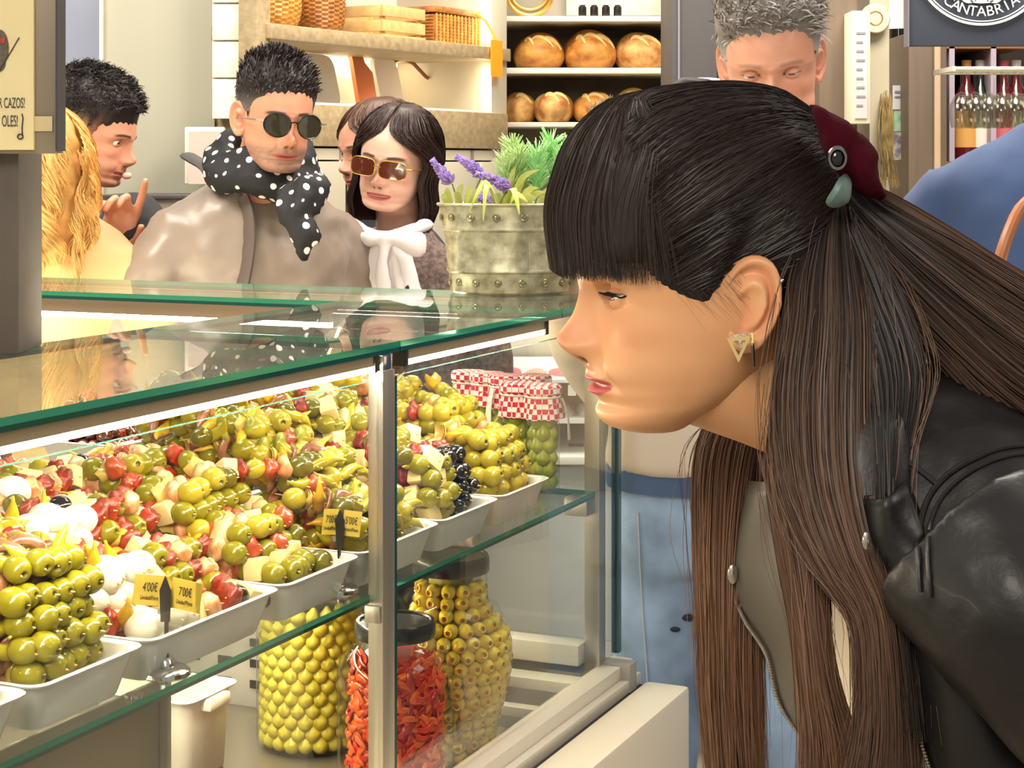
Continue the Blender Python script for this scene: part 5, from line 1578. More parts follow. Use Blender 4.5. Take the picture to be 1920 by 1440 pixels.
# short hair: cap over the skull plus tufts
def short_hair(root, M, line, col, lift=.012, top=.03, n=1500, ln=.03, flow=(-1, 0, .5), seed=1, side_lift=.004, grey=None, curl=0, name='hair', rad=.0008, fade=None):
    rng = np.random.default_rng(seed)
    f, wf, bf = map(smooth_tab, (FT, WT, BT))
    zl = np.concatenate([np.linspace(-.075, .11, 44), np.linspace(.113, .130, 10)])
    th = np.linspace(-PI, PI, 65)[:-1]
    Z, T = np.meshgrid(zl, th, indexing='ij')
    a = (f(Z) - bf(Z)) / 2; cx = (f(Z) + bf(Z)) / 2
    ct, st = np.cos(T), np.sin(T)
    X = cx + a * np.sign(ct) * np.abs(ct) ** np.where(ct > 0, .8, 1); Y = wf(Z) * np.sign(st) * np.abs(st) ** .95
    Pn = np.stack([X, Y, Z], -1)
    ctr = np.array((.0, 0, .03))
    D = Pn - ctr; D /= np.linalg.norm(D, axis=-1, keepdims=True)
    lx = np.interp(X, [p[0] for p in line], [p[1] for p in line])
    dist = Z - lx + smst(.03, .07, X) * (.0028 * np.sin(Y * 520 + seed) + .0022 * np.sin(Y * 1130 + 2 * seed))
    t = smst(-.002, .03, dist)
    tp = smst(.2, .9, D[..., 2])
    off = t * (side_lift + (lift - side_lift) * smst(.02, .07, Z) + (top - lift) * tp) * (1 + .18 * np.sin(9 * T + 20 * Z) * tp)
    Pc = Pn + D * (off + .0008 - .006 * smst(.002, -.010, dist))[..., None]
    keep = dist > -.022
    V = Pc.reshape(-1, 3); n2 = len(th)
    Fc = []
    for i in range(len(zl) - 1):
        for j in range(n2):
            q = (i, (j + 1) % n2)
            if keep[i, j] and keep[i, q[1]] and keep[i + 1, j] and keep[i + 1, q[1]]:
                Fc.append((i * n2 + j, i * n2 + q[1], (i + 1) * n2 + q[1], (i + 1) * n2 + j))
    Fc.append(tuple((len(zl) - 1) * n2 + j for j in range(n2)))
    c0 = np.array(srgb(*col)[:3]); c1 = np.array(srgb(*(grey or col))[:3])
    Cm = np.ones((len(V), 3)) * c0
    if grey:
        g = smst(.07, .02, V[:, 2])[:, None]
        Cm = Cm * (1 - g) + c1 * g
    if fade:
        g = (smst(.034, .0, dist) * smst(.06, .03, X)).reshape(-1, 1)
        Cm = Cm * (1 - g) + np.array(srgb(*fade)[:3]) * g
    cap = mesh_np(name, xf(M, V), Fc, Cm, M_hair, root)
    S = Strands()
    ii = np.argwhere(dist > (.02 if fade else .001))
    fl = np.array(flow, float); sM = M.to_scale().x
    for k in range(n):
        i, j = ii[rng.integers(len(ii))]
        i2, j2 = min(i + 1, len(zl) - 1), (j + 1) % n2
        u, v = rng.random(2)
        p = (Pc[i, j] * (1 - u) + Pc[i2, j] * u) * (1 - v) + (Pc[i, j2] * (1 - u) + Pc[i2, j2] * u) * v
        d = D[i, j]; tl = tp[i, j]
        g = fl * (.6 + .4 * tl) + rng.normal(0, .25, 3) + d * (.25 + .35 * tl)
        if tl < .3 and X[i, j] < .045: g = np.array((-.5, 0, -.7)) + d * .12 + rng.normal(0, .2, 3)
        g /= np.linalg.norm(g)
        L_ = ln * (.35 + .65 * max(tl, .7 * (X[i, j] > .045))) * rng.uniform(.6, 1.1)
        q = []
        for s_ in np.linspace(0, 1, 6):
            b = p - d * .003 + g * L_ * s_ + d * (.3 * L_ * s_ * (1 - s_)) + np.array((0, 0, -.2)) * L_ * s_ * s_ * (1 if curl == 0 else .5)
            if curl: b = b + curl * np.array((math.sin(s_ * 7 + k), math.cos(s_ * 6 + k), math.sin(s_ * 8 + 2 * k)))
            q.append(b)
        mx = rng.random()
        g_ = (c1 if grey and (Z[i, j] < .06 or mx < .35) else c0) * rng.uniform(.7, 1.35)
        S.add(xf(M, np.array(q)), rad * sM, g_)
    strand_mesh(name + '_tufts', S, M_hair, cap)
    return cap

# hands: palm, four unequal fingers and a thumb
def hand(name, root, M, curl=(.5, .6, .7, .8), spread=.12, thumb=.5, skin=(222, 168, 136), s=1.0, side=1):
    """local: fingers along +X, palm facing -Z, thumb on the side of +Y*side"""
    k = MB()
    k.ell((.045, 0, 0), (.05, .040, .0145), None, 20, 14)
    k.tube([(-.05, 0, 0), (-.01, 0, 0), (.03, 0, 0)], [.025, .026, .03], 14, flat=(1.05, .75))
    Ls = ((.044, .026, .021), (.048, .030, .023), (.045, .028, .022), (.035, .021, .019))
    for i in range(4):
        y = side * (.029 - i * .0195); x = .082 - (0, -.004, 0, .009)[i]
        p = Vector((x - .015, y * .9, .002)); a = 0; ya = side * spread * (1.2 - i * .8)
        pts = [p, Vector((x, y, .003))]; r = [.0098, .0098]
        for j, L_ in enumerate(Ls[i]):
            a += curl[i] * (1, 1.15, .8)[j]
            dv = Vector((math.cos(a) * math.cos(ya), math.sin(ya), -math.sin(a)))
            pts.append(pts[-1] + dv * L_ * .5); r.append((.0092, .0082, .0074)[j])
            pts.append(pts[-1] + dv * L_ * .5); r.append((.0090, .0080, .0055)[j])
        k.tube(pts, r, 12)
    p = Vector((.012, side * .026, -.004)); pts = [p - Vector((.01, side * .01, 0)), p]; r = [.013, .014]
    dv = Vector((.62, side * .72, -.25 - thumb * .3)).normalized()
    for j, L_ in enumerate((.036, .03, .024)):
        pts.append(pts[-1] + dv * L_); r.append((.0115, .0105, .0065)[j])
        dv = (dv + Vector((.35, -side * .35 * thumb, -.25 * thumb))).normalized()
    k.tube(pts, r, 12)
    o = None
    k.v = [tuple(M @ (Vector(p) * s)) for p in k.v]
    k.col = np.ones((len(k.v), 4)); k.col[:, :3] = srgb(*skin)[:3]
    return k

def blob(name, k, m, parent, voxel=.012, smooth=6, disp=0, dscale=.12, sub=0, dtype='CLOUDS', fac=.5):
    """one continuous skin over overlapping limbs"""
    me = k.mesh(name, m, True)
    o = link(name, me, parent)
    r = o.modifiers.new('remesh', 'REMESH'); r.mode = 'VOXEL'; r.voxel_size = voxel; r.use_smooth_shade = True
    if smooth:
        s = o.modifiers.new('smooth', 'SMOOTH'); s.iterations = smooth; s.factor = fac
    if disp:
        tx = bpy.data.textures.get('folds_%g' % dscale)
        if tx is None:
            tx = bpy.data.textures.new('folds_%g' % dscale, 'CLOUDS'); tx.noise_scale = dscale; tx.noise_depth = 2
        d = o.modifiers.new('folds', 'DISPLACE'); d.texture = tx; d.strength = disp; d.mid_level = .5; d.texture_coords = 'LOCAL'
    return o

def pillow(k, outline, d, th):
    """a stuffed loop of cloth with the given outline, swelling towards its middle"""
    o2 = spline(outline + outline[:1], 41)[:-1]; c = o2.mean(0); rings = []
    for s_, t in ((.02, -1), (.45, -.86), (.8, -.5), (1, 0), (.8, .5), (.45, .86), (.02, 1)):
        rings.append([P(c[0] + (x - c[0]) * s_, c[1] + (y - c[1]) * s_, d + th * t) for x, y in o2])
    k.loft(rings)

def ering(c, ax, lat, rl, rd, n=28, p=1.0):
    """elliptic ring about c, normal ax, lateral direction lat"""
    ax = Vector(ax).normalized(); lat = (Vector(lat) - ax * Vector(lat).dot(ax)).normalized(); dp = ax.cross(lat)
    out = []
    for i in range(n):
        q = 2 * PI * i / n
        cc, ss = math.cos(q), math.sin(q)
        out.append(Vector(c) + lat * (rl * math.copysign(abs(cc) ** p, cc)) + dp * (rd * math.copysign(abs(ss) ** p, ss)))
    return out

def clothed_body(root, base, yaw, sh_z, sh_w, m_top, m_leg, lean=0.0, bulk=1.0, arms=None, hem=.88, voxel=.012, neck_c=None, disp=.012, dsc=.13, coat_len=0, top_name='jacket', legs=True, m_shoe=None, arm_r=1.0, smooth=6):
    """torso, sleeves, trousers, shoes; local frame forward +X, left +Y at base (on the floor)"""
    Mb = Matrix.Translation(base) @ Matrix.Rotation(yaw, 4, 'Z')
    k = MB(Mb)
    hz = hem
    zs = sh_z
    def fx(z): return lean * (z - .9)
    R_ = [(hz - coat_len, .13 * bulk, .185 * bulk), (hz + .05, .13 * bulk, .18 * bulk), (hz + (zs - hz) * .35, .125 * bulk, .168 * bulk), (hz + (zs - hz) * .62, .135 * bulk, .18 * bulk), (zs - .11, .13 * bulk, sh_w * .93), (zs - .05, .115 * bulk, sh_w * .93), (zs - .012, .09 * bulk, sh_w * .76), (zs + .02, .07, sh_w * .46), (zs + .045, .058, .075)]
    k.loft([ering((fx(z), 0, z), (0, 0, 1), (0, 1, 0), rl, rd, 28, .85) for z, rd, rl in R_])
    A = arms or {}
    out = {}
    for s in (1, -1):
        pts = A.get(s) or [(fx(zs), s * (sh_w - .065), zs - .075), (fx(zs) - .01, s * (sh_w + .02), zs - .20), (fx(zs) - .02, s * (sh_w + .04), zs - .34), (fx(zs) + .05, s * (sh_w + .03), zs - .47), (fx(zs) + .10, s * (sh_w + .01), zs - .58)]
        sp_ = spline(pts, 14)
        k.tube([Vector(p) for p in sp_], [arm_r * q for q in np.interp(np.linspace(0, 1, 14), [0, .15, .5, 1], [.066, .068, .056, .043])], 18)
        out[s] = (Mb @ Vector(sp_[-1]), (Mb.to_3x3() @ Vector(sp_[-1] - sp_[-2])).normalized())
    o = blob(top_name, k, m_top, root, voxel, smooth, disp, dsc)
    if legs:
        k = MB(Mb)
        k.loft([ering((fx(hz) * .5, 0, z), (0, 0, 1), (0, 1, 0), rl, rd, 24, .9) for z, rd, rl in ((hz - .16, .11, .165), (hz - .04, .12, .172), (hz + .06, .115, .165))])
        for s in (1, -1):
            k.tube([(0, s * .085, hz - .06), (.005, s * .09, hz - .22), (.015, s * .095, .47), (.0, s * .10, .25), (-.015, s * .10, .055)], [.088, .083, .063, .056, .052], 18)
        blob('trousers', k, m_leg, root, .014, 4, .008, .1)
        for s in (1, -1):
            kk = MB(Mb)
            kk.loft([ering((x, s * .10, zc_), (1, 0, 0), (0, 1, 0), rl, rd, 16) for x, zc_, rl, rd in ((-.085, .038, .022, .036), (-.06, .045, .036, .044), (.0, .05, .042, .048), (.08, .036, .046, .035), (.14, .028, .042, .026), (.175, .022, .025, .019))])
            kk.v = [(x, y, max(z, .001)) for x, y, z in kk.v]
            kk.build('shoe', m_shoe or mat('black_shoe', (34, 30, 28), .4), root)
    return o, out, Mb
# ------------------------------------------------------------------ the onlookers
M_taupe = mat('taupe_shell', (138, 124, 112), .38, sheen=.1, bump=.15, bscale=14, coat=.05)
M_denim = mat('blue_denim', (150, 176, 210), .8, var=.35, scale=9, bump=.25, bscale=160)
M_blkcl = mat('black_cloth', (28, 26, 30), .8, var=.1, bump=.1)
M_darktr = mat('dark_trousers', (48, 48, 56), .8, var=.1)
M_lens = mat('dark_lens', (52, 48, 34), .06, coat=.8)
M_lensb = mat('brown_lens', (96, 44, 28), .06, coat=.8)
M_frame = mat('black_frame', (26, 20, 18), .25)

def glasses(root, M, lens, frame, shape='round', w=.028, h=.023, sep=.0335, x=.115, z=.008, temple=None, tz=.004):
    g = None
    for s in (1, -1):
        pts = []
        for q in np.linspace(0, 2 * PI, 37)[:-1]:
            c, s_ = math.cos(q), math.sin(q)
            e = 1.0 if shape == 'round' else .55
            yy = w * math.copysign(abs(c) ** e, c); zz = h * math.copysign(abs(s_) ** e, s_) * (1.0 if s_ > 0 or shape != 'round' else 1.08)
            yb = s * sep + yy
            pts.append(Vector((x - 3.2 * (abs(yb) ** 2) , yb, z + zz)))
        k = MB(M); c_ = sum(pts, Vector()) / len(pts) + Vector((.002, 0, 0))
        n = len(pts)
        k.add([c_] + [p for p in pts] + [c_ - Vector((.003, 0, 0))] + [p - Vector((.002, 0, 0)) for p in pts], [(0, 1 + i, 1 + (i + 1) % n) for i in range(n)] + [(n + 1, n + 2 + (i + 1) % n, n + 2 + i) for i in range(n)] + [(1 + i, n + 2 + i, n + 2 + (i + 1) % n, 1 + (i + 1) % n) for i in range(n)])
        if g is None:
            kk = MB(M); kk.tube([(x - .002, -.008, z + .004), (x + .001, 0, z + .007), (x - .002, .008, z + .004)], .0016, 8)
            g = kk.build('sunglasses', frame, root)
        k.build('lens', lens, g)
        kk = MB(M); kk.tube(pts + [pts[0]], .0017 if shape == 'round' else .0011, 8, cap=False); kk.build('rim', frame, g)
        ye = s * (sep + w)
        kk = MB(M); kk.tube([(x - 3.2 * ye * ye, ye, z + .006), (x - 3.2 * ye * ye - .006, s * .071, z + .006), (.03, s * .0755, z + .003), (-.005, s * .075, z + .004), (-.018, s * .073, z - .012)], [.0022, .002, .0017, .0017, .0015], 8)
        kk.build('temple_arm', temple or frame, g)
    return g

# --- man in sunglasses with a dotted scarf
sk = (214, 150, 120)
m3 = thing('person', 'man in dark sunglasses, taupe jacket and black scarf with white dots', 'person', (P(500, 0, 3.62).x, 3.66, 0), 'people at the far side of the counter')
Mh = head_matrix(512, 232, 3.55, math.radians(-63), math.radians(6), math.radians(-3), .99)
nb = Vector((P(478, 0, 3.62).x, 3.62, 1.475))
add_head(m3, Mh, neck_to=nb, skin=sk, lipc=(176, 100, 90), browc=(60, 46, 40), stubble=(138, 110, 98), wid=.95, jaw=1.02, nose=1.15, gaze=(0, .2), blush=(214, 120, 96), lips=.7)
short_hair(m3, Mh, [(-.1, -.055), (-.03, -.03), (-.006, .03), (.02, .03), (.035, .015), (.045, .05), (.08, .066), (.12, .076)], (38, 32, 32), lift=.006, top=.016, n=3600, ln=.026, flow=(.5, .1, .8), side_lift=.0015, grey=(112, 106, 106), seed=3)
glasses(m3, Mh, M_lens, M_frame, 'round', .026, .0225, .033, .1235, .0065, temple=mat('silver_temple', (190, 186, 180), .3, .8))
M_tp = M_taupe
o, wr, Mb = clothed_body(m3, (P(480, 0, 3.66).x, 3.66, 0), math.radians(-60), 1.492, .205, M_taupe, M_darktr, bulk=1.12, hem=.86, disp=.03, dsc=.07, arm_r=1.12)
for s in (1, -1):
    k = hand('hand', m3, Matrix.Translation(wr[s][0]) @ wr[s][1].to_track_quat('X', 'Z').to_matrix().to_4x4(), skin=sk, side=-s); blob('hand', k, mat('skin_plain', sk, .45, sss=.1), m3, .004, 3)
# scarf: wrapped rings and two hanging tails
def dots():
    m = bpy.data.materials.new('dotted_scarf'); m.use_nodes = True
    nt = m.node_tree; b = nt.nodes['Principled BSDF']; b.inputs['Roughness'].default_value = .75
    tc = nt.nodes.new('ShaderNodeTexCoord'); v = nt.nodes.new('ShaderNodeTexVoronoi'); v.inputs['Scale'].default_value = 40; v.inputs['Randomness'].default_value = .55
    mr = nt.nodes.new('ShaderNodeMapRange'); mr.inputs['From Min'].default_value = .27; mr.inputs['From Max'].default_value = .31
    mx = nt.nodes.new('ShaderNodeMix'); mx.data_type = 'RGBA'; mx.inputs['A'].default_value = srgb(236, 230, 226); mx.inputs['B'].default_value = srgb(18, 17, 20)
    nt.links.new(tc.outputs['Object'], v.inputs['Vector']); nt.links.new(v.outputs['Distance'], mr.inputs['Value']); nt.links.new(mr.outputs[0], mx.inputs['Factor']); nt.links.new(mx.outputs['Result'], b.inputs['Base Color'])
    return m
M_dots = dots()
k = MB()
cN = P(488, 318, 3.6)
for (rz, rr, tr, tl) in ((.012, .074, .026, .25), (-.016, .086, .030, .35), (.038, .068, .020, .15)):
    pts = []
    for q in np.linspace(0, 2 * PI, 29):
        pts.append(cN + Vector((rr * 1.15 * math.cos(q) + .01, rr * math.sin(q), rz - tl * rr * math.cos(q) * .9 + .012 * math.sin(3 * q) + .02 * math.sin(q))))
    k.tube(pts, tr, 14)
for pts, r in (([P(575, 335, 3.44), P(568, 380, 3.42), P(555, 420, 3.40), P(566, 460, 3.40), P(574, 492, 3.41)], [.030, .036, .034, .028, .008]),
               ([P(540, 350, 3.44), P(548, 400, 3.41), P(575, 430, 3.39), P(596, 450, 3.40)], [.026, .032, .028, .010]),
               ([P(585, 330, 3.46), P(600, 350, 3.44), P(590, 400, 3.42)], [.024, .026, .014])):
    k.tube(spline(pts, 12), list(np.interp(np.linspace(0, 1, 12), np.linspace(0, 1, len(r)), r)), 14, flat=(1, .6))
blob('scarf', k, M_dots, m3, .008, 3, .02, .05)
# rucksack behind his shoulder with its strap
bv3 = BVHTree.FromObject(o, bpy.context.evaluated_depsgraph_get())
pts = []
for x, y in spline([(452, 372), (462, 400), (466, 440), (462, 490), (452, 545), (446, 600)], 16):
    d_ = (P(x, y, 1) - Vector((0, 0, H))).normalized()
    h = bv3.ray_cast(Vector((0, 0, H)), d_)[0]
    if h is not None: pts.append(h - d_ * .004)
k = MB(); k.tube(pts, .022, 10, flat=(.3, 1)); k.build('rucksack_strap', mat('dark_taupe_strap', (84, 72, 66), .6), m3)
rk = thing('rucksack', 'black rucksack with pale glossy edges on the back of the man in sunglasses', 'bag', P(275, 600, 3.8))
k = MB(); k.ell(P(285, 500, 3.80), (.085, .12, .17), Matrix.Rotation(-.35, 3, 'Y'), 20, 14); k.ell(P(262, 560, 3.78), (.08, .11, .15), None, 20, 14)
blob('pack_body', k, M_blkcl, rk, .012, 5, .02, .08)
for a_, b_, c_ in ((300, 420, 232), (315, 430, 255), (285, 440, 222)):
    k = MB(); k.tube(spline([P(a_, b_, 3.68), P(a_ - 30, b_ + 50, 3.66), P(c_, 540, 3.66), P(c_ - 8, 600, 3.67)], 10), .006, 8); k.build('piping', mat('silver_piping', (170, 172, 180), .3, .4), rk)
k = MB(); k.tube(spline([P(352, 292, 3.72), P(365, 300, 3.7), P(385, 312, 3.68), P(398, 330, 3.66)], 8), .02, 8, flat=(1, .4)); k.build('shoulder_loop', mat('grey_webbing', (60, 58, 56), .7), rk)

# --- woman in brown sunglasses with a pussy-bow blouse
sk = (226, 178, 156)
m4 = thing('person', 'dark-haired woman in amber rimless sunglasses, white bow blouse and brown tweed jacket', 'person', (P(735, 0, 4.05).x, 4.05, 0), 'people at the far side of the counter')
Mh = head_matrix(742, 312, 3.88, math.radians(-106), math.radians(4), math.radians(-9), 1.0)
nb = P(748, 440, 4.02)
add_head(m4, Mh, neck_to=nb, neck_r=.048, skin=sk, lipc=(186, 92, 92), browc=(60, 40, 34), mouth_open=.0012, blush=(226, 140, 120), ears=(1, 1))
glasses(m4, Mh, M_lensb, M_gold, 'square', .029, .0195, .0335, .121, .004)
rng = np.random.default_rng(11)
def bob(root, M, col, z_end, n, side_front=.075, name='hair', seed=1, width=.086, wav=.004, part=.0, zfront=.05, rad=.0011):
    """centre-parted shoulder-length hair: curtain shell and strands"""
    rng = np.random.default_rng(seed)
    S = Strands(); c0 = np.array(srgb(*col)[:3])
    sM = M.to_scale().x
    # shell
    lev = 30; n2 = 40
    V = []; 
    for i in range(lev):
        t = i / (lev - 1)
        z = .138 + (z_end - .138) * t
        if z > .03:
            rx = .108 * math.sqrt(max(0, 1 - ((z - .03) / .11) ** 2)) + .004
        else: rx = .11 - .03 * smst(.0, -.14, np.array(z))
        ry = (width * math.sqrt(max(0, 1 - ((z - .03) / .11) ** 2)) + .004) if z > .03 else width * (1 + .06 * math.sin(6 * z / .1))
        a0 = .05 if z > .09 else .05 + 1.0 * float(smst(.092, .015, np.array(z)))
        for j in range(n2):
            q = a0 + (2 * PI - 2 * a0) * j / (n2 - 1)
            V.append((-.012 + rx * math.cos(q), ry * math.sin(q), z))
    Fc = [(i * n2 + j, i * n2 + j + 1, (i + 1) * n2 + j + 1, (i + 1) * n2 + j) for i in range(lev - 1) for j in range(n2 - 1)]
    V = np.array(V)
    cap = mesh_np(name, xf(M, V), Fc, np.ones((len(V), 3)) * c0, M_hair, root)
    so = cap.modifiers.new('thickness', 'SOLIDIFY'); so.thickness = .005 * sM; so.offset = 0
    G = V.reshape(lev, n2, 3)
    for k in range(n):
        jf = rng.random() * (n2 - 1); j = int(jf); u = jf - j
        line_ = G[:, j] * (1 - u) + G[:, min(j + 1, n2 - 1)] * u
        e = rng.uniform(.8, 1.03); st = rng.uniform(0, .3)
        idx = np.linspace(st, e, 14) * (lev - 1)
        pts = np.stack([np.interp(idx, np.arange(lev), line_[:, c]) for c in range(3)], -1)
        ctr = np.array((-.012, 0, 0)); d = pts - ctr; d[:, 2] = 0; d /= np.linalg.norm(d, axis=1, keepdims=True) + 1e-9
        o_ = rng.uniform(.002, .008)
        ph = rng.uniform(0, 6.28)
        pts = pts + d * (o_ + wav * np.sin(np.linspace(0, 5, 14) + ph)[:, None] * np.linspace(0, 1, 14)[:, None])
        S.add(xf(M, pts), rad * sM, c0 * rng.uniform(.6, 1.7))
    strand_mesh(name + '_strands', S, M_hair, cap)
    return cap
bob(m4, Mh, (44, 29, 25), -.135, 3200, seed=5, rad=.0007)
M_tweed = mat('brown_tweed', (118, 100, 92), .85, col2=(78, 62, 58), scale=90, bump=.4, bscale=160)
o, wr, Mb = clothed_body(m4, (P(750, 0, 4.06).x, 4.06, 0), math.radians(-100), 1.365, .165, M_tweed, M_darktr, bulk=.92, hem=.82, disp=.014, dsc=.12)
for s in (1, -1):
    k = hand('hand', m4, Matrix.Translation(wr[s][0]) @ wr[s][1].to_track_quat('X', 'Z').to_matrix().to_4x4(), skin=sk, side=-s, s=.92); blob('hand', k, mat('skin_pale', sk, .45, sss=.1), m4, .004, 3)
M_blouse = mat('white_blouse', (232, 226, 228), .6, sheen=.2)
k = MB(); k.tube(spline([P(640, 405, 3.83), P(672, 430, 3.78), P(720, 445, 3.74), P(770, 432, 3.76), P(800, 420, 3.84)], 14), .020, 12, flat=(1, .7)); 
k.loft([ering(P(x, y, d), (0, 0, 1), (1, 0, 0), a_, b_, 18) for x, y, d, a_, b_ in ((725, 445, 3.77, .05, .04), (715, 490, 3.76, .07, .04), (720, 560, 3.78, .085, .05), (720, 640, 3.80, .09, .06))])
blob('blouse', k, M_blouse, m4, .008, 3, .008, .06)
k = MB(); k.ell(P(722, 450, 3.72), (.018, .016, .018), None, 14, 10)
pillow(k, [(722, 446), (752, 436), (792, 434), (803, 452), (796, 482), (775, 484), (748, 468)], 3.71, .016)
pillow(k, [(722, 446), (700, 436), (678, 434), (668, 446), (684, 462), (708, 460)], 3.72, .014)
pillow(k, [(712, 456), (734, 456), (728, 490), (736, 545), (716, 560), (700, 530), (704, 490)], 3.71, .010)
pillow(k, [(722, 456), (740, 462), (756, 510), (762, 560), (746, 566), (734, 520)], 3.73, .010)
blob('neck_bow', k, M_blouse, m4, .006, 3)
k = MB(); k.tube([P(765, 480, 3.78), P(763, 540, 3.74), P(764, 600, 3.76)], .005, 6); k.build('bag_chain', M_blkcl, m4)
# blue-white sleeve edge beside the jacket
# --- face half hidden behind her
sk5 = (206, 150, 124)
m5 = thing('person', 'brown-haired person half hidden behind the woman in amber sunglasses', 'person', (P(720, 0, 4.36).x, 4.36, 0), 'people at the far side of the counter')
Mh = head_matrix(712, 290, 4.33, math.radians(-140), .1, 0, 1.0)
add_head(m5, Mh, neck_to=P(722, 392, 4.36), skin=sk5, browc=(66, 46, 36), ears=(0, 0))
bob(m5, Mh, (74, 50, 38), -.09, 900, seed=8)
clothed_body(m5, (P(730, 0, 4.38).x, 4.38, 0), math.radians(-130), 1.40, .165, M_darktr, M_darktr, hem=.82)

# --- young man with a fade haircut, hand at his mouth
sk = (212, 152, 124)
m1 = thing('person', 'young man with a dark fade haircut, eating with one hand at his mouth', 'person', (P(150, 0, 3.9).x, 3.9, 0), 'people at the far side of the counter')
Mh = head_matrix(164, 262, 3.85, math.radians(-12), math.radians(12), 0, .98)
add_head(m1, Mh, neck_to=P(128, 385, 3.9), skin=sk, lipc=(190, 110, 100), browc=(44, 34, 30), jaw=1.0, wid=.95, gaze=(0, .3), blush=(214, 124, 104), mouth_open=.001)
short_hair(m1, Mh, [(-.1, -.04), (-.03, -.02), (-.01, .03), (.02, .03), (.035, .014), (.05, .046), (.08, .055), (.12, .058)], (34, 28, 28), lift=.008, top=.026, n=3600, ln=.030, flow=(.9, 0, .35), side_lift=.0015, seed=6, curl=.003, fade=(168, 122, 100))
tgt = Mh @ Vector((.112, -.01, -.062))
hp = P(222, 350, 3.72)
armR = [(.0, -.175, 1.395), (.06, -.23, 1.22), (.13, -.23, 1.14), (.17, -.20, 1.24), (.175, -.165, 1.345)]
bx = P(128, 0, 3.92)
o, wr, Mb = clothed_body(m1, (bx.x, 3.92, 0), math.radians(-12), 1.46, .20, M_blkcl, M_darktr, hem=.85, arms={-1: armR}, voxel=.011, disp=.016, dsc=.1)
wp = wr[-1][0]
# hand: palm towards the mouth, fingers bent, index finger up
dirx = (P(250, 312, 3.70) - wp).normalized()
zc_ = Vector((.15, 1, .15)); zc_ = (zc_ - dirx * zc_.dot(dirx)).normalized(); yc_ = zc_.cross(dirx)
Mhd = Matrix.Translation(wp + dirx * .03) @ Matrix((dirx, yc_, zc_)).transposed().to_4x4()
k = hand('hand', m1, Mhd, curl=(.18, .75, .85, .95), spread=.10, thumb=.8, skin=sk, side=1, s=1.0)
blob('hand', k, mat('skin_tan', sk, .45, sss=.1), m1, .0035, 3)
k = hand('hand', m1, Matrix.Translation(wr[1][0]) @ wr[1][1].to_track_quat('X', 'Z').to_matrix().to_4x4(), skin=sk, side=-1); blob('hand', k, mat('skin_tan', ()), m1, .004, 3)
k = MB(); k.tube(spline([P(140, 372, 3.84), P(160, 392, 3.80), P(186, 440, 3.76), P(200, 500, 3.74)], 10), .03, 12, flat=(1, .5)); k.build('blue_collar', mat('navy_check', (44, 52, 96), .8, col2=(80, 84, 110), scale=60), m1)
sn = MB(); sn.ell(Mh @ Vector((.107, .0, -.058)), (.011, .008, .008), None, 12, 8); sn.build('snack', mat('pale_snack', (232, 196, 176), .5), None, label='small pale morsel between the fingers and mouth of the young man', cat='food')

# --- woman with blonde curls, seen from behind
m2 = thing('person', 'woman with shoulder-length blonde curls in a beige trench coat, seen from behind', 'person', (P(85, 0, 3.58).x, 3.58, 0), 'people at the far side of the counter')
Mh = head_matrix(72, 318, 3.52, math.radians(95), 0, 0, 1.0)
add_head(m2, Mh, neck_to=P(80, 455, 3.58), neck_r=.05, ears=(0, 0), skin=(226, 180, 152))
M_trench = mat('beige_trench', (206, 172, 120), .7, bump=.1, bscale=20)
o, wr, Mb = clothed_body(m2, (P(92, 0, 3.60).x, 3.60, 0), math.radians(80), 1.425, .20, M_trench, M_darktr, bulk=1.0, hem=.75, coat_len=.2, disp=.02, dsc=.11, top_name='trench_coat', arm_r=1.12)
for s in (1, -1):
    k = hand('hand', m2, Matrix.Translation(wr[s][0]) @ wr[s][1].to_track_quat('X', 'Z').to_matrix().to_4x4(), skin=(226, 180, 152), side=-s, s=.92); blob('hand', k, mat('skin_fair', (226, 180, 152), .45, sss=.1), m2, .004, 3)
rng = np.random.default_rng(21)
k = MB(Mh); k.ell((-.02, 0, .01), (.115, .098, .13), None, 24, 16); k.ell((-.035, 0, -.07), (.09, .10, .11), None, 24, 16); k.ell((-.03, 0, -.13), (.07, .085, .07), None, 20, 12)
k.col = None
ho = blob('curly_hair', k, mat('blonde_base', (206, 152, 82), .6, var=.3, scale=30), m2, .012, 3, .03, .05)
S = Strands(); c0 = np.array(srgb(236, 190, 116)[:3])
for i in range(95):
    q = rng.uniform(0, 2 * PI); zt_ = rng.uniform(-.10, .125)
    L_ = rng.uniform(.10, .20); amp = rng.uniform(.006, .013); ph = rng.uniform(0, 6.28); w_ = rng.uniform(5, 9) * L_ / .12; tone = rng.uniform(.75, 1.25)
    for j in range(42):
        dq, dz_, da = rng.normal(0, .07), rng.normal(0, .008), rng.normal(0, .25)
        pts = []
        for t in np.linspace(0, 1, 26):
            z = zt_ + dz_ - L_ * t
            rr = .116 * math.sqrt(max(.12, 1 - (max(0, z - .01) / .128) ** 2)) if z > .01 else .116 - .10 * max(0, -.09 - z)
            r2 = rr + amp * math.cos(w_ * t + ph + da) * (.4 + t) + .004 * rng.random()
            q2 = q + dq * (1 - .5 * math.sin(PI * t)) + amp / .1 * math.sin(w_ * t + ph + da) * (.4 + t)
            pts.append((-.022 + r2 * math.cos(q2), r2 * .94 * math.sin(q2), max(z, -.215)))
        S.add(xf(Mh, np.array(pts)), .0007, c0 * tone * rng.uniform(.75, 1.25))
strand_mesh('curls', S, M_hair, ho)

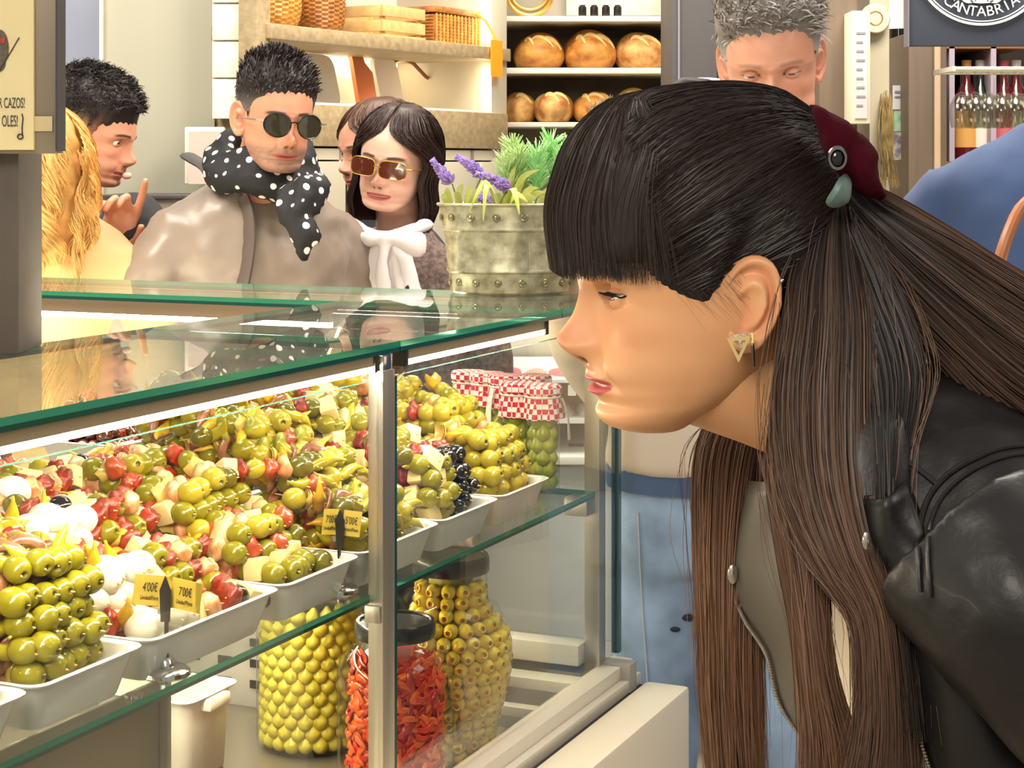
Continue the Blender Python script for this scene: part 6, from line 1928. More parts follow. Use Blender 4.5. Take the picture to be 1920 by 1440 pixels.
# --- grey-haired man looking down behind the woman
sk = (232, 168, 138)
m7 = thing('person', 'grey-haired man looking down, in pale shirt and ripped blue jeans, behind the leaning woman', 'person', (.34, 3.02, 0))
tag(m7, None, None, 'people at the far side of the counter')
Mh = head_matrix(1447, 128, 2.92, math.radians(-98), math.radians(16), math.radians(4), 1.06)
add_head(m7, Mh, neck_to=Vector((P(1450, 0, 3.05).x, 3.06, 1.56)), skin=sk, lipc=(196, 120, 106), browc=(190, 140, 112), jaw=1.08, nose=1.1, iris=(92, 110, 120), gaze=(0, .5), lidz=-.0014, blush=(230, 130, 100), ears=(1, 1))
short_hair(m7, Mh, [(-.1, -.06), (-.03, -.04), (-.006, .03), (.02, .03), (.04, .01), (.05, .05), (.08, .072), (.12, .08)], (136, 128, 122), lift=.010, top=.022, n=4200, ln=.034, flow=(.5, .5, .35), side_lift=.004, grey=(196, 194, 192), seed=9)
M_sh = mat('pale_shirt', (222, 206, 188), .8, bump=.1, bscale=30)
HID = {s: [(.05, s * .19, 1.54), (.0, s * .225, 1.40), (-.04, s * .235, 1.27), (-.13, s * .19, 1.16), (-.19, s * .10, 1.09)] for s in (1, -1)}
o, wr, Mb = clothed_body(m7, (P(1338, 0, 3.02).x, 3.02, 0), math.radians(-95), 1.60, .225, M_sh, M_denim, lean=.08, hem=1.035, disp=.012, top_name='shirt', arms=HID)
for s in (1, -1):
    k = hand('hand', m7, Matrix.Translation(wr[s][0]) @ wr[s][1].to_track_quat('X', 'Z').to_matrix().to_4x4(), skin=sk, side=-s); blob('hand', k, mat('skin_rosy', sk, .45, sss=.1), m7, .004, 3)
M_strap = mat('black_strap', (24, 22, 24), .6)
k = MB(); k.tube(spline([P(1236, 262, 3.02), P(1262, 222, 3.02), P(1300, 200, 3.02), P(1360, 205, 3.0), P(1400, 240, 2.98)], 12), [.03, .045, .05, .05, .05, .05, .05, .05, .05, .05, .045, .03], 14)
blob('jacket_shoulder', k, mat('pale_blue_cotton', (170, 190, 216), .8), m7, .008, 3)
k = MB(); k.tube(spline([P(1262, 230, 2.97), P(1270, 168, 2.97), P(1300, 160, 2.97), P(1345, 172, 2.96), P(1380, 230, 2.95)], 12), .026, 12, flat=(1, .5)); k.build('rucksack_strap', M_strap, m7)
# belt, pocket stitching and rips on the jeans
k = MB(Mb); k.loft([ering((.005, 0, z), (0, 0, 1), (0, 1, 0), .182, .132, 28, .9) for z in (1.01, 1.05)]); k.build('waistband', mat('denim_dark', (70, 92, 128), .8), m7)
tr7 = [o for o in KIDS[m7.name] if o.name.startswith('trousers')][0]
bv7 = BVHTree.FromObject(tr7, bpy.context.evaluated_depsgraph_get())
def on7(x, y):
    d_ = (P(x, y, 1) - Vector((0, 0, H))).normalized()
    h = bv7.ray_cast(Vector((0, 0, H)), d_)[0]
    return None if h is None else h - d_ * .002
pts = [p for p in (on7(x, y) for x, y in spline([(1196, 960), (1200, 1060), (1206, 1160), (1214, 1280)], 24)) if p]
if len(pts) > 3:
    k = MB(); k.tube(pts, .0014, 5); k.build('side_seam', mat('pale_stitch', (190, 194, 198), .8), m7)
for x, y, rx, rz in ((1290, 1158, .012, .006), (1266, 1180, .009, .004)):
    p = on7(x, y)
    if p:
        k = MB(); k.ell(p, (rx, .005, rz), None, 12, 8); k.build('rip', mat('rip_dark', (46, 46, 56), .9), m7)  # small dark blobs for the rips in the denim
# --- person behind: only the top of a head shows
m6 = thing('person', 'person behind the leaning woman, only the crown of short grey-brown hair showing', 'person', (P(1130, 0, 5.12).x, 5.12, 0), 'people at the far side of the counter')
Mh = head_matrix(1150, 302, 5.06, math.radians(-90), .1, 0, 1.07)
add_head(m6, Mh, neck_to=Vector((P(1145, 0, 5.1).x, 5.11, 1.44)), skin=(214, 164, 138), browc=(90, 74, 60))
short_hair(m6, Mh, [(-.1, -.06), (-.03, -.04), (-.006, .03), (.02, .03), (.05, .05), (.12, .07)], (112, 94, 70), lift=.012, top=.022, n=1200, ln=.03, seed=12, flow=(-.3, .3, .4))
clothed_body(m6, (P(1125, 0, 5.13).x, 5.13, 0), math.radians(-90), 1.42, .165, M_darktr, M_darktr, hem=.85)

# --- man in a navy shirt at the picture edge
m8 = thing('person', 'person in a navy blue shirt turned away at the right edge, by the bar counter', 'person', (P(2060, 0, 2.9).x, 2.9, 0), 'people at the far side of the counter')
M_navy = mat('navy_shirt', (54, 78, 122), .75, bump=.12, bscale=18, sheen=.1)
o, wr, Mb = clothed_body(m8, (P(2000, 0, 2.9).x, 2.9, 0), math.radians(72), 1.58, .225, M_navy, M_darktr, bulk=1.12, hem=.88, disp=.014, dsc=.1, top_name='shirt', arm_r=1.15, smooth=30)
Mh = head_matrix(2075, 60, 2.9, math.radians(60), 0, 0, 1.06)
add_head(m8, Mh, neck_to=Vector((P(2055, 0, 2.9).x, 2.9, 1.56)), skin=(214, 156, 128), browc=(60, 44, 36))
short_hair(m8, Mh, [(-.1, -.06), (-.03, -.04), (-.006, .03), (.02, .03), (.05, .05), (.12, .07)], (60, 44, 36), lift=.01, top=.02, n=500, ln=.03, seed=13)
for s in (1, -1):
    k = hand('hand', m8, Matrix.Translation(wr[s][0]) @ wr[s][1].to_track_quat('X', 'Z').to_matrix().to_4x4(), skin=(214, 156, 128), side=-s); blob('hand', k, mat('skin_plain', ()), m8, .004, 3)
bag = thing('shoulder_bag', 'cream canvas bag with a tan leather handle in front of the navy shirt', 'bag', P(1915, 520, 2.45))
k = MB(); k.box(tuple(P(1850, 720, 2.42)), tuple(P(2050, 515, 2.60)), .03); k.v = [(x, min(max(y, 2.42), 2.6), z) for x, y, z in k.v]
k.build('bag_body', mat('cream_canvas', (226, 216, 200), .7, bump=.2, bscale=60), bag)
k = MB(); k.tube(spline([P(1866, 560, 2.44), P(1872, 500, 2.43), P(1890, 440, 2.43), P(1918, 385, 2.45), P(1960, 370, 2.47), P(2010, 430, 2.48), P(2024, 540, 2.48)], 20), .0085, 10); k.build('handle', mat('tan_leather', (176, 112, 74), .4), bag)
# ------------------------------------------------------------------ the leaning woman
SKW = (222, 164, 116)
hero = thing('person', 'young woman with long dark hair and black leather jacket leaning towards the counter', 'person', (.80, 1.34, 0))
X0, Z0, DH = .1547, H - .106, 1.35
PSI = math.radians(9)
MH = Matrix.Translation((X0, DH, Z0)) @ Matrix.Rotation(PI + PSI, 4, 'Z')
def HL(v): return MH @ Vector(v)
# neck as a curved tapering column running back into the collar
k = MB(MH)
npt = spline([(.034, 0, -.040), (-.016, 0, -.049), (-.068, 0, -.067), (-.13, .005, -.094)], 16)
k.tube([Vector(p) for p in npt], list(np.interp(np.linspace(0, 1, 16), [0, .3, .7, 1], [.044, .051, .054, .066])), 40)
add_head(hero, MH, neck_extra=(np.array(k.v), k.f), nt=190, nz=230, skin=SKW, lipc=(192, 84, 90), mouth_open=.0011, blush=(218, 132, 92), lidz=.0016, gaze=(0, .32), iris=(76, 48, 30), browc=(58, 40, 32), name='body')

# eyelashes
S = Strands()
for s in (1, -1):
    for i in range(46):
        u = -1 + 2 * i / 45
        y = .030 + .0138 * u; z = .0105 + .0022 * (1 - u * u) ** .8 + .0008
        x = .0885 - .0120 + math.sqrt(max(0, .0120 ** 2 - (y - .030) ** 2 - (z - .0105) ** 2)) + .0018
        L_ = .0075 + .002 * u
        pts = [(x - .001, s * y, z), (x + L_ * .6, s * (y + .25 * L_ * u), z - .0018), (x + L_ * 1.05, s * (y + .5 * L_ * u), z - .0004)]
        S.add(xf(MH, spline(pts, 6)), .00022, np.array((.02, .012, .01)))
strand_mesh('eyelashes', S, mat('lash', (22, 15, 12), .5), hero, taper=.2)

# ------- hair volume
HF = smooth_tab([(.167, .006), (.164, .036), (.156, .068), (.146, .084), (.136, .096), (.116, .106), (.09, .109), (.062, .109), (.04, .106), (-.1, .09)])
HB = smooth_tab([(.167, -.02), (.163, -.042), (.153, -.062), (.137, -.081), (.114, -.096), (.08, -.108), (.045, -.114), (.015, -.115), (-.03, -.104), (-.1, -.085)])
HW = smooth_tab([(.167, .014), (.163, .034), (.15, .055), (.125, .072), (.095, .080), (.055, .082), (.015, .081), (-.03, .078), (-.1, .068)])
fT, wT, bT = map(smooth_tab, (FT, WT, BT))
LINE = ([-.2, -.066, -.052, -.034, -.022, -.006, .001, .006, .012, .020, .034, .05, .062, .085, .2], [-.036, -.03, .0, .026, .043, .047, .041, .024, .0125, .0105, .014, .022, .030, .050, .056])
zl = np.concatenate([np.linspace(-.095, .14, 70), np.linspace(.143, .167, 16)])
th = np.linspace(-PI, PI, 121)[:-1]
Zg, Tg = np.meshgrid(zl, th, indexing='ij')
a = (HF(Zg) - HB(Zg)) / 2; cx = (HF(Zg) + HB(Zg)) / 2
ct, st = np.cos(Tg), np.sin(Tg)
Xg = cx + a * np.sign(ct) * np.abs(ct) ** .9; Yg = HW(Zg) * np.sign(st) * np.abs(st) ** .95
zcl = np.clip(Zg, -.09, .122)
a2 = (fT(zcl) - bT(zcl)) / 2; c2 = (fT(zcl) + bT(zcl)) / 2
Xs = c2 + a2 * np.sign(ct) * np.abs(ct) ** .85; Ys = wT(zcl) * np.sign(st) * np.abs(st) ** .95
dist = Zg - np.interp(Xg, *LINE)
tt = smst(-.004, .045, dist) * .95 + .05
un = smst(.001, -.012, dist)
Xc = Xs + (Xg - Xs) * tt - .004 * un * np.sign(Xs); Yc = Ys * 1.02 + (Yg - Ys * 1.02) * tt - .007 * un * np.sign(Ys); Zc = zcl + (Zg - zcl) * np.maximum(tt, smst(.11, .13, Zg))
keep = dist > -.024
Vc = np.stack([Xc, Yc, Zc], -1); n2 = len(th)
Fc = [(i * n2 + j, i * n2 + (j + 1) % n2, (i + 1) * n2 + (j + 1) % n2, (i + 1) * n2 + j) for i in range(len(zl) - 1) for j in range(n2) if keep[i, j] and keep[i, (j + 1) % n2] and keep[i + 1, j] and keep[i + 1, (j + 1) % n2]]
Fc.append(tuple((len(zl) - 1) * n2 + j for j in range(n2)))
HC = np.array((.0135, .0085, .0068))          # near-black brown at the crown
HCB = np.array((.190, .098, .056))           # lighter brown at the lengths
capV = Vc.reshape(-1, 3)
hair = mesh_np('hair', xf(MH, capV), Fc, np.ones((len(capV), 3)) * HC, M_hair, hero)
bv = BVHTree.FromPolygons([Vector(p) for p in capV], [f for f in Fc], epsilon=0)
rng = np.random.default_rng(77)
C0 = Vector((-.005, 0, .035))
CLIP = Vector((-.094, .012, .112))
S = Strands()
cd = (CLIP - C0).normalized()
ij = np.argwhere((dist > .001) & (dist < .05) & (Xc > -.02)); ij2 = np.argwhere((dist > .004) & (Xc < .085))
made = 0
for kx in range(12500):
    src_ = ij if kx % 5 < 3 else ij2
    i, j = src_[rng.integers(len(src_))]
    p = Vector(Vc[i, j])
    if p.x < -.07 and p.z < .06: continue
    if p.z < .0 and p.x < -.02: continue
    d0 = (p - C0).normalized()
    d1 = (cd + Vector(rng.normal(0, .06, 3))).normalized()
    pts = []; ok = True
    off = rng.uniform(-.0006, .0028)
    ang = d0.angle(d1)
    if ang < .15 or ang > 2.6: continue
    for s_ in np.linspace(0, 1, 16):
        sn = math.sin(ang)
        d = d0 * (math.sin((1 - s_) * ang) / sn) + d1 * (math.sin(s_ * ang) / sn)
        d = (d + Vector((0, 0, -.16 * math.sin(PI * s_) * (1 if p.z < .06 else .3)))).normalized()
        h, nrm, fi, dd = bv.ray_cast(C0, d)
        if h is None:
            ok = False; break
        pts.append(h + d * (off * min(1, .4 + 3 * s_)))
    if not ok: continue
    made += 1
    S.add(xf(MH, np.array(pts)), rng.uniform(.00022, .0004), HC * rng.uniform(.7, 1.6) * (1 + .5 * rng.random() ** 4 * np.array((1.6, 1, .8))))
# hair at the back of the head, below the clip
for kx in range(900):
    i, j = ij2[rng.integers(len(ij2))]
    p = Vector(Vc[i, j])
    if not (p.x < -.03 and p.z < .09): continue
    pts = []
    for s_ in np.linspace(0, 1, 12):
        q = Vector((p.x - .012 * s_, p.y, p.z * (1 - s_) + (-.095) * s_))
        d = (q - Vector((C0.x, 0, q.z)));
        h, nrm, fi, dd = bv.ray_cast(Vector((C0.x, 0, q.z)), d.normalized())
        if h is None: break
        pts.append(h + d.normalized() * .0015)
    if len(pts) == 12: S.add(xf(MH, np.array(pts)), rng.uniform(.0004, .0006), HC * rng.uniform(.6, 1.8))
strand_mesh('swept_back_strands', S, M_hair, hair)

# ------- fringe
S = Strands()
VB = []; nb1, nb2 = 15, 25
def fringe(y, t, out=0.0):
    """t 0 root .. 1 tip"""
    e = math.sqrt(max(.05, 1 - (y / .0800) ** 2))
    tab = [(.030, .164), (.078 * (.6 + .4 * e), .156), (.110 * e, .128), (.1225 * e, .096), (.1255 * e + .002, .066), (.1180 * e + .004, .024 - .06 * max(0, abs(y) - .035))]
    q = spline(tab, 15)
    x = np.interp(t * 14, np.arange(15), q[:, 0]); z = np.interp(t * 14, np.arange(15), q[:, 1])
    return Vector((x + out * .8, y * (.35 + .65 * float(smst(0, .55, np.array(t)))), z + out * .5))
for i in range(nb2):
    y = -.062 + .127 * i / (nb2 - 1)
    for j in range(nb1): VB.append(fringe(y, j / (nb1 - 1) * .93, -.0035))
FB = [(i * nb1 + j, (i + 1) * nb1 + j, (i + 1) * nb1 + j + 1, i * nb1 + j + 1) for i in range(nb2 - 1) for j in range(nb1 - 1)]
fr = mesh_np('fringe', xf(MH, np.array([tuple(v) for v in VB])), FB, np.ones((len(VB), 3)) * HC * 1.2, M_hair, hair)
so = fr.modifiers.new('thickness', 'SOLIDIFY'); so.thickness = .003
for kx in range(5200):
    y = rng.uniform(-.064, .068); o_ = rng.uniform(-.003, .0035); e = rng.uniform(.9, 1.05); t0 = rng.uniform(0, .25)
    dy_ = rng.normal(0, .004); cl = .003 * math.sin(y * 420)
    pts = [fringe(y + (dy_ + cl) * s_, t0 + (e - t0) * s_, o_ * (.5 + s_) + .0025 * math.sin(y * 300) * s_) for s_ in np.linspace(0, 1, 16)]
    m_ = rng.uniform(.8, 1.9)
    S.add(xf(MH, np.array([tuple(p) for p in pts])), rng.uniform(.0002, .00032), HC * m_ + HCB * .12 * rng.random())
strand_mesh('fringe_strands', S, M_hair, fr)

# ------- long lengths
def lock(S, path, n, c_top, c_bot, thick=.02, npt=22, wav=.003, rad=(.00022, .00040), solid=None, tip=.12, seed=0):
    """path rows: (px, py, d, half width px)"""
    rng = np.random.default_rng(seed)
    pp = spline([(r[0], r[1], r[2], r[3]) for r in path], npt * 2)
    tx = np.gradient(pp[:, 0]); ty = np.gradient(pp[:, 1]); ln = np.hypot(tx, ty) + 1e-9
    nx, ny = -ty / ln, tx / ln
    for kx in range(n):
        a_ = rng.uniform(-1, 1); b_ = rng.uniform(-1, 1)
        cl = np.sin(a_ * 9 + seed) * .06
        e = 1 - tip * rng.random() ** 1.5; s0 = .0 + .04 * rng.random()
        idx = np.linspace(s0, e, npt) * (len(pp) - 1)
        g = lambda c: np.interp(idx, np.arange(len(pp)), c)
        t = np.linspace(0, 1, npt)
        ph = rng.uniform(0, 6.28); fr_ = rng.uniform(2, 5)
        a2 = a_ * (1 + .0 * t) + cl * t + .05 * np.sin(fr_ * t * 3 + ph) * t + .10 * rng.normal() * t * t
        x = g(pp[:, 0]) + g(nx) * a2 * g(pp[:, 3]); y = g(pp[:, 1]) + g(ny) * a2 * g(pp[:, 3]); d = g(pp[:, 2]) + b_ * thick * math.sqrt(max(0, 1 - a_ * a_)) + wav * np.sin(fr_ * t * 2 + ph) * t
        pts = np.stack([(x - 960) * d / F, d, H + (310 - y) * d / F], -1)
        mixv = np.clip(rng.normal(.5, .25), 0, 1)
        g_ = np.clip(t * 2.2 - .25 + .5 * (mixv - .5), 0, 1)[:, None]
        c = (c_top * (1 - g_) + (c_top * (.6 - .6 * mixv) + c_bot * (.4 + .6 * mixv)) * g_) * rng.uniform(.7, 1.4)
        S.add(pts, rng.uniform(*rad), c)
    if solid is not None:
        rings = []
        for i in range(0, len(pp), 3):
            w_ = pp[i, 3] * .88; ring_ = []
            for q in np.linspace(0, 2 * PI, 17)[:-1]:
                x = pp[i, 0] + nx[i] * w_ * math.cos(q); y = pp[i, 1] + ny[i] * w_ * math.cos(q); d = pp[i, 2] + thick * .75 * math.sin(q)
                ring_.append(P(x, y, d))
            rings.append(ring_)
        solid.loft(rings)
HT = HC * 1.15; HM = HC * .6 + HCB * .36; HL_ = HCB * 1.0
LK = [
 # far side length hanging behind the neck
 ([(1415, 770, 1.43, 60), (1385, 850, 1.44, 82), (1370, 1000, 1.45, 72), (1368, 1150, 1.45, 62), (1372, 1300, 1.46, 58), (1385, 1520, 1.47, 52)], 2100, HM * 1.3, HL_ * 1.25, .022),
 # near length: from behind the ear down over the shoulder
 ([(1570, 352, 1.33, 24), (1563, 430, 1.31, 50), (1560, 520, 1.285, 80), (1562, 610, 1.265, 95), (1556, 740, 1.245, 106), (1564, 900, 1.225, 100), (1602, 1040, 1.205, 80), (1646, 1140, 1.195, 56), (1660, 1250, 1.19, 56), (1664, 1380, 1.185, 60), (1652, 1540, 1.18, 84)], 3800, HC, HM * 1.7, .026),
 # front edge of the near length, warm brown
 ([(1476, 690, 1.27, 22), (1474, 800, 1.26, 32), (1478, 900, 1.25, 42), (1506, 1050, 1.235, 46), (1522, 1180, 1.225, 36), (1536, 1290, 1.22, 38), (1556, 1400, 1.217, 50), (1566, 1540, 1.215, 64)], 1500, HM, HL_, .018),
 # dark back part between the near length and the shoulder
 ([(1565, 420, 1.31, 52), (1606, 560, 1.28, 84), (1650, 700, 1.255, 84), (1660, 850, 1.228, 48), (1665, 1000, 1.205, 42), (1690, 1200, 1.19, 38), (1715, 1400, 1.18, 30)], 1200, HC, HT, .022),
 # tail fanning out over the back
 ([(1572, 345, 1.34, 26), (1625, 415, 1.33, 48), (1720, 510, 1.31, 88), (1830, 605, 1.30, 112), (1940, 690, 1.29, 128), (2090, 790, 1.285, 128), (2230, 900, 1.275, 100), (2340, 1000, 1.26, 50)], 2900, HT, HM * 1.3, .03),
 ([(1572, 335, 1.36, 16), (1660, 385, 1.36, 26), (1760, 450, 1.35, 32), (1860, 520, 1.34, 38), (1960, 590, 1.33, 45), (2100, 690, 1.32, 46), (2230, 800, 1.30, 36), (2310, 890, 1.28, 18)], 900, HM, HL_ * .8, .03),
]
S = Strands(); sol = MB()
for i, (pth, n, a_, b_, th_) in enumerate(LK):
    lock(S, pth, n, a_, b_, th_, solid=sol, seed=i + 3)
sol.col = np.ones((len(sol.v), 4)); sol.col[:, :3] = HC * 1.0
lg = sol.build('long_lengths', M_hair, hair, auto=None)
# loose fine hairs
for kx in range(260):
    src_ = LK[kx % 4][0]; a_ = rng.uniform(-1.35, 1.35)
    lo_ = [(x + a_ * w_ + rng.normal(0, 7), y, d - .01 + rng.normal(0, .008), 3) for x, y, d, w_ in src_]
    lock(S, lo_, 1, HM, HL_, .004, rad=(.00014, .00022), seed=500 + kx, tip=.5)
strand_mesh('long_strands', S, M_hair, lg)
# fly-aways at the temple and ear
S = Strands()
for kx in range(60):
    p0 = Vector((rng.uniform(.004, .05), .0675, rng.uniform(.012, .034))); l_ = rng.uniform(.010, .034)
    pts = [p0, p0 + Vector((-.25 * l_, .004, -.3 * l_)), p0 + Vector((-.7 * l_, .005, -.75 * l_ + rng.uniform(-.006, .006)))]
    S.add(xf(MH, spline(pts, 10)), .00007, HC * 4)
strand_mesh('temple_wisps', S, M_hair, hair)

# ------- bow, hair tie, clip
M_velvet = mat('burgundy_velvet', (58, 4, 16), .95, var=.2, scale=20, spec=.12)
k = MB()
pillow(k, [(1516, 193), (1540, 197), (1574, 218), (1604, 240), (1612, 268), (1590, 312), (1566, 318), (1544, 285), (1528, 240)], 1.275, .018)
pillow(k, [(1572, 268), (1600, 240), (1632, 262), (1650, 288), (1648, 318), (1668, 366), (1656, 380), (1610, 370), (1578, 340), (1562, 305)], 1.285, .020)
blob('velvet_bow', k, M_velvet, hero, .003, 4, .006, .03)
Mbr = Matrix.Translation(P(1569, 297, 1.252)) @ Matrix.Rotation(PI / 2, 4, 'X')
MB(Mbr).lathe([(.0050, 0), (.0066, .0008), (.0072, .002), (.0066, .0032), (.0050, .0035)], 24, sy=1.25, closed=True).build('brooch_ring', mat('smoked_metal', (150, 142, 136), .15, 1), hero)
MB(Mbr).ell((0, 0, .001), (.0050, .0062, .0028), None, 18, 10).build('brooch_stone', mat('black_stone', (16, 14, 16), .08, coat=.6), hero)
k = MB(); k.tube(spline([P(1562, 384, 1.275), P(1574, 370, 1.268), P(1584, 350, 1.27), P(1590, 338, 1.28)], 10), [.005, .008, .009, .0095, .0095, .0095, .009, .008, .007, .005], 10, flat=(1, .5)); k.build('hair_tie', mat('grey_green_satin', (94, 118, 108), .45, sheen=.3), hero)

# ------- earrings
M_gd = mat('polished_gold', (255, 226, 150), .3, .75)
M_pav = mat('pave_stones', (236, 214, 196), .2, .6, var=.4, scale=700, bump=.8, bscale=900)
def tri(cx, cy, d, w_, h_, bar, m, nm, th=.0022, dx=0):
    o3 = [P(cx - w_ / 2, cy, d), P(cx + w_ / 2, cy - .06 * w_, d), P(cx + dx, cy + h_, d)]
    c_ = sum(o3, Vector()) / 3; i3 = [c_ + (v - c_) * bar for v in o3]
    vs = []
    for off in (0, th): vs += [v + Vector((0, off, 0)) for v in o3 + i3]
    fs = []
    for a in range(3):
        b = (a + 1) % 3
        fs += [(a, b, 3 + b, 3 + a), (6 + b, 6 + a, 9 + a, 9 + b), (b, a, 6 + a, 6 + b), (3 + a, 3 + b, 9 + b, 9 + a)]
    kk = MB(); kk.add(vs, fs); return kk.build(nm, m, hero, smooth=False)
tri(1385, 634, 1.262, 45, 46, .60, M_gd, 'gold_triangle_earring')
tri(1388, 627, 1.2635, 36, 32, .42, M_pav, 'pave_triangle_earring')
k = MB(); k.tube(spline([P(1409, 630, 1.268), P(1411, 650, 1.264), P(1412, 668, 1.266), P(1413, 686, 1.268)], 10), .0013, 8); k.build('drop_earring', mat('dark_pave', (120, 112, 104), .2, .9), hero)
k = MB(); k.tube([P(1409, 626, 1.268), P(1410, 645, 1.264)], .0014, 8); k.build('drop_earring_top', M_gd, hero)
k = MB(); k.ell(P(1466, 526, 1.268), (.0018, .0018, .0018), None, 10, 8); k.build('helix_stud', M_chrome, hero)

# ------- leather jacket
M_leather = mat('black_leather', (26, 23, 22), .44, var=.15, scale=30, bump=.22, bscale=70, coat=.04, spec=.4)
M_lap = mat('leather_underside', (92, 86, 76), .4, bump=.1, bscale=60)
k = MB()
ax_ = Vector((.48, .03, -.43)).normalized()
LT = Vector((0, 1, 0))
k.loft([ering(c_, (.6, 0, -.8) if i < 2 else ax_, LT, rl, rd, 32, .85) for i, (c_, rl, rd) in enumerate([
    ((.245, 1.335, 1.365), .085, .07), ((.268, 1.335, 1.342), .125, .085), ((.305, 1.335, 1.30), .185, .10), ((.40, 1.335, 1.215), .195, .122), ((.55, 1.34, 1.085), .180, .122), ((.68, 1.345, .975), .185, .125)])])
armN = spline([(.295, 1.175, 1.305), (.335, 1.135, 1.255), (.41, 1.11, 1.165), (.485, 1.105, 1.075), (.47, 1.13, .98), (.43, 1.16, .88), (.41, 1.17, .84)], 24)
k.tube([Vector(p) for p in armN], list(np.interp(np.linspace(0, 1, 24), [0, .12, .5, .65, 1], [.066, .070, .058, .055, .040])), 24)
armF = spline([(.30, 1.50, 1.30), (.34, 1.545, 1.25), (.42, 1.57, 1.16), (.49, 1.57, 1.075), (.47, 1.54, .98), (.43, 1.51, .88), (.41, 1.50, .84)], 24)
k.tube([Vector(p) for p in armF], list(np.interp(np.linspace(0, 1, 24), [0, .12, .5, .65, 1], [.066, .070, .058, .055, .040])), 24)
jk = blob('leather_jacket', k, M_leather, hero, .0065, 8, .014, .07)
# front panels hanging open
def sheet(name, left, right, m, th=.003, nn=26, mm=12, bulge=.02, sag=0):
    L_ = spline([(x, y, d) for x, y, d in left], nn); R_ = spline([(x, y, d) for x, y, d in right], nn)
    vs = []
    for i in range(nn):
        a = P(*L_[i]); b = P(*R_[i])
        for j in range(mm):
            t = j / (mm - 1)
            p = a.lerp(b, t); p.y -= bulge * math.sin(PI * t) + .006 * math.sin(6 * t + i * .35)
            vs.append(p)
    fs = [(i * mm + j, i * mm + j + 1, (i + 1) * mm + j + 1, (i + 1) * mm + j) for i in range(nn - 1) for j in range(mm - 1)]
    kk = MB(); kk.add(vs, fs); o = kk.build(name, m, jk, auto=None)
    so = o.modifiers.new('thickness', 'SOLIDIFY'); so.thickness = th; so.offset = 0
    return o
FZ = [(1400, 900, 1.43), (1378, 1010, 1.44), (1371, 1105, 1.44), (1399, 1165, 1.43), (1437, 1225, 1.42), (1463, 1319, 1.41), (1527, 1413, 1.40), (1620, 1560, 1.39)]
sheet('far_front_panel', FZ, [(1490, 880, 1.39), (1500, 1000, 1.38), (1520, 1100, 1.375), (1560, 1200, 1.37), (1610, 1300, 1.365), (1680, 1400, 1.36), (1780, 1560, 1.36)], M_lap)
NZ = [(1600, 930, 1.215), (1612, 1030, 1.205), (1640, 1150, 1.20), (1689, 1276, 1.19), (1741, 1440, 1.18), (1790, 1560, 1.18)]
sheet('near_front_panel', NZ, [(1700, 900, 1.20), (1740, 1010, 1.19), (1800, 1130, 1.18), (1880, 1240, 1.175), (1990, 1370, 1.175), (2120, 1520, 1.18)], M_leather, bulge=.03)
sheet('blouse', [(1500, 950, 1.33), (1530, 1080, 1.32), (1555, 1200, 1.315), (1575, 1300, 1.31), (1590, 1385, 1.305), (1640, 1560, 1.30)], [(1600, 920, 1.30), (1640, 1050, 1.29), (1680, 1180, 1.285), (1730, 1300, 1.28), (1780, 1400, 1.28), (1860, 1560, 1.28)], mat('cream_blouse', (222, 206, 182), .7, bump=.2, bscale=40))
def zipline(name, pts, m, r=.0022, n=60):
    kk = MB(); sp_ = spline(pts, n)
    for i in range(n):
        p = P(*sp_[i]); kk.ell((p.x, p.y - .004, p.z), (r * 1.3, r, r * .8), None, 8, 5)
    return kk.build(name, m, jk)
M_zip = mat('zip_metal', (196, 188, 176), .25, .9)
zipline('far_zip', [(x - 2, y, d - .002) for x, y, d in FZ[2:]], M_zip, .0016, 90)
zipline('near_zip', [(x, y, d - .004) for x, y, d in NZ[2:]], M_zip, .0013, 80)
k = MB(Matrix.Translation(P(1373, 1076, 1.425)) @ Matrix.Rotation(PI / 2, 4, 'X')); k.lathe([(.0028, 0), (.0040, .001), (.0040, .002), (.0028, .003), (.0, .0034)], 18, sy=1.9); k.build('press_stud', M_zip, jk)
k = MB(Matrix.Translation(P(1623, 1013, 1.165)) @ Matrix.Rotation(PI / 2, 4, 'X')); k.lathe([(.0016, 0), (.0026, .001), (.0026, .002), (.0016, .003), (.0, .0032)], 18, sy=2.2); k.build('press_stud', M_zip, jk)
# collar standing behind the hair
k = MB(); k.tube(spline([P(1650, 930, 1.205), P(1640, 850, 1.215), P(1636, 780, 1.23), P(1650, 730, 1.26), P(1690, 720, 1.32), P(1700, 740, 1.40)], 18), .024, 12, flat=(.35, 1)); k.build('collar', M_leather, jk)
# seams laid on the sleeve and shoulder
dgj = bpy.context.evaluated_depsgraph_get()
bvj = BVHTree.FromObject(jk, dgj)
def seam(px_pts, r=.0022, lift=.001):
    sp_ = spline(px_pts, 40); pts = []
    o_ = Vector((0, 0, H))
    for x, y in sp_:
        d_ = (P(x, y, 1) - o_).normalized()
        h, nrm, fi, dd = bvj.ray_cast(o_, d_)
        if h is not None: pts.append(h - d_ * lift)
    if len(pts) > 3:
        kk = MB(); kk.tube(pts, r, 8); return kk.build('seam', M_leather, jk)
seam([(1725, 1110), (1722, 1010), (1738, 940), (1775, 892), (1830, 858), (1880, 840), (1935, 834)])
seam([(1745, 1120), (1740, 1015), (1756, 950), (1792, 905), (1842, 872), (1890, 855), (1935, 850)], .0016)
seam([(1640, 820), (1680, 850), (1720, 878), (1758, 908)])
seam([(1680, 1010), (1672, 950), (1690, 890), (1705, 868)], .0016)
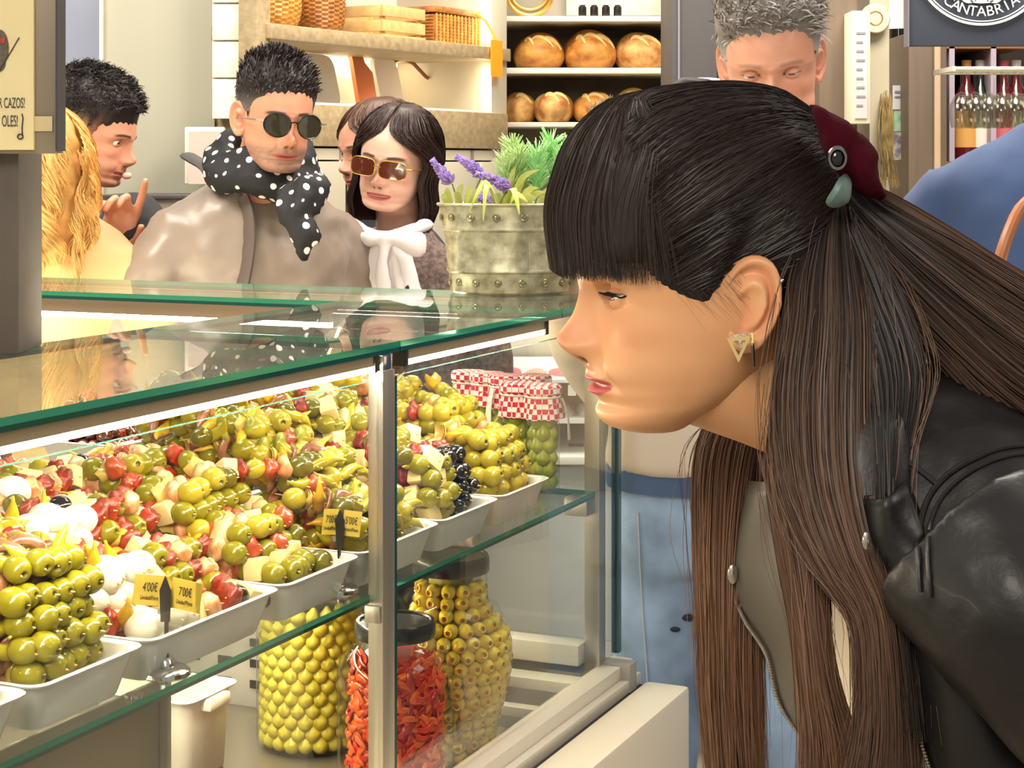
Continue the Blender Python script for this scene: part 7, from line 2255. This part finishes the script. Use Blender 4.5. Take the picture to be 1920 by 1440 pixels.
# trousers and shoes of the leaning woman (below and beside the frame)
k = MB()
k.loft([ering(c_, ax2, LT, rl, rd, 26, .9) for c_, ax2, rl, rd in (((.62, 1.34, 1.02), (.6, 0, -.7), .165, .11), ((.72, 1.345, .95), (.5, 0, -.8), .18, .12), ((.80, 1.345, .86), (.1, 0, -1), .175, .115), ((.81, 1.345, .78), (0, 0, -1), .165, .10))])
for s in (-1, 1):
    k.tube([(.79, 1.345 + s * .085, .86), (.795, 1.345 + s * .09, .7), (.765, 1.345 + s * .095, .46), (.80, 1.345 + s * .10, .22), (.81, 1.345 + s * .10, .05)], [.085, .08, .058, .05, .048], 18)
blob('trousers', k, M_blkcl, hero, .013, 4)
for s in (-1, 1):
    kk = MB(Matrix.Translation((.81, 1.345, 0)) @ Matrix.Rotation(PI, 4, 'Z'))
    kk.loft([ering((x, s * .10, zc_), (1, 0, 0), (0, 1, 0), rl, rd, 16) for x, zc_, rl, rd in ((-.085, .038, .022, .036), (-.06, .045, .034, .044), (.0, .05, .04, .048), (.08, .036, .042, .033), (.14, .027, .036, .024), (.17, .022, .022, .019))])
    kk.v = [(x, y, max(z, .001)) for x, y, z in kk.v]
    kk.build('shoe', mat('black_shoe', ()), hero)
for ar, sd in ((armN, -1), (armF, 1)):
    wv = (Vector(ar[-1]) - Vector(ar[-3])).normalized()
    kh = hand('hand', hero, Matrix.Translation(Vector(ar[-1]) + wv * .03) @ wv.to_track_quat('X', 'Z').to_matrix().to_4x4(), skin=SKW, side=sd, s=.92)
    blob('hand', kh, mat('skin_warm', SKW, .45, sss=.1), hero, .004, 3)

# ------------------------------------------------------------------ sign post at the left edge
k = MB(); px_box(k, -260, 35, -400, 664, 1.98, .10, .003); struct('pillar_left', k, mat('brown_grey_post', (84, 74, 68), .6, var=.1, scale=20, bump=.1))
ls = thing('signboard', 'cream signboard with dark lettering on a bronze frame at the top left', 'sign', P(20, 285, 1.95))
k = MB(); px_box(k, -220, 106, -300, 288, 1.945, .03, .002); k.build('bronze_frame', mat('bronze_frame', (134, 120, 102), .45, .3, var=.06), ls)
k = MB(); px_box(k, 104, 108, -300, 283, 1.94, .035); k.build('edge_strip', mat('dark_edge', (52, 50, 54), .5), ls)
k = MB(); px_box(k, -200, 63, -300, 281, 1.938, .006); k.build('panel', mat('cream_board', (232, 212, 160), .55, var=.03), ls)
M_inkb = mat('sign_ink', (54, 50, 50), .6)
def sign_text(s_, px, py, size):
    p = P(px, py, 1.937)
    text('lettering', s_, Matrix.Translation(p) @ Matrix.Rotation(PI / 2, 4, 'X'), size, M_inkb, ls, .0002, 'RIGHT', .40)
sign_text('R CAZOS!', 47, 194, .0162)
sign_text('OLES!', 34, 228, .0176)
k = MB(); k.tube([P(41, 213, 1.936), P(43, 222, 1.936), P(41, 240, 1.936), P(42, 252, 1.936)], .0007, 6)
k.tube([P(38 + 5 * math.cos(q), 256 + 4.5 * math.sin(q), 1.936) for q in np.linspace(0, 2 * PI, 20)], .0008, 6); k.build('ladle_drawing', M_inkb, ls)
k = MB(); k.tube([P(-20, 165, 1.936), P(36, 70, 1.936)], .0006, 6); k.build('skewer_drawing', M_inkb, ls)
k = MB(); k.ell(P(0, 90, 1.937), (.0095, .0012, .020), None, 20, 12); k.ell(P(-3, 118, 1.937), (.008, .0012, .010), None, 18, 10); k.build('olive_drawing', mat('olive_print', (96, 82, 66), .6, var=.3, scale=200), ls)
k = MB(); k.ell(P(5, 76, 1.935), (.0030, .0008, .0042), None, 14, 8); k.build('pimento_print', mat('pimento_print', (170, 60, 44), .6), ls)
k = MB(); px_box(k, 64, 98, 218, 246, 1.942, .002); k.build('taped_label', mat('aged_label', (206, 184, 140), .6), ls)

# ------------------------------------------------------------------ meat counter beyond the case end
mc = thing('meat_counter', 'far butcher counter with trays of pink meat, seen through the end glass', 'counter', P(1040, 900, 4.15))
DM = 4.15
k = MB(); px_box(k, 900, 1200, 872, 1560, DM, .5, .004); k.build('grey_front', mat('counter_grey', (196, 196, 192), .5, var=.05, scale=2), mc)
k = MB(); px_box(k, 900, 1205, 856, 872, DM - .03, .5, .004); k.build('white_ledge', M_white, mc)
k = MB(); px_box(k, 900, 1200, 720, 780, DM + .25, .06, .003); k.build('wood_panel', M_woodl, mc)
k = MB(); px_box(k, 900, 1200, 786, 794, DM, .5); k.build('shelf', M_white, mc)
k = MB(); px_box(k, 900, 1200, 712, 718, DM, .5); k.build('shelf', M_white, mc)
k = MB(); px_box(k, 900, 1200, 600, 860, DM + .52, .03); k.build('back_wall', mat('counter_back', (196, 186, 168), .5), mc)
M_meat = mat('pink_meat', (214, 112, 122), .4, var=.3, scale=40, coat=.2)
M_meat2 = mat('pale_meat', (226, 170, 150), .4, var=.2, scale=40, coat=.2)
for i, (px, py, wpx, hpx, mm_, nm, lb) in enumerate([
    (955, 712, 24, 22, M_meat, 'meat_cut', 'dark pink meat cut on the upper shelf of the far counter, nearest the planter'), (1005, 712, 26, 20, M_meat2, 'meat_cut', 'pale meat cut second from the planter on the upper shelf'), (1055, 712, 26, 22, M_meat, 'meat_cut', 'pink meat cut third from the planter on the upper shelf'), (1105, 712, 24, 18, M_meat2, 'meat_cut', 'pale meat cut beside the nose of the leaning woman on the upper shelf'),
    (1062, 786, 18, 30, M_white, 'cheese_roll', 'round white cheese on the lower shelf, left one'), (1098, 786, 20, 32, M_white, 'cheese_roll', 'round white cheese on the lower shelf, right one'), (1080, 856, 26, 24, mat('purple_sausage', (150, 100, 140), .4, var=.2), 'sausage', 'purple sausage on the white ledge of the far counter'), (1118, 856, 16, 24, mat('yellow_pack', (230, 190, 90), .4), 'cheese_pack', 'yellow pack on the white ledge of the far counter')]):
    b_ = P(px, py, DM + .14); rx = wpx * DM / F; hz = hpx * DM / F
    r_ = random.Random(i)
    a1 = r_.uniform(0, 6)
    k = MB(); k.ell((b_.x, b_.y, b_.z + hz * .45), (rx, .09, hz * .55), None, 20, 12, fn=lambda d: 1 + .08 * math.sin(4 * d.x + a1) + .06 * math.sin(5 * d.z + a1))
    k.v = [(x, y, max(z, b_.z + .001)) for x, y, z in k.v]
    k.build(nm, mm_, None, label=lb, cat='food', group='food on the far counter')
for i in range(5):
    b_ = P(925 + 50 * i, 724, DM - .012)
    k = MB(); px_box(k, 915 + 50 * i, 930 + 50 * i, 722, 742, DM - .008, .003); k.build('price_card', M_white, mc)
# pale leaflet stand and low cabinet behind the onlookers
k = MB(); px_box(k, 346, 420, 238, 345, 4.46, .03, .004); o = k.build('framed_notice', mat('pale_frame', (232, 226, 212), .5), None, label='white framed notice leaning on the olive wall behind the man in sunglasses', cat='frame')
k = MB(); px_box(k, 354, 414, 246, 345, 4.454, .01); k.build('notice_sheet', mat('pink_grey_sheet', (206, 186, 172), .6), o)
k = MB(); px_box(k, 180, 400, 372, 1400, 4.27, .28, .004); lc = k.build('low_cabinet', mat('taupe_cabinet', (128, 116, 100), .5, var=.06), None, label='low taupe cabinet against the olive wall behind the young man', cat='cabinet')
k = MB(); px_box(k, 178, 402, 366, 373, 4.26, .30, .002); k.build('worktop', M_dark, lc)
k = MB(); px_box(k, 236, 264, 396, 424, 4.26, .012, .002); k.build('socket_plate', mat('cream_plate', (220, 206, 180), .5), lc)
# white packet between the young man and the rucksack
k = MB(); px_box(k, 246, 300, 425, 460, 4.12, .1, .006); k.build('paper_stack', mat('blue_white_paper', (214, 220, 230), .6), None, label='stack of blue-white paper on the shelf behind the black sleeve', cat='paper')
k = MB(); px_box(k, 236, 310, 460, 1500, 4.1, .15, .004); k.build('paper_stand', mat('pale_stand', (190, 182, 168), .6), None, label='pale stand carrying the paper stack behind the black sleeve', cat='stand')

finish_texts()
